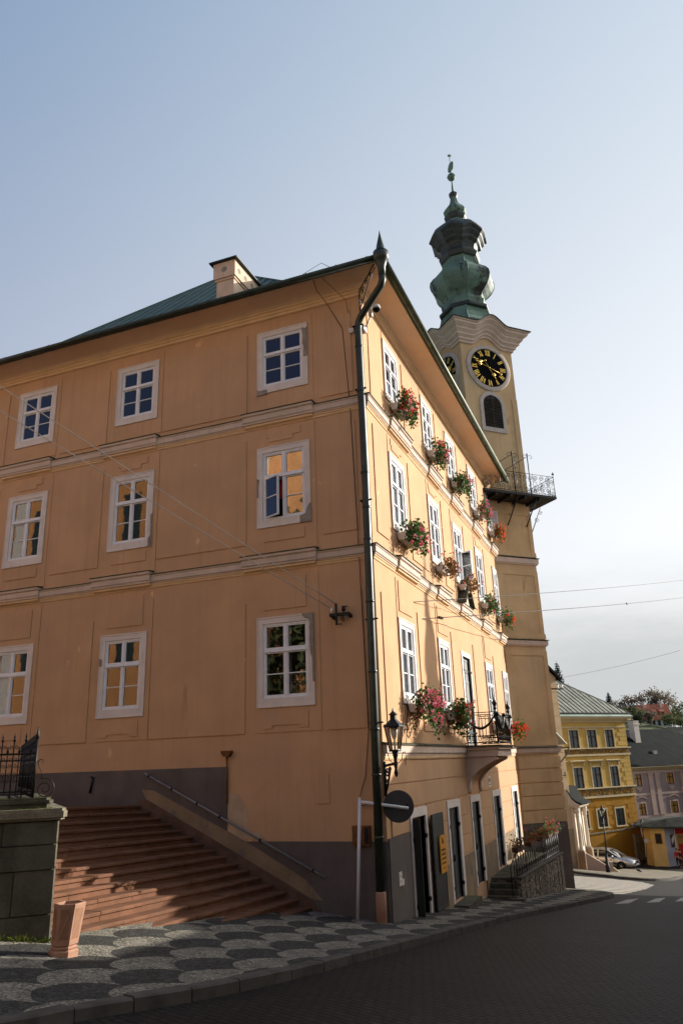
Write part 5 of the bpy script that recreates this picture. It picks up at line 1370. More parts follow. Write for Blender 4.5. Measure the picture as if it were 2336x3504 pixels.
m = MB(); m.prism([p + V((0, 0, LZ + .003)) for p in (W0 - wn*.33 - wd*.02, W0 + wn*.05 - wd*.02, W1 + wn*.05 + wd*.03, W1 - wn*.33 + wd*.03)], [p + V((0, 0, LZ + .06)) for p in (W0 - wn*.33 - wd*.02, W0 + wn*.05 - wd*.02, W1 + wn*.05 + wd*.03, W1 - wn*.33 + wd*.03)]); m.build('coping', MAT['kerb'], lw)
m = MB(); m.prism([p + V((0, 0, LZ - .058)) for p in q], [p + V((0, 0, LZ + .0)) for p in q]); m.build('landing', MAT['old_stone'], lw)
for k in range(3):
    m = MB(); z = LZ - .145*(k + 1) + .02; m.box(FW, .05, .98 if k else .92, 9.96 - .27*(k + 1), 9.99 - .27*k, z - .5, z); m.build('step', MAT['old_stone'], lw)
m = MB(); m.box(FW, .72, 1.2, 8.98, 9.35, -1.2, gz(.9, 9.2) + .07); m.build('step', MAT['old_stone'], lw)
lr = thing('landing_railing', 'black iron railing with spiral scrolls along the top of the rubble wall', 'railing', (1.2, 13, LZ))
FRl = frame(W0 - wn*.10, wd, wn); L_ = (W1 - W0).length
m = MB(); zb, zt = LZ + .10, LZ + .74
for z in (zb, zt): m.tube([FRl(0, 0, z), FRl(L_, 0, z)], .014, 5)
u = .02; k = 0
while u < L_:
    m.tube([FRl(u, 0, LZ + .05), FRl(u, 0, zt)], .012 if k % 4 else .018, 5)
    if u + .34 < L_:
        m.tube([FRl(u, 0, zt), FRl(u + .17, 0, zb + .22)], .008, 4); m.tube([FRl(u + .34, 0, zt), FRl(u + .17, 0, zb + .22)], .008, 4)
        m.scroll(FRl, u + .17, zb + .12, .105, 1.7, 0, .010, pi/2, 1)
    u += .34; k += 1
e = FRl(0, 0, 0); g0 = gz(e.x, e.y - .62)
m.tube([FRl(0, 0, zt), FRl(-.3, 0, zt - .12), FRl(-.52, -.05, zt - .38), FRl(-.52, -.05, g0)], .016, 6); m.tube([FRl(-.26, 0, zt - .1), FRl(-.26, 0, LZ - .3)], .012, 5); m.scroll(FRl, -.24, zb - .1, .09, 1.5, 0, .01)
m.tube([FRl(-.05, 0, zt - .03), FRl(-.26, 0, zb + .1)], .008, 4)
m.build('rails', MAT['iron'], lr)
def trough(s, label, pet, leafmat, n, npet):
    c = FRl(s, .02, zt)
    root = thing('flower_box', label, 'flower box', c, 'flower boxes on the landing railing')
    m = MB(); m.box(FRl, s - .42, s + .42, -.1, .1, zt + .02, zt + .16); m.build('planter', MAT['box_brown'], root)
    r = random.Random(int(s*100)); lf = MB()
    for i in range(n): lf.leaf(FRl(s + r.gauss(0, .22), r.gauss(0, .12), zt + .16 + abs(r.gauss(0, .14))), (r.gauss(0, 1), r.gauss(0, 1), r.random()), r.uniform(.03, .07), r.uniform(.05, .11), r.uniform(0, 6))
    lf.build('foliage', MAT[leafmat], root, recalc=False)
    pb = MB()
    for i in range(npet):
        p = FRl(s + r.gauss(0, .22), r.gauss(0, .14), zt + .2 + abs(r.gauss(0, .16)))
        for j in range(6): d = V((r.gauss(0, 1), r.gauss(0, 1), r.gauss(0, 1))).normalized()*.03; pb.leaf(p + d, d, .045, .045, r.uniform(0, 6))
    pb.build('blossoms', MAT[pet], root, recalc=False)
trough(.45, 'dark withered flower trough at the near end of the landing railing', 'pet_red', 'leaf_dry', 110, 2)
trough(2.3, 'dry brown flower trough, second along the landing railing', 'pet_red', 'leaf_dry', 160, 4)
trough(4.0, 'flower trough with fading red blooms, third along the landing railing', 'pet_orange', 'tree_green', 200, 14)
trough(5.2, 'leafy flower trough with red blooms, fourth along the landing railing', 'pet_red', 'tree_green', 260, 18)
trough(6.3, 'tall yellow-green flower trough with pink blooms at the far end of the landing railing', 'pet_pink', 'tree_green', 340, 22)
# ------------------------------------------------------------------ BEYOND THE TOWER: cream house with portal, ramp wall, canopy
nb = thing('cream_house', 'cream rendered house with block joints and a sloping verge, half hidden behind the clock tower', 'house', (-1.6, 43.5, -4.2))
FN = fdir((-.82, 43.5, 0), 38)
m = MB(); m.pd(FN, [(-9, -6), (0, -6), (0, 9.2), (-1.2, 10.1), (-5, 13), (-9, 13)], -9, 0)
for i in range(16): 
    z = -4 + .86*i
    for j in range(3): 
        if z < 8.4: m.box(FN, -1.5*(j + 1) + (.4 if i % 2 else 0) + .015, -1.5*j + (.4 if i % 2 and j else 0) - .015, -.02, .03, z + .015, z + .845)
m.build('wall', MAT['cream_wall'], nb)
m = MB(); m.bar(FN(.3, -4.5, 9.0), FN(-5.3, -4.5, 13.25), 9.6, .16, up=(0, 0, 1)); m.build('verge_roof', MAT['slate'], nb)
m = MB(); m.box(FN, -4, .01, -9, .05, -6, -1.4); m.build('plinth', MAT['plinth_warm'], nb)
po = thing('church_portal', 'sunlit white arched portal with columns under a curved dark roof beyond the tower', 'portal', (-.5, 43.6, -4.1))
FP = fdir((-.98, 43.45, 0), 8)                          # u back along the lane, d towards the street
m = MB(); A_ = arch(.55, 1.75, -4.3, -1.05)
A_ = [(u, z) for u, z in A_]
# front wall with an arched hole: strips either side and above
for d0, d1 in ((-.02, .34),):
    m.box(FP, .0, .55, d0, d1, -4.3, -.05); m.box(FP, 1.75, 2.6, d0, d1, -4.3, -.05)
    up = [(.55, -.05), (.55, -1.65)] + [(1.15 - .6*cos(pi*k/12), -1.65 + .6*sin(pi*k/12)) for k in range(1, 12)] + [(1.75, -1.65), (1.75, -.05)]
    for (u0, z0), (u1, z1) in zip(up[1:-2], up[2:-1]): m.pd(FP, [(u0, z0), (u1, z1), (u1, -.05), (u0, -.05)], d0, d1)
m.build('front_wall', MAT['portal'], po)
m = MB(); m.box(FP, .5, 1.8, -.6, -.1, -4.3, -.4); m.build('doorway', MAT['dark'], po)
m = MB(); m.box(FP, .5, 1.8, -.1, .36, -4.3, -2.72); m.build('door_plinth', MAT['portal'], po)
for u in (.08, 2.3):
    m = MB(); m.lathe(FP(u, .52, 0), [(.17, -2.85), (.15, -2.7), (.13, -2.5), (.12, -.7), (.16, -.6), (.13, -.5), (.2, -.3), (.2, -.08)], 12); m.build('column', MAT['portal'], po)
    m = MB(); m.box(FP, u - .22, u + .22, .28, .78, -4.3, -2.98); m.prism([FP(u + a, .53 + b, -2.98) for a, b in ((-.22, -.25), (.22, -.25), (.22, .25), (-.22, .25))], [FP(u + a, .53 + b, -2.84) for a, b in ((-.16, -.18), (.16, -.18), (.16, .18), (-.16, .18))]); m.build('column_base', MAT['plinth_warm'], po)
m = MB(); m.pu(FP, [(-.4, -.02), (.75, -.02), (.86, .12), (-.4, .12)], -.15, 2.75); m.build('entablature', MAT['portal'], po)
cvp = [(-.4, 1.35), (-.05, 1.3), (.12, 1.0), (.32, .62), (.62, .36), (.98, .2), (.98, .13), (-.4, .13)]
m = MB(); m.pu(FP, [(d, z + .05) for d, z in cvp[:-2]] + [(.98, .18), (-.4, .18)], -.2, 2.8); m.build('curved_roof', MAT['slate'], po)
m = MB(); m.pu(FP, [(d*.93, z - .06) for d, z in cvp[:-2]] + [(.9, .125), (-.4, .125)], -.205, -.17); m.build('gable_side', MAT['portal'], po)
rw = thing('ramp_wall', 'low sloping grey ramp wall with an end pier beside the far lamp post', 'wall', (.7, 42.8, -4.1))
m = MB(); Fr = frame((0, 42.72, 0), (1, .09, 0), (.09, -1, 0)); m.pd(Fr, [(-.15, -4.4), (1.25, -4.4), (1.25, -3.72), (1.16, -3.72), (-.02, -2.98), (-.15, -2.95)], -.3, 0); m.build('parapet', MAT['pink_wall'], rw)
m = MB(); m.box(Fr, 1.30, 1.56, -.28, .1, -4.4, -3.47); m.build('end_pier', MAT['pink_wall'], rw); m = MB(); m.pd(Fr, [(1.57, -4.4), (2.0, -4.4), (1.95, -4.14), (1.57, -3.82)], -.2, .05); m.build('buttress', MAT['yellow_trim'], rw)
cn = thing('sheet_canopy', 'small pointed grey sheet-metal canopy on struts sticking out beside the tower', 'canopy', (.6, 28.1, 4))
m = MB(); Fc = frame((.36, 28.1, 0), (1, .05, 0), (.05, -1, 0)); m.prism([Fc(-.1, .3, 5.05), Fc(-.1, .3, 4.08), Fc(.66, .3, 4.1)], [Fc(-.1, -.6, 5.05), Fc(-.1, -.6, 4.08), Fc(.66, -.6, 4.1)]); m.build('canopy_sheet', MAT['tin_roof'], cn)
m = MB(); m.bar(Fc(-.1, .2, 3.9), Fc(.78, .2, 3.93), .08, .08); m.bar(Fc(.72, .2, 3.93), Fc(.72, .2, 3.62), .08, .08); m.bar(Fc(.68, .2, 3.66), Fc(.16, .2, 3.1), .07, .07); m.tube([Fc(.14, .25, 2.5), Fc(.44, .25, 2.5)], .02, 5)
for u in (.2, .38): m.lathe(Fc(u, .25, 0), [(.03, 2.45), (.04, 2.5), (.03, 2.58), (.045, 2.64), (.01, 2.68)], 6)
m.build('strut', MAT['plinth'], cn)
wi = thing('insulator_arm', 'short dark wire arm with two white insulators in front of the yellow house eaves', 'insulator', (.6, 28.2, 6.6))
p = V((.45, 28.15, 0)); m = MB(); m.bar((.30, 28.15, 7.1), (1.2, 28.1, 7.02), .06, .07); m.build('arm', MAT['iron'], wi)
m = MB()
for x in (.9, 1.13): m.lathe((x, 28.1, 0), [(.05, 7.06), (.07, 7.12), (.04, 7.16), (.06, 7.22), (.02, 7.26)], 8)
m.build('insulator', MAT['porcelain'], wi)

# ------------------------------------------------------------------ YELLOW HOUSE
yh = thing('yellow_house', 'three-storey yellow house with patterned friezes and a hipped grey-green tin roof', 'house', (2.9, 58.4, -5.2))
FY = fdir((2.9, 58.4, 0), 38)
UL = -16
def far_window(F, u0, u1, z0, z1, par, glassm='win_glass', trim=.12, trimm='yellow_trim', framem='win_brown', sill=True):
    m = MB(); m.box(F, u0 - trim, u0, -.02, .05, z0, z1 + trim); m.box(F, u1, u1 + trim, -.02, .05, z0, z1 + trim); m.box(F, u0, u1, -.02, .05, z1, z1 + trim)
    if sill: m.box(F, u0 - trim - .06, u1 + trim + .06, -.02, .12, z0 - .1, z0)
    w = m.build('window', MAT[trimm], par)
    f = MB(); c = (u0 + u1)/2; zt = z0 + .62*(z1 - z0); e = .05
    f.box(F, u0, u0 + e, -.1, -.04, z0, z1); f.box(F, u1 - e, u1, -.1, -.04, z0, z1); f.box(F, u0 + e, u1 - e, -.1, -.04, z0, z0 + e); f.box(F, u0 + e, u1 - e, -.1, -.04, z1 - e, z1)
    f.box(F, u0 + e, u1 - e, -.1, -.03, zt - .04, zt + .04); f.box(F, c - .04, c + .04, -.1, -.035, z0 + e, zt - .041); f.box(F, c - .04, c + .04, -.1, -.035, zt + .041, z1 - e)
    f.build('frame', MAT[framem], w)
    g = MB(); g.box(F, u0 + e, u1 - e, -.085, -.08, z0 + e, z1 - e); g.build('pane', MAT[glassm], w); return w
BAYS = [(-2.45, -1.4), (-4.67, -3.56), (-6.84, -5.74), (-9.0, -7.9), (-11.2, -10.1), (-13.4, -12.3)]
hY = [(a, b, z0, z1) for a, b in BAYS for z0, z1 in ((-2.25, -.90), (.86, 2.5), (4.08, 5.56))]
m = MB(); 
def wall_holes(m, F, U0, U1, Z0, Z1, holes, depth=-.12):
    us = sorted({U0, U1, *[h[0] for h in holes], *[h[1] for h in holes]}); zs = sorted({Z0, Z1, *[h[2] for h in holes], *[h[3] for h in holes]})
    for i in range(len(us)-1):
        for j in range(len(zs)-1):
            cu, cz = (us[i]+us[i+1])/2, (zs[j]+zs[j+1])/2
            if not any(h[0] < cu < h[1] and h[2] < cz < h[3] for h in holes): m.quad(F, us[i], us[i+1], 0, zs[j], zs[j+1])
    for a, b, c, d in holes:
        for q in ([(a, 0, c), (a, depth, c), (a, depth, d), (a, 0, d)], [(b, 0, c), (b, depth, c), (b, depth, d), (b, 0, d)], [(a, 0, c), (b, 0, c), (b, depth, c), (a, depth, c)], [(a, 0, d), (b, 0, d), (b, depth, d), (a, depth, d)]): m.add([F(*p) for p in q], [(0, 1, 2, 3)])
wall_holes(m, FY, UL, .25, .3, 6.2, [h for h in hY if h[2] > 0])
m.add([FY(.25, 0, -5.6), FY(.25, -11, -5.6), FY(.25, -11, 6.6), FY(.25, 0, 6.6)], [(0, 1, 2, 3)]); m.add([FY(UL, 0, -5.6), FY(UL, -11, -5.6), FY(UL, -11, 6.6), FY(UL, 0, 6.6)], [(0, 1, 2, 3)]); m.quad(FY, UL, .25, -11, -5.6, 6.6)
for i in range(14):                                      # quoins up the corner
    z = .9 + .37*i
    if z < 6.0 and not 3.4 < z < 4.1: m.box(FY, -.95 if i % 2 else -.6, .27, -.02, .03, z + .012, z + .355)
m.build('upper_wall', MAT['yellow'], yh)
m = MB(); wall_holes(m, FY, UL, .25, -2.95, .3, [h for h in hY if h[2] < 0])
for i in range(8):
    z = -2.9 + .38*i
    for k in range(24):
        u1 = .23 - .72*k + (.36 if i % 2 else 0)*-1; u0 = u1 - .70
        if u0 < -15 or any(u1 > a - .16 and u0 < b + .16 and z + .37 > c - .12 and z < d + .14 for a, b, c, d in hY) or z > -.25: continue
        m.box(FY, u0, u1, -.02, .025, z + .01, z + .365)
for a, b in BAYS:                                        # fanned voussoirs
    c = (a + b)/2
    for k in range(-3, 4): m.pd(FY, [(c + k*.17 - .075, -.72), (c + k*.17 + .075, -.72), (c + k*.29 + .13, -.05), (c + k*.29 - .13, -.05)], 0, .03)
m.build('lower_wall', MAT['yellow_deep'], yh)
m = MB(); m.pd(FY, [(UL, -5.6), (.25, -5.6), (.25, -2.55), (-.3, -2.6), (UL, -2.97)], -.05, .12); m.build('base_wall', MAT['yellow_deep'], yh)
m = MB(); m.pd(FY, [(UL, -2.965), (-.28, -2.595), (.3, -2.54), (.3, -2.48), (UL, -2.90)], 0, .17)
m.pd(FY, [(-.9, -5.4), (.35, -5.4), (-.05, -3.0), (-.92, -3.06)], 0, .38); m.build('buttress', MAT['cap_stone'], yh)
for z0, z1 in ((3.58, 4.0), (.2, .78)):
    m = MB(); m.box(FY, UL, .34, 0, .06, z0, z1); fo = m.build('frieze', MAT['frieze'], yh)
    m = MB(); m.box(FY, UL, .46, 0, .2, z1 + .002, z1 + .1); m.box(FY, UL, .4, 0, .12, z0 - .16, z0 - .002); m.build('frieze_ledge', MAT['yellow_trim'], fo)
    m = MB(); u = -.1; k = 0; h = (z1 - z0)
    while u > -9:
        if k % 3 == 2: m.lathe(FY(u, .06, (z0+z1)/2), [(h*.16, 0), (h*.16, .03)], 8, axis=(FY(1, 0, 0) - FY(0, 0, 0), V((0, 0, 1)), FY(0, 1, 0) - FY(0, 0, 0)))
        else: m.scroll(FY, u, (z0+z1)/2, h*.34, 1.2, .075, h*.06, pi*k, 1 if k % 2 else -1, 4)
        u -= h*.85; k += 1
    m.build('relief', MAT['yellow_deep'], fo)
m = MB(); m.pu(FY, [(-.05, 6.2), (.1, 6.2), (.14, 6.3), (.3, 6.42), (.42, 6.5), (.5, 6.66), (-.05, 6.66)], UL, .6); m.box(FY, .25, .75, -11, .4, 6.35, 6.65); m.box(FY, UL, .3, 0, .07, 5.75, 5.85); m.build('cornice', MAT['yellow_trim'], yh)
for a, b, z0, z1 in hY:
    if a < -9.5: continue
    w = far_window(FY, a, b, z0, z1, yh)
    if .5 < z0 < 1: 
        h = MB(); h.pu(FY, [(0, z1 + .42), (.22, z1 + .46), (.26, z1 + .55), (0, z1 + .6)], a - .32, b + .32)
        for u in (a - .2, b + .08): h.box(FY, u, u + .12, 0, .12, z1 + .14, z1 + .42)
        h.build('window_hood', MAT['yellow_trim'], w)
m = MB()
m.add([FY(UL, .55, 6.68), FY(.95, .55, 6.68), FY(.75, .25, 6.92), FY(UL, .25, 6.92)], [(0, 1, 2, 3)]); m.add([FY(.95, .55, 6.68), FY(.95, -11, 6.68), FY(.75, -11, 6.92), FY(.75, .25, 6.92)], [(0, 1, 2, 3)]); m.build('eaves_strip', MAT['tin_green'], yh)
m = MB(); zr = 11.3; e_ = 7.02; A, B, C, D_, E_, F_ = FY(UL, .3, e_), FY(.85, .3, e_), FY(.85, -11, e_), FY(-4.9, -5.4, zr), FY(UL, -5.4, zr), FY(UL, -11, e_)
m.add([A, B, D_, E_], [(0, 1, 2, 3)]); m.add([B, C, D_], [(0, 1, 2)]); m.add([C, F_, E_, D_], [(0, 1, 2, 3)]); m.add([A, B, C, F_], [(0, 1, 2, 3)]); m.add([A, E_, F_], [(0, 1, 2)])
u = .5
while u > -15:
    t = 1 if u < -4.9 else (.85 - u)/(5.75)
    m.bar(FY(u, .3, e_ + .02), FY(u, .3 - 5.7*t, e_ + .02 + (zr - e_)*t), .05, .06); u -= .56
m.bar(B, D_, .1, .08)
ro_ = m.build('tin_roof', MAT['tin_roof'], yh)
m = MB(); m.box(FY, UL, .95, .15, .38, 6.93, 7.0); m.build('roof_gutter', MAT['iron'], ro_)
m = MB(); q0 = FY(-7.6, -1.9, 8.9); m.box(frame(q0, (.616, .788, 0), (.788, -.616, 0)), -.6, .6, -.3, .9, -.35, .12); m.build('roof_hatch', MAT['slate'], ro_)
sgn = thing('street_sign', 'small pale blue street name plate on the lower corner of the yellow house', 'sign', FY(-.5, .2, -2.6))
m = MB(); m.box(FY, -.85, -.1, .18, .2, -2.5, -2.2); m.build('plate', MAT['lilac'], sgn); m = MB(); m.box(FY, -.75, -.2, .2, .203, -2.38, -2.31); m.build('print', MAT['ink_grey'], sgn)

# ------------------------------------------------------------------ PINK HOUSE with the dark roof, and the sunlit roof beside it
ph = thing('pink_house', 'pinkish house with white pilasters, amber windows and a big dark slate roof', 'house', (2.5, 78.4, -4.5))
FK = fdir((2.5, 78.4, 0), 40)
WK = [(a, b, z0, z1) for a, b in ((.15, 1.25), (5.32, 6.5), (10.4, 11.5)) for z0, z1 in ((.08, 1.28), (-2.98, -1.78))]
m = MB(); wall_holes(m, FK, -3, 15, -5.6, 1.9, WK); m.add([FK(15, 0, -5.6), FK(15, -9, -5.6), FK(15, -9, 1.9), FK(15, 0, 1.9)], [(0, 1, 2, 3)]); m.add([FK(-3, 0, -5.6), FK(-3, -9, -5.6), FK(-3, -9, 1.9), FK(-3, 0, 1.9)], [(0, 1, 2, 3)]); m.quad(FK, -3, 15, -9, -5.6, 1.9); m.build('wall', MAT['mauve_wall'], ph)
m = MB()
for u in (-.75, 2.3, 3.4, 7.6, 8.7, 12.6): m.box(FK, u, u + .68, -.02, .1, -2.95, 1.3); m.box(FK, u - .08, u + .76, -.02, .16, 1.15, 1.35); m.box(FK, u - .06, u + .74, -.02, .14, -3.05, -2.9)
m.box(FK, -3, 15, -.02, .08, 1.36, 1.62); m.box(FK, -3, 15, -.02, .05, -.95, -.72); m.box(FK, -3, 15, -.02, .06, -3.3, -3.06)
m.build('pilaster', MAT['pink_wall'], ph)
m = MB(); m.pu(FK, [(-.02, 1.62), (.15, 1.66), (.3, 1.8), (.45, 1.95), (-.02, 1.95)], -3, 15); m.build('cornice', MAT['yellow_trim'], ph)
for a, b, z0, z1 in WK:
    w = far_window(FK, a, b, z0, z1, ph, 'amber_glass', .14, 'pink_wall', sill=False)
    h = MB()
    if z0 < 0: 
        for k in range(8): 
            t0, t1 = k/8, (k + 1)/8; f = lambda t: (a - .25 + (b - a + .5)*t, z1 + .42 + .22*sin(pi*t))
            (u0, w0), (u1, w1) = f(t0), f(t1); h.pd(FK, [(u0, w0), (u1, w1), (u1, w1 + .1), (u0, w0 + .1)], 0, .14)
    else: h.pd(FK, [(a - .05, z0 - .2), (b + .05, z0 - .2), ((a+b)/2 + .25, z0 - .5), ((a+b)/2, z0 - .68), ((a+b)/2 - .25, z0 - .5)], 0, .06)
    h.build('window_ornament', MAT['pink_wall'], w)
m = MB(); A, B, C, D_ = FK(-3, .55, 2.02), FK(15, .55, 2.02), FK(15, -5, 6.3), FK(-3, -5, 6.3); C2, D2 = FK(15, -9.5, 2.02), FK(-3, -9.5, 2.02)
m.add([A, B, C, D_], [(0, 1, 2, 3)]); m.add([D_, C, C2, D2], [(0, 1, 2, 3)]); m.add([A, B, C2, D2], [(0, 1, 2, 3)]); m.add([B, C, C2], [(0, 1, 2)]); m.add([A, D_, D2], [(0, 1, 2)])
rk = m.build('slate_roof', MAT['slate'], ph)
m = MB(); m.box(FK, -3, 15, .45, .62, 1.96, 2.06); m.build('roof_gutter', MAT['yellow_trim'], rk)
def roofpt(u, t, h=0): return FK(u, .55 - 5.55*t, 2.02 + 4.28*t + h)
for u in (.9, 5.6):
    m = MB(); F_ = frame(roofpt(u, .36), (.643, .766, 0), (.766, -.643, 0)); m.box(F_, -.3, .3, -.3, .25, -.2, .2); m.build('skylight', MAT['lilac'], rk)
m = MB(); F_ = frame(roofpt(5.05, .7), (.643, .766, 0), (.766, -.643, 0)); m.box(F_, -.42, .42, -.4, .4, -1.2, 2.1); m.box(F_, -.5, .5, -.48, .48, 1.75, 1.9); m.box(F_, -.47, .47, -.45, .45, 2.1, 2.22); m.build('chimney', MAT['chimney_white'], rk)
gh = thing('grey_roof_house', 'house at the right edge with a sunlit grey corrugated roof in front of the hillside', 'house', (9, 72, -4.8))
FG = fdir((7.15, 78.6, 0), 40)
m = MB(); 
Pq = [FG(0, -.2, 6.25), FG(6, -.2, 6.3), FG(10, 3.6, 3.2), FG(5.2, 3.0, 3.3)]
A0, B0, C0_, D0 = FK(5.45, 1.0, 6.25), FK(12, 1.0, 6.25), FK(15, 4.2, 3.0), FK(8.9, 4.2, 3.25)
m.prism([A0, B0, C0_, D0], [p - V((0, 0, .12)) for p in (A0, B0, C0_, D0)])
for i in range(26):
    t = i/25; p, q = A0.lerp(B0, t), D0.lerp(C0_, t); m.bar(p + V((0, 0, .03)), q + V((0, 0, .03)), .07, .06)
m.build('corrugated_roof', MAT['tin_roof'], gh)
m = MB(); m.prism([FK(9.4, 3.9, -5.5), FK(15, 3.9, -5.5), FK(15, 1.2, -5.5), FK(9.4, 1.2, -5.5)], [FK(9.4, 3.9, 3.1), FK(15, 3.9, 3.0), FK(15, 1.2, 5.6), FK(9.4, 1.2, 5.6)]); m.build('wall', MAT['yellow_trim'], gh)
m = MB(); F_ = frame(FK(9.6, 1.2, 6.2), (.643, .766, 0), (.766, -.643, 0)); m.box(F_, -.3, .3, -.3, .3, -1, 1.5); m.build('chimney', MAT['chimney_white'], gh)

# ------------------------------------------------------------------ KIOSK, sign posts, second lamp
kz = -4.75
ks = thing('kiosk', 'low yellow kiosk building with a dark curved shingle roof and a red shop opening', 'kiosk', (4.8, 54, kz))
P = [(3.34, 54.6), (4.0, 53.4), (5.02, 53.3), (5.75, 54.6), (9.5, 55.6), (9.5, 59), (3.34, 59)]
m = MB(); m.pz(P, -5.4, -2.2); m.build('wall', MAT['kiosk_wall'], ks)
Fk1 = frame((4.0, 53.4, 0), V((1.02, -.1, 0)).normalized(), V((-.1, -1.02, 0)).normalized()); Fk2 = frame((5.02, 53.3, 0), V((.73, 1.3, 0)).normalized(), V((1.3, -.73, 0)).normalized()); Fk3 = frame((5.75, 54.6, 0), V((3.75, 1, 0)).normalized(), V((1, -3.75, 0)).normalized())
m = MB(); m.box(Fk2, .02, 1.45, -.05, .02, -5.2, -2.22); m.build('lilac_side', MAT['lilac'], ks)
m = MB(); m.box(Fk2, .75, 1.25, .021, .05, -3.7, -2.75); m.build('side_window', MAT['win_glass'], ks)
m = MB(); m.box(Fk1, .30, .80, -.02, .04, -3.36, -2.6); w = m.build('window', MAT['wood'], ks); m = MB(); m.box(Fk1, .36, .74, .041, .05, -3.3, -2.66); m.build('pane', MAT['dark'], w)
m = MB(); m.box(Fk3, .0, 3.6, -.02, .05, -2.75, -2.22); m.box(Fk3, .2, 3.6, -.02, .03, -4.9, -3.5); m.build('red_fascia', MAT['red_paint'], ks)
m = MB(); m.box(Fk3, .25, 3.5, .031, .06, -3.48, -2.78); m.build('shop_window', MAT['amber_glass'], ks)
m = MB()
rf = [(2.9, 54.4), (3.8, 53.0), (5.2, 52.8), (6.6, 53.1), (10, 54.6), (10, 60), (2.9, 60)]
rt = [(3.6, 55.6), (4.4, 54.4), (5.4, 54.2), (6.6, 54.6), (9.6, 56), (9.6, 59), (3.6, 59)]
rtz = [-1.85, -1.72, -1.55, -1.46, -1.45, -1.45, -1.85]
n = len(rf)
m.v += [V((x, y, -2.2)) for x, y in rf] + [V((x, y, -2.08)) for x, y in rf] + [V((x, y, z)) for (x, y), z in zip(rt, rtz)]
for k in range(n):
    j = (k + 1) % n
    m.f += [[k, j, n + j, n + k], [n + k, n + j, 2*n + j, 2*n + k]]; m.sm += [False]*2; m.mi += [0]*2
m.f += [list(range(n)), [2*n + k for k in range(n)]]; m.sm += [False]*2; m.mi += [0]*2
m.build('shingle_roof', MAT['kiosk_roof'], ks)
fl = thing('shop_banner', 'white and green striped banner hanging by the red kiosk opening', 'banner', (5.75, 54.2, kz))
m = MB(); m.tube([(5.72, 54.1, -4.9), (5.80, 54.1, -2.15)], .03, 5); m.build('pole', MAT['white_metal'], fl); m = MB(); m.prism([V((5.42, 54.05, -3.2)), V((5.72, 54.05, -2.7)), V((5.74, 54.05, -3.0)), V((5.48, 54.05, -3.5))], [V((5.42, 54.03, -3.2)), V((5.72, 54.03, -2.7)), V((5.74, 54.03, -3.0)), V((5.48, 54.03, -3.5))]); m.build('cloth', MAT['box_white'], fl)
rs = thing('road_sign', 'small round road sign on a thin pale post before the kiosk', 'road sign', (3.46, 52.6, -4.7))
m = MB(); m.tube([(3.44, 52.6, -4.8), (3.64, 52.6, -2.9)], .028, 6); m.build('post', MAT['kerb'], rs); m = MB(); m.lathe((3.62, 52.56, -3.05), [(.17, -.01), (.17, .012)], 16, axis=(V((1, 0, 0)), V((0, 0, 1)), V((0, -1, 0)))); m.build('disc', MAT['lilac'], rs)
def street_lamp(name, label, x, y, z, h, s, lean=0):
    root = thing('street_lamp', label, 'street lamp', (x, y, z)); m = MB()
    t = V((lean, 0, h)); b = V((x, y, z)); P = lambda k: b + t*k
    m.lathe(b, [(.16*s, 0), (.16*s, .12*h), (.11*s, .14*h), (.10*s, .28*h), (.075*s, .30*h)], 10)
    m.tube([P(.28), P(.85)], [.06*s, .042*s], 8); m.lathe(P(.72), [(.05*s, 0), (.09*s, .02), (.05*s, .05)], 8); m.lathe(P(.84), [(.05*s, 0), (.10*s, .03), (.04*s, .08)], 8)
    for q in (-1, 1): m.tube([P(.73), P(.755) + V((q*.12*s, 0, 0)), P(.80) + V((q*.14*s, 0, 0)), P(.81) + V((q*.09*s, 0, 0))], .015*s, 4)
    m.build('post', MAT['iron'], root); lantern_head(root, P(.86), s*1.0); return root
street_lamp('a', 'tall black street lamp with a tapered lantern on the far pavement before the yellow house', 1.33, 40.9, -3.95, 4.05, .86, .14)
street_lamp('b', 'smaller black street lamp beside the kiosk roof before the pink house', 3.35, 53.3, -4.75, 3.2, .62, .14)

# ------------------------------------------------------------------ CAR
car = thing('parked_car', 'silver saloon car parked nose to the right behind the far lamp post', 'car', (.75, 50.2, -4.85))
cf = V((.955, -.30, 0)).normalized(); cs = V((-cf.y, cf.x, 0)); CO = V((.72, 50.15, gz(.75, 50.2) - RD))
def FCr(u, d, z): return CO + cf*u - cs*d + V((0, 0, z))   # u forward, d towards the camera side
LOC[car.name] = CO; car.location = CO
# body: cross sections along the length (u, half width, sill z, belt z)
def body_sections(rows, mat, name, par):
    m = MB(); n = None
    for u, pts in rows:
        ring = [FCr(u, d, z) for d, z in pts] + [FCr(u, -d, z) for d, z in reversed(pts)]
        n = len(ring); m.v += ring
    for i in range(len(rows) - 1):
        for k in range(n): a, b = i*n + k, i*n + (k+1) % n; m.f.append([a, b, b + n, a + n]); m.sm.append(True); m.mi.append(0)
    m.f += [list(range(n)), [(len(rows)-1)*n + k for k in range(n)]]; m.sm += [False]*2; m.mi += [0]*2
    o = m.build(name, mat, par); 
    return o
def sec(w, zb, zm, zt): return [(w*.86, zb), (w, zb + .12), (w*1.0, zm), (w*.93, zt)]
rows = [(-2.22, sec(.68, .34, .58, .72)), (-2.12, sec(.78, .26, .62, .90)), (-1.8, sec(.83, .22, .66, .97)), (-1.0, sec(.85, .20, .66, .96)), (0, sec(.86, .2, .66, .92)), (.75, sec(.86, .2, .64, .90)), (1.1, sec(.85, .2, .62, .86)), (1.7, sec(.82, .22, .58, .76)), (2.05, sec(.76, .24, .52, .66)), (2.22, sec(.62, .3, .48, .56))]
body = body_sections(rows, MAT['car_paint'], 'body', car)
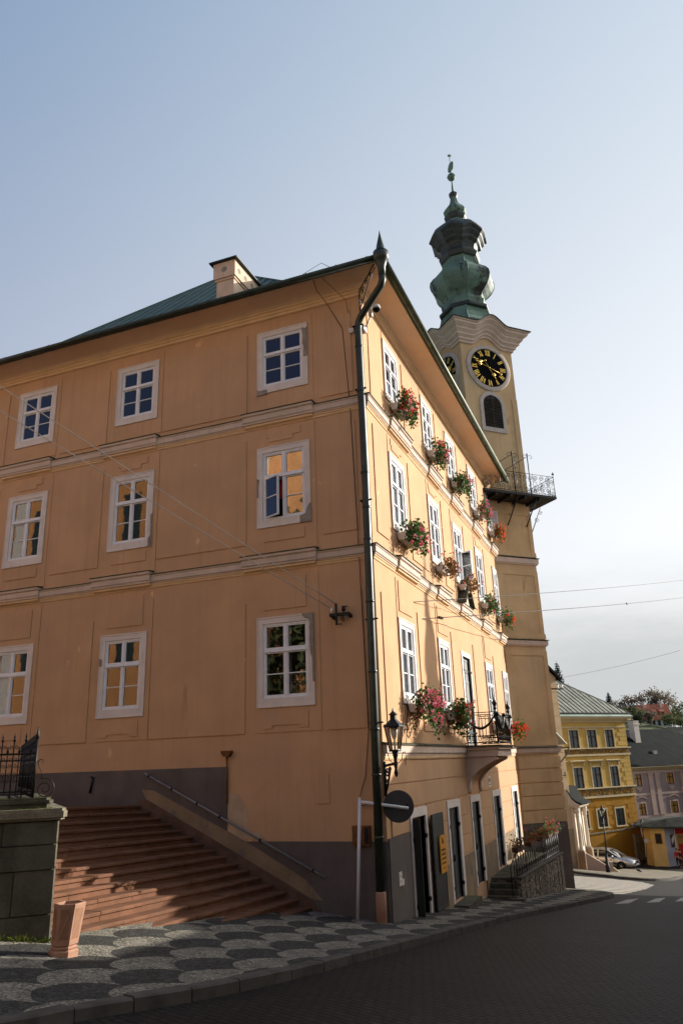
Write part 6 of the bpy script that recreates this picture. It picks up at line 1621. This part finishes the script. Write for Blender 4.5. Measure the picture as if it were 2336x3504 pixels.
rows = [(-1.95, [(.60, .955), (.58, .965)]), (-1.2, [(.74, .94), (.56, 1.33)]), (-.6, [(.75, .93), (.56, 1.41)]), (.1, [(.75, .92), (.55, 1.40)]), (.35, [(.75, .91), (.56, 1.33)]), (1.15, [(.70, .86), (.66, .87)])]
body_sections(rows, MAT['car_glass'], 'greenhouse', car)
m = MB(); m.prism([FCr(-1.25, -.57, 1.325), FCr(-1.25, .57, 1.325), FCr(.32, .57, 1.345), FCr(.32, -.57, 1.345)], [FCr(-1.0, -.5, 1.40), FCr(-1.0, .5, 1.40), FCr(.1, .5, 1.425), FCr(.1, -.5, 1.425)]); 
for d in (.6, -.6):
    s = 1 if d > 0 else -1
    for pts in (((-1.95, .62, .955), (-1.22, .585, 1.34)), ((-1.22, .585, 1.34), (-.4, .58, 1.41)), ((-.4, .58, 1.41), (.33, .585, 1.345)), ((.33, .585, 1.345), (1.17, .70, .87)), ((-.42, .77, .93), (-.42, .58, 1.40))):
        m.bar(FCr(pts[0][0], s*pts[0][1], pts[0][2]), FCr(pts[1][0], s*pts[1][1], pts[1][2]), .07, .06)
m.build('roof', MAT['car_paint'], car)
for u in (-1.35, 1.32):
    for s in (1, -1):
        ax = (cf, V((0, 0, 1)), cs*-s); c = FCr(u, s*.70, .31)
        m = MB(); m.lathe(c, [(.20, .0), (.31, .0), (.315, .04), (.315, .13), (.29, .165), (.21, .165)], 20, axis=ax); w = m.build('wheel', MAT['rubber'], car)
        m = MB(); m.lathe(c, [(.21, .1), (.21, .160), (.19, .15), (.05, .168)], 14, axis=ax)
        for k in range(5): a = 2*pi*k/5; m.bar(c + ax[2]*.172, c + ax[2]*.168 + (ax[0]*cos(a) + ax[1]*sin(a))*.2, .05, .02)
        m.build('rim', MAT['car_paint'], w)
        m = MB(); m.lathe(c, [(.345, -.02), (.345, .162)], 20, axis=ax); m.build('wheel_arch', MAT['rubber'], car)
m = MB(); m.box(FCr, 2.08, 2.235, -.5, .5, .40, .50); m.box(FCr, 2.1, 2.24, -.66, .66, .27, .32); m.build('lower_grille', MAT['rubber'], car)
m = MB(); m.box(FCr, 2.1, 2.245, -.3, .3, .52, .60); m.build('grille', MAT['rubber'], car)
for s in (1, -1):
    m = MB(); m.prism([FCr(2.0, s*.44, .53), FCr(2.0, s*.72, .54), FCr(1.8, s*.80, .57), FCr(1.9, s*.44, .60)], [FCr(2.215, s*.38, .53), FCr(2.12, s*.70, .54), FCr(1.9, s*.80, .65), FCr(2.1, s*.38, .66)]); m.build('headlight', MAT['lamp_lens'], car)
    m = MB(); m.ball(FCr(.72, s*.92, .95), .09, 8, 6, (1, 1, .75)); m.build('door_mirror', MAT['car_paint'], car)
    m = MB(); m.box(FCr, -2.2, -2.06, s*.6 - .14, s*.6 + .14, .62, .82); m.build('tail_light', MAT['plastic_red'], car)
m = MB(); m.box(FCr, -1.0, 1.0, .855, .872, .46, .52); m.box(FCr, -.55, -.38, .85, .875, .76, .79); m.box(FCr, .5, .65, .85, .87, .75, .78); m.build('side_trim', MAT['rubber'], car)
m = MB(); m.box(FCr, 2.225, 2.25, -.26, .26, .36, .46); m.build('number_plate', MAT['box_white'], car)

# ------------------------------------------------------------------ PERSON, PIGEON
def person(label, x, y, z, az, top, trousers, h=1.62):
    root = thing('person', label, 'person', (x, y, z)); k = h/1.75
    a = R(az); f = V((sin(a), cos(a), 0)); s = V((cos(a), -sin(a), 0)); up = V((0, 0, 1))
    def P(sx, fy, zz): return V((x, y, z)) + s*sx*k + f*fy*k + up*zz*k
    def skin(name, chains, mat, levels=1):
        me = bpy.data.meshes.new(name); vs, es, rs = [], [], []
        for ch in chains:
            prev = ch[0] if isinstance(ch[0], int) else None
            for q in (ch[1:] if prev is not None else ch):
                vs.append(P(*q[:3]) - V((x, y, z))); rs.append(q[3]*k)
                if prev is not None: es.append((prev, len(vs) - 1))
                prev = len(vs) - 1
        me.from_pydata([tuple(v) for v in vs], es, []); o = bpy.data.objects.new(name, me); COL.objects.link(o); o.parent = root
        md = o.modifiers.new('skin', 'SKIN'); me.skin_vertices[0].data[0].use_root = True
        for i, r_ in enumerate(rs): me.skin_vertices[0].data[i].radius = (r_, r_)
        o.modifiers.new('sub', 'SUBSURF').levels = levels; o.modifiers['sub'].render_levels = levels
        me.materials.append(MAT[mat]); LOC[o.name] = V((x, y, z)); return o
    # vertex order: 0 pelvis,1 waist,2 chest,3 neck,4 chin,5 head,6 crown | arms | legs
    skin('body', [[(0, 0, .95, .14), (0, .01, 1.12, .125), (0, .0, 1.34, .15), (0, 0, 1.48, .06), (0, .02, 1.56, .075), (0, .015, 1.64, .095), (0, 0, 1.72, .07)],
        [2, (.19, 0, 1.38, .06), (.25, -.02, 1.12, .048), (.26, .08, .90, .036), (.26, .12, .80, .035)], [2, (-.19, 0, 1.38, .06), (-.25, -.02, 1.12, .048), (-.26, .06, .90, .036), (-.26, .1, .80, .035)],
        [0, (.10, 0, .86, .10), (.11, .03, .50, .068), (.11, -.03, .10, .045), (.11, .06, .04, .04), (.11, .15, .035, .03)], [0, (-.10, 0, .86, .10), (-.12, -.04, .50, .068), (-.13, -.16, .10, .045), (-.13, -.1, .04, .04), (-.13, -.02, .035, .03)]], 'skin')
    skin('jacket', [[(0, 0, .90, .165), (0, .01, 1.12, .15), (0, .0, 1.36, .175), (0, 0, 1.47, .075)], [2, (.19, 0, 1.38, .078), (.25, -.02, 1.12, .064), (.26, .08, .90, .05), (.26, .1, .84, .045)], [2, (-.19, 0, 1.38, .078), (-.25, -.02, 1.12, .064), (-.26, .06, .90, .05), (-.26, .08, .84, .045)]], top)
    skin('trousers', [[(0, 0, .94, .155), (0, 0, .88, .15)], [1, (.10, 0, .80, .115), (.11, .03, .50, .085), (.11, -.03, .09, .065)], [1, (-.10, 0, .80, .115), (-.12, -.04, .50, .085), (-.13, -.16, .09, .065)]], trousers)
    m = MB(); m.ball(P(0, -.02, 1.68), .112*k, 10, 7, (1, 1, .95)); m.build('hair', MAT['hair'], root)
    m = MB()
    for q in (-1, 1): m.ball(P(q*.035, .105, 1.655), .014*k, 6, 4); m.ball(P(q*.098, .0, 1.63), .02*k, 6, 4)
    m.ball(P(0, .12, 1.62), .016*k, 6, 4); m.build('face', MAT['skin'], root); return root
person('person in a dark jacket walking past the kiosk opening', 5.95, 52.9, gz(5.95, 52.9) - RD, 70, 'cloth_dark', 'cloth_dark', 1.3)
person('person in a red jacket half hidden beside the kiosk wall', 5.72, 53.6, gz(5.72, 53.6) - RD, 200, 'cloth_red', 'cloth_dark', 1.3)
pg = thing('pigeon', 'grey pigeon standing on the far pavement in front of the car', 'pigeon', (3.16, 43.44, gz(3.16, 43.44)))
bz = gz(3.16, 43.44) + .005; m = MB()
m.tube([(3.02, 43.44, bz + .13), (3.08, 43.44, bz + .16), (3.16, 43.43, bz + .17), (3.24, 43.42, bz + .12), (3.34, 43.42, bz + .06)], [.02, .06, .075, .05, .015], 8); m.tube([(3.05, 43.44, bz + .17), (3.0, 43.44, bz + .25), (2.99, 43.44, bz + .29)], [.04, .028, .03], 7); m.tube([(2.98, 43.44, bz + .285), (2.93, 43.44, bz + .275)], [.014, .003], 5)
for s in (-1, 1): m.tube([(3.14, 43.44 + s*.025, bz + .1), (3.14, 43.44 + s*.025, bz)], .007, 4)
m.build('body', MAT['bird'], pg)

# ------------------------------------------------------------------ HILLSIDE
def hz(x, y):
    t = min(1, max(0, (y - 95)/95)); t = t*t*(3 - 2*t)
    return -5.2 + t*(14.4 - .28*min(max(x - 5, -40), 20) + 1.2*sin(x*.11 + 1))
m = MB(); sheet(m, [x for x in range(-90, 91, 6)], [92 + 7*i for i in range(30)], lambda x, y: hz(x, y) if y > 95 else -5.2)
m.build('hill', MAT['hill'], kind='structure')
def leafy(root, c, rad, n, size, mat, seed, name='crown', clumps=14):
    r = random.Random(seed); m = MB(); cl = []
    for _ in range(clumps):
        a, b, t = r.uniform(0, 2*pi), r.uniform(-1, 1), r.random()**.5
        cl.append(V((c[0] + rad[0]*t*cos(a)*(1 - b*b)**.5, c[1] + rad[1]*t*sin(a)*(1 - b*b)**.5, c[2] + rad[2]*b*t)))
    for _ in range(n):
        q = r.choice(cl); k = .34
        p = q + V((r.gauss(0, rad[0]*k*.55), r.gauss(0, rad[1]*k*.55), r.gauss(0, rad[2]*k*.5)))
        m.leaf(p, (r.gauss(0, 1), r.gauss(0, 1), r.gauss(.3, 1)), size*r.uniform(.6, 1.1), size*r.uniform(.8, 1.4), r.uniform(0, 6))
    m.build(name, MAT[mat], root, recalc=False)
def broad_tree(label, x, y, h, w, mat, seed, n=900, size=.5, grp='trees on the hillside', cat='tree', nm='tree'):
    z = hz(x, y) if y > 95 else gz(x, y); root = thing(nm, label, cat, (x, y, z), grp); r = random.Random(seed)
    m = MB(); m.tube([(x, y, z - .3), (x + .1*w*r.uniform(-1, 1), y, z + h*.3), (x + .1*w*r.uniform(-1, 1), y, z + h*.62)], [h*.03, h*.022, h*.01], 7)
    for k in range(7):
        a = r.uniform(0, 6.28); zz = z + h*r.uniform(.25, .5); m.tube([(x, y, zz), (x + cos(a)*w*.25, y + sin(a)*w*.25, zz + h*.14), (x + cos(a)*w*.42, y + sin(a)*w*.42, zz + h*.3)], [h*.013, h*.009, h*.003], 5)
    m.build('trunk', MAT['bark'], root); leafy(root, (x, y, z + h*.62), (w*.5, w*.5, h*.4), n, size, mat, seed); return root
def spruce(label, x, y, z, h, w, seed, n=26):
    root = thing('spruce_tree', label, 'tree', (x, y, z), 'spruces on the skyline'); r = random.Random(seed)
    m = MB(); m.tube([(x, y, z - .5), (x, y, z + h)], [h*.02, h*.002], 6); m.build('trunk', MAT['bark'], root)
    m = MB()
    for i in range(n):
        t = i/n; zz = z + h*(.08 + .9*t); L = w*.5*(1 - t)**.85*r.uniform(.75, 1.15) + .12; nb_ = int(10 + 5*(1-t))
        for k in range(nb_):
            a = 2*pi*k/nb_ + r.uniform(-.3, .3); l = L*r.uniform(.65, 1.15); d = V((cos(a), sin(a), 0)); s = V((-sin(a), cos(a), 0))
            for j in range(5):
                q = (j + .5)/5; p = V((x, y, zz)) + d*l*q + V((0, 0, -.28*l*q*q + .10*l*q))
                wd = .20*l*(1.25 - q) + .07
                m.leaf(p - d*.08*l, s*.3 + V((0, 0, 1)), wd, l*.36, r.uniform(-.4, .4) + a); m.leaf(p, d*.4 + V((0, 0, -.6)), wd*.9, .26*l + .1, r.uniform(0, 6)); m.leaf(p, s + V((0, 0, .4)), wd, .3*l + .1, r.uniform(0, 6))
    m.build('crown', MAT['conifer'], root, recalc=False); return root
spruce('taller spruce rising beside the clock tower above the cream house roof', -9.9, 132.6, 9.0, 11.6, 5.4, 1)
spruce('spruce mostly hidden behind the clock tower edge', -11.9, 132.5, 9.0, 12.0, 4.4, 2)
spruce('lone spruce on the skyline above the end of the yellow house roof', -4.6, 198.2, 9.0, 10.3, 6.2, 3)
broad_tree('large brownish tree behind the red-roofed hillside house', 6.0, 203, 9.0, 9.5, 'tree_brown', 5, 2200, .42)
broad_tree('low brown tree at the left of the red-roofed hillside house', 1.0, 200, 6.2, 7, 'tree_brown', 6, 1500, .4)
broad_tree('small green tree right of the red-roofed hillside house', 10.3, 198, 5.4, 4.6, 'tree_green', 7, 1100, .4)
broad_tree('tall green tree at the right edge of the hillside', 13.6, 196, 8.2, 6.2, 'tree_green', 8, 1600, .42)
broad_tree('pale scrubby tree low behind the yellow house eaves', -2.4, 196, 4.6, 4.2, 'tree_brown', 9, 700, .35)
for i, (x, y, h, w, lb) in enumerate([(.6, 176, 3.4, 4.2, 'dark bush below the gable of the red-roofed house'), (2.7, 174, 3.2, 3.4, 'olive bush between the red-roofed house and the dark slate roof'), (4.4, 172, 3.0, 3.2, 'bush left of the white chimney on the dark slate roof'), (9.2, 178, 4.0, 4.2, 'bush at the right corner of the red-roofed house'), (11.2, 176, 3.2, 4.2, 'bushy green growth above the sunlit grey roof')]):
    broad_tree(lb, x, y, h, w, 'tree_green' if i != 2 else 'tree_brown', 20 + i, 800, .32, 'bushes below the hillside house', 'bush', 'bush')
hh = thing('hillside_house', 'white hillside house with a red tiled gable roof and two dormers', 'house', (4, 184, 9))
FH = fdir((2.6, 183.0, 0), 74); 
def FHp(u, d, z): return FH(u, d, z)
hb, he, hr2 = 8.2, 11.3, 14.3; hw = 4.4; hl_ = 6.4                 # u = along the ridge from the gable
m = MB(); g0 = [V(FHp(0, 2.0, 0)), V(FHp(0, -3.0, 0))]
m.prism([FHp(0, 2.0, hb), FHp(0, -3.4, hb), FHp(0, -3.4, he), FHp(0, -.7, hr2), FHp(0, 2.0, he)], [FHp(hl_, 2.0, hb), FHp(hl_, -3.4, hb), FHp(hl_, -3.4, he), FHp(hl_, -.7, hr2), FHp(hl_, 2.0, he)]); m.build('wall', MAT['house_white'], hh)
m = MB()
for d0, z0, d1, z1 in ((2.5, he - .5, -.7, hr2 + .06), (-3.9, he - .5, -.7, hr2 + .06)):
    m.prism([FHp(-.4, d0, z0), FHp(hl_ + .4, d0, z0), FHp(hl_ + .4, d1, z1), FHp(-.4, d1, z1)], [FHp(-.4, d0, z0 + .18), FHp(hl_ + .4, d0, z0 + .18), FHp(hl_ + .4, d1, z1 + .18), FHp(-.4, d1, z1 + .18)])
rh = m.build('tiled_roof', MAT['red_tile'], hh)
for u in (2.9, 4.7):
    m = MB(); m.prism([FHp(u - .6, 1.9, 12.0), FHp(u + .6, 1.9, 12.0), FHp(u + .5, 1.9, 12.75), FHp(u - .5, 1.9, 12.75)], [FHp(u - .6, .2, 12.9), FHp(u + .6, .2, 12.9), FHp(u + .6, .2, 13.5), FHp(u - .6, .2, 13.5)]); dm = m.build('dormer', MAT['red_tile'], rh)
m = MB()
for u in (2.9, 4.7): m.box(FHp, u - .28, u + .28, 1.91, 1.95, 12.12, 12.62)
for u in (.9, 2.1, 3.3, 4.5): m.box(FHp, u, u + .6, 2.005, 2.04, 9.5, 10.7)
m.build('window', MAT['win_glass'], hh)
Fg = fdir((FHp(0, 0, 0).x, FHp(0, 0, 0).y, 0), 74)
m = MB(); 
for d0, d1, z0, z1 in ((-.1, -1.5, 12.2, 13.0), (1.2, .5, 9.6, 10.7)): m.prism([FHp(-.03, d0, z0), FHp(-.03, d1, z0), FHp(-.03, d1, z1), FHp(-.03, d0, z1)], [FHp(.0, d0, z0), FHp(.0, d1, z0), FHp(.0, d1, z1), FHp(.0, d0, z1)])
m.build('gable_window', MAT['win_brown'], hh)
for u in (1.0, 4.9): m = MB(); m.box(FHp, u, u + .35, -.4, 0.1, 13.6, 15.3); m.build('chimney', MAT['chimney_white'], rh)
fh = thing('far_rooftop', 'reddish rooftop peeping over the yellow house roof on the skyline', 'house', (-9, 186, 9))
m = MB(); m.prism([V((-11, 186, 11)), V((-5.8, 186, 11)), V((-6.2, 186, 15.4)), V((-8.2, 186, 17.0)), V((-10.4, 186, 15.4))], [V((-11, 192, 11)), V((-5.8, 192, 11)), V((-6.2, 192, 15.4)), V((-8.2, 192, 17.0)), V((-10.4, 192, 15.4))]); m.build('roof', MAT['red_tile'], fh)
up = thing('utility_pole', 'thin utility pole with crossarms rising behind the yellow house roof', 'utility pole', (-4.1, 66, 7))
m = MB(); px_, py_ = -4.55, 66.5; m.tube([(px_, py_, 4), (px_, py_, 11.15)], .06, 6); m.bar((px_ - .42, py_, 10.85), (px_ + .5, py_, 10.95), .07, .07); m.bar((px_ - .2, py_, 10.4), (px_ + .28, py_, 10.45), .06, .06)
for x, z in ((-.4, 10.9), (-.2, 10.92), (.22, 10.96), (.46, 10.98), (-.18, 10.45), (.25, 10.48)): m.tube([(px_ + x, py_, z), (px_ + x, py_, z + .17)], .04, 5)
m.build('pole', MAT['bark'], up)
cable('overhead_cable', 'faint wire leaving the utility pole towards the right over the hillside', [(px_ + .4, py_, 11.1), (9, 66, 13.0)], .012, 'wire_dark', .2)

# ------------------------------------------------------------------ ACROSS THE STREET (outside the frame): these houses shade the street
def plain_house(name, label, cat, x0, x1, y0, y1, zb, ze, ridge, zr, mat='opp_wall', hip=True, roofm='slate'):
    root = thing(name, label, cat, (x0, (y0+y1)/2, zb)); m = MB(); m.box(FW, x0, x1, y0, y1, zb, ze - .01)
    m.build('wall', MAT[mat], root)
    m = MB(); (ra, rb, rx) = ridge; e = .0
    A, B, C, D = V((x0 - e, y0 - e, ze)), V((x0 - e, y1 + e, ze)), V((x1 + e, y1 + e, ze)), V((x1 + e, y0 - e, ze)); P, Q = V((rx, ra, zr)), V((rx, rb, zr))
    m.add([A, B, Q, P], [(0, 1, 2, 3)]); m.add([B, C, Q], [(0, 1, 2)]); m.add([C, D, P, Q], [(0, 1, 2, 3)]); m.add([D, A, P], [(0, 1, 2)]); m.add([A, B, C, D], [(0, 1, 2, 3)]); m.build('roof', MAT[roofm], root)
    w = MB()
    y = y0 + 1.6
    while y < y1 - 1.5:
        for z in (zb + 2, zb + 5.2):
            if z + 1.7 < ze: w.box(FW, x0 - .04, x0 + .02, y, y + 1.0, z, z + 1.6)
        y += 2.6
    if w.v: w.build('window', MAT['win_glass'], root)
    return root
ch = plain_house('turret_house', 'hip-roofed house with a small onion turret across the street', 'house', 10.5, 17.5, 11.2, 23.75, -4, 8.18, (17.75, 19.95), 0, 0) if False else plain_house('turret_house', 'hip-roofed house with a small onion turret across the street', 'house', 10.5, 17.5, 11.2, 23.75, -4, 8.18, (17.75, 19.95, 14.0), 11.12)
m = MB(); tx, ty = 14.0, 18.95
m.lathe((tx, ty, 0), [(.62, 10.6), (.62, 11.9), (.70, 12.0), (.52, 12.3), (.46, 12.55), (.55, 12.75), (.52, 13.05), (.48, 13.3), (.43, 13.5), (.30, 13.8), (.2, 14.2), (.12, 14.8), (.07, 15.6), (.02, 16.7)], 10); m.build('turret', MAT['copper'], ch)
plain_house('low_house', 'low-roofed house across the street from the stairs', 'house', 10.5, 17.5, 4.35, 11.15, -4, 6.88, (6, 9.5, 14.0), 8.3)
plain_house('tall_house', 'taller house across the street beside the viewer', 'house', 10.5, 19, -34, 4.3, -4, 9.0, (-28, -3, 14.5), 12.5)
plain_house('rear_sky_blocker', 'added house-shaped block behind the viewer that keeps skylight off the street', 'house', -13, 24, -46, -35, 0, 17, (-44, -37, 5), 21)  # added unseen mass behind the camera, dims the skylight on the ground
m = MB(); m.box(FW, 10.5, 10.9, 23.8, 26.2, -5, 4.4); tag(m.build('garden_wall', MAT['opp_wall'], None), 'garden wall beyond the turret house', 'wall')
oc_ = thing('orange_church', 'tall orange church with white pilasters standing behind the viewer', 'church', (-30, -25, 3))
m = MB(); m.box(FW, -60, -15.5, -40, -25, -2, 27.5); m.build('wall', MAT['orange_church'], oc_)
m = MB(); FO = frame((-15.5, -25, 0), (-1, 0, 0), (0, 1, 0))
for u in range(0, 44, 4): m.box(FO, u, u + .8, 0, .35, -2, 25.6)
m.box(FO, -.3, 44, 0, .9, 25.6, 26.2); m.box(FO, -.3, 44, 0, 1.3, 26.9, 27.5); m.box(FO, -.3, 44, 0, .6, 15.2, 15.9); m.box(FO, -.3, 44, 0, .3, 13.6, 14.0); m.build('pilaster', MAT['white'], oc_)
m = MB()
for u in range(2, 42, 4):
    for z in (3, 10, 18.5): m.box(FO, u - .1, u + 1.3, .0, .05, z, z + 3.6)
m.build('window', MAT['win_glass'], oc_)
broad_tree('broad autumn tree on the slope behind the viewer', -12.8, -22.5, 13.5, 8.5, 'tree_green', 40, 3000, .42, 'trees behind the viewer')

# ------------------------------------------------------------------ SUN, SKY, CAMERA
SAZ, SEL = 44.2, 18.5; AURE = 28
S_dir = V((sin(R(SAZ))*cos(R(SEL)), cos(R(SAZ))*cos(R(SEL)), sin(R(SEL))))
sun = bpy.data.lights.new('sun', 'SUN'); sun.energy = 5.0; sun.angle = R(.5); sun.color = (1, .95, .86)
so = bpy.data.objects.new('sun', sun); COL.objects.link(so); so.rotation_euler = S_dir.to_track_quat('Z', 'Y').to_euler(); so.location = (20, 20, 30)
w = bpy.data.worlds.new('World'); scene.world = w; w.use_nodes = True; t = NT(w.node_tree)
bg = w.node_tree.nodes['Background']
sky = t.n('ShaderNodeTexSky'); sky.sky_type = 'NISHITA'; sky.sun_disc = False; sky.sun_elevation = R(SEL); sky.sun_rotation = R(SAZ)
sky.altitude = 600; sky.air_density = 1.0; sky.dust_density = 1.0; sky.ozone_density = 1.6
tc = t.n('ShaderNodeTexCoord'); sp = t.n('ShaderNodeSeparateXYZ'); t.l(tc.outputs['Generated'], sp.inputs[0])
dt = t.n('ShaderNodeVectorMath', operation='DOT_PRODUCT'); t.l(tc.outputs['Generated'], dt.inputs[0]); dt.inputs[1].default_value = S_dir
def lin(a, b, c, lo):                                    # thin high veil: whiter low down and towards the sun
    return t.math('MAXIMUM', t.math('ADD', t.math('ADD', t.math('MULTIPLY', dt.outputs['Value'], b), a), t.math('MULTIPLY', sp.outputs[2], c)), lo)
cmb = t.n('ShaderNodeCombineXYZ')
for i, k in enumerate(((4.83, 3.78, -4.81, .75), (4.70, 3.59, -3.72, .95), (4.96, 2.79, -2.47, 1.35))): t.l(lin(*k), cmb.inputs[i])
vcol = t.mix(.85, sky.outputs[0], cmb.outputs[0])
au = t.step(dt.outputs['Value'], .80, 1.0); au = t.math('MULTIPLY', t.math('MULTIPLY', au, au), AURE)   # bright haze round the sun
sc_ = t.n('ShaderNodeVectorMath', operation='SCALE'); sc_.inputs[0].default_value = (1, .93, .80); t.l(au, sc_.inputs['Scale'])
vcol = t.mix(1.0, vcol, sc_.outputs[0], 'ADD')
mpn = t.n('ShaderNodeMapping'); mpn.inputs['Scale'].default_value = (1, 1, 3.5); t.l(tc.outputs['Generated'], mpn.inputs['Vector'])
cn1 = t.noise(mpn.outputs[0], 2.6, 6, .6)
hz_ = t.step(t.math('ADD', sp.outputs[2], t.math('MULTIPLY', t.math('SUBTRACT', cn1, .5), .10)), .27, .10)
cloud = t.mix(t.step(cn1, .35, .7), (3.4, 3.55, 3.6), (4.1, 4.15, 4.1))
skycol = t.mix(t.math('MULTIPLY', hz_, .9), vcol, cloud)
t.l(skycol, bg.inputs['Color']); bg.inputs['Strength'].default_value = .109
cam = bpy.data.cameras.new('camera'); co = bpy.data.objects.new('camera', cam); COL.objects.link(co); scene.camera = co
cam.sensor_fit = 'VERTICAL'; cam.sensor_height = 36; cam.lens = 2595.96/3504*36; cam.clip_start = .1; cam.clip_end = 3000
yaw, pit, rol = R(21.11693), R(18.38894), R(-2.07182)
f = V((-sin(yaw)*cos(pit), cos(yaw)*cos(pit), sin(pit))); r0 = V((cos(yaw), sin(yaw), 0)); u0 = r0.cross(f)
rr = r0*cos(rol) + u0*sin(rol); uu = u0*cos(rol) - r0*sin(rol)
co.matrix_world = Matrix(((rr.x, uu.x, -f.x, 5.62728), (rr.y, uu.y, -f.y, -16.57057), (rr.z, uu.z, -f.z, 3.47019), (0, 0, 0, 1)))
vs = scene.view_settings; vs.view_transform = 'Standard'; vs.look = 'None'; vs.exposure = .6; vs.gamma = 1; vs.use_curve_mapping = False
scene.render.engine = 'CYCLES'; scene.cycles.max_bounces = 8; scene.cycles.transparent_max_bounces = 12; scene.cycles.use_denoising = True
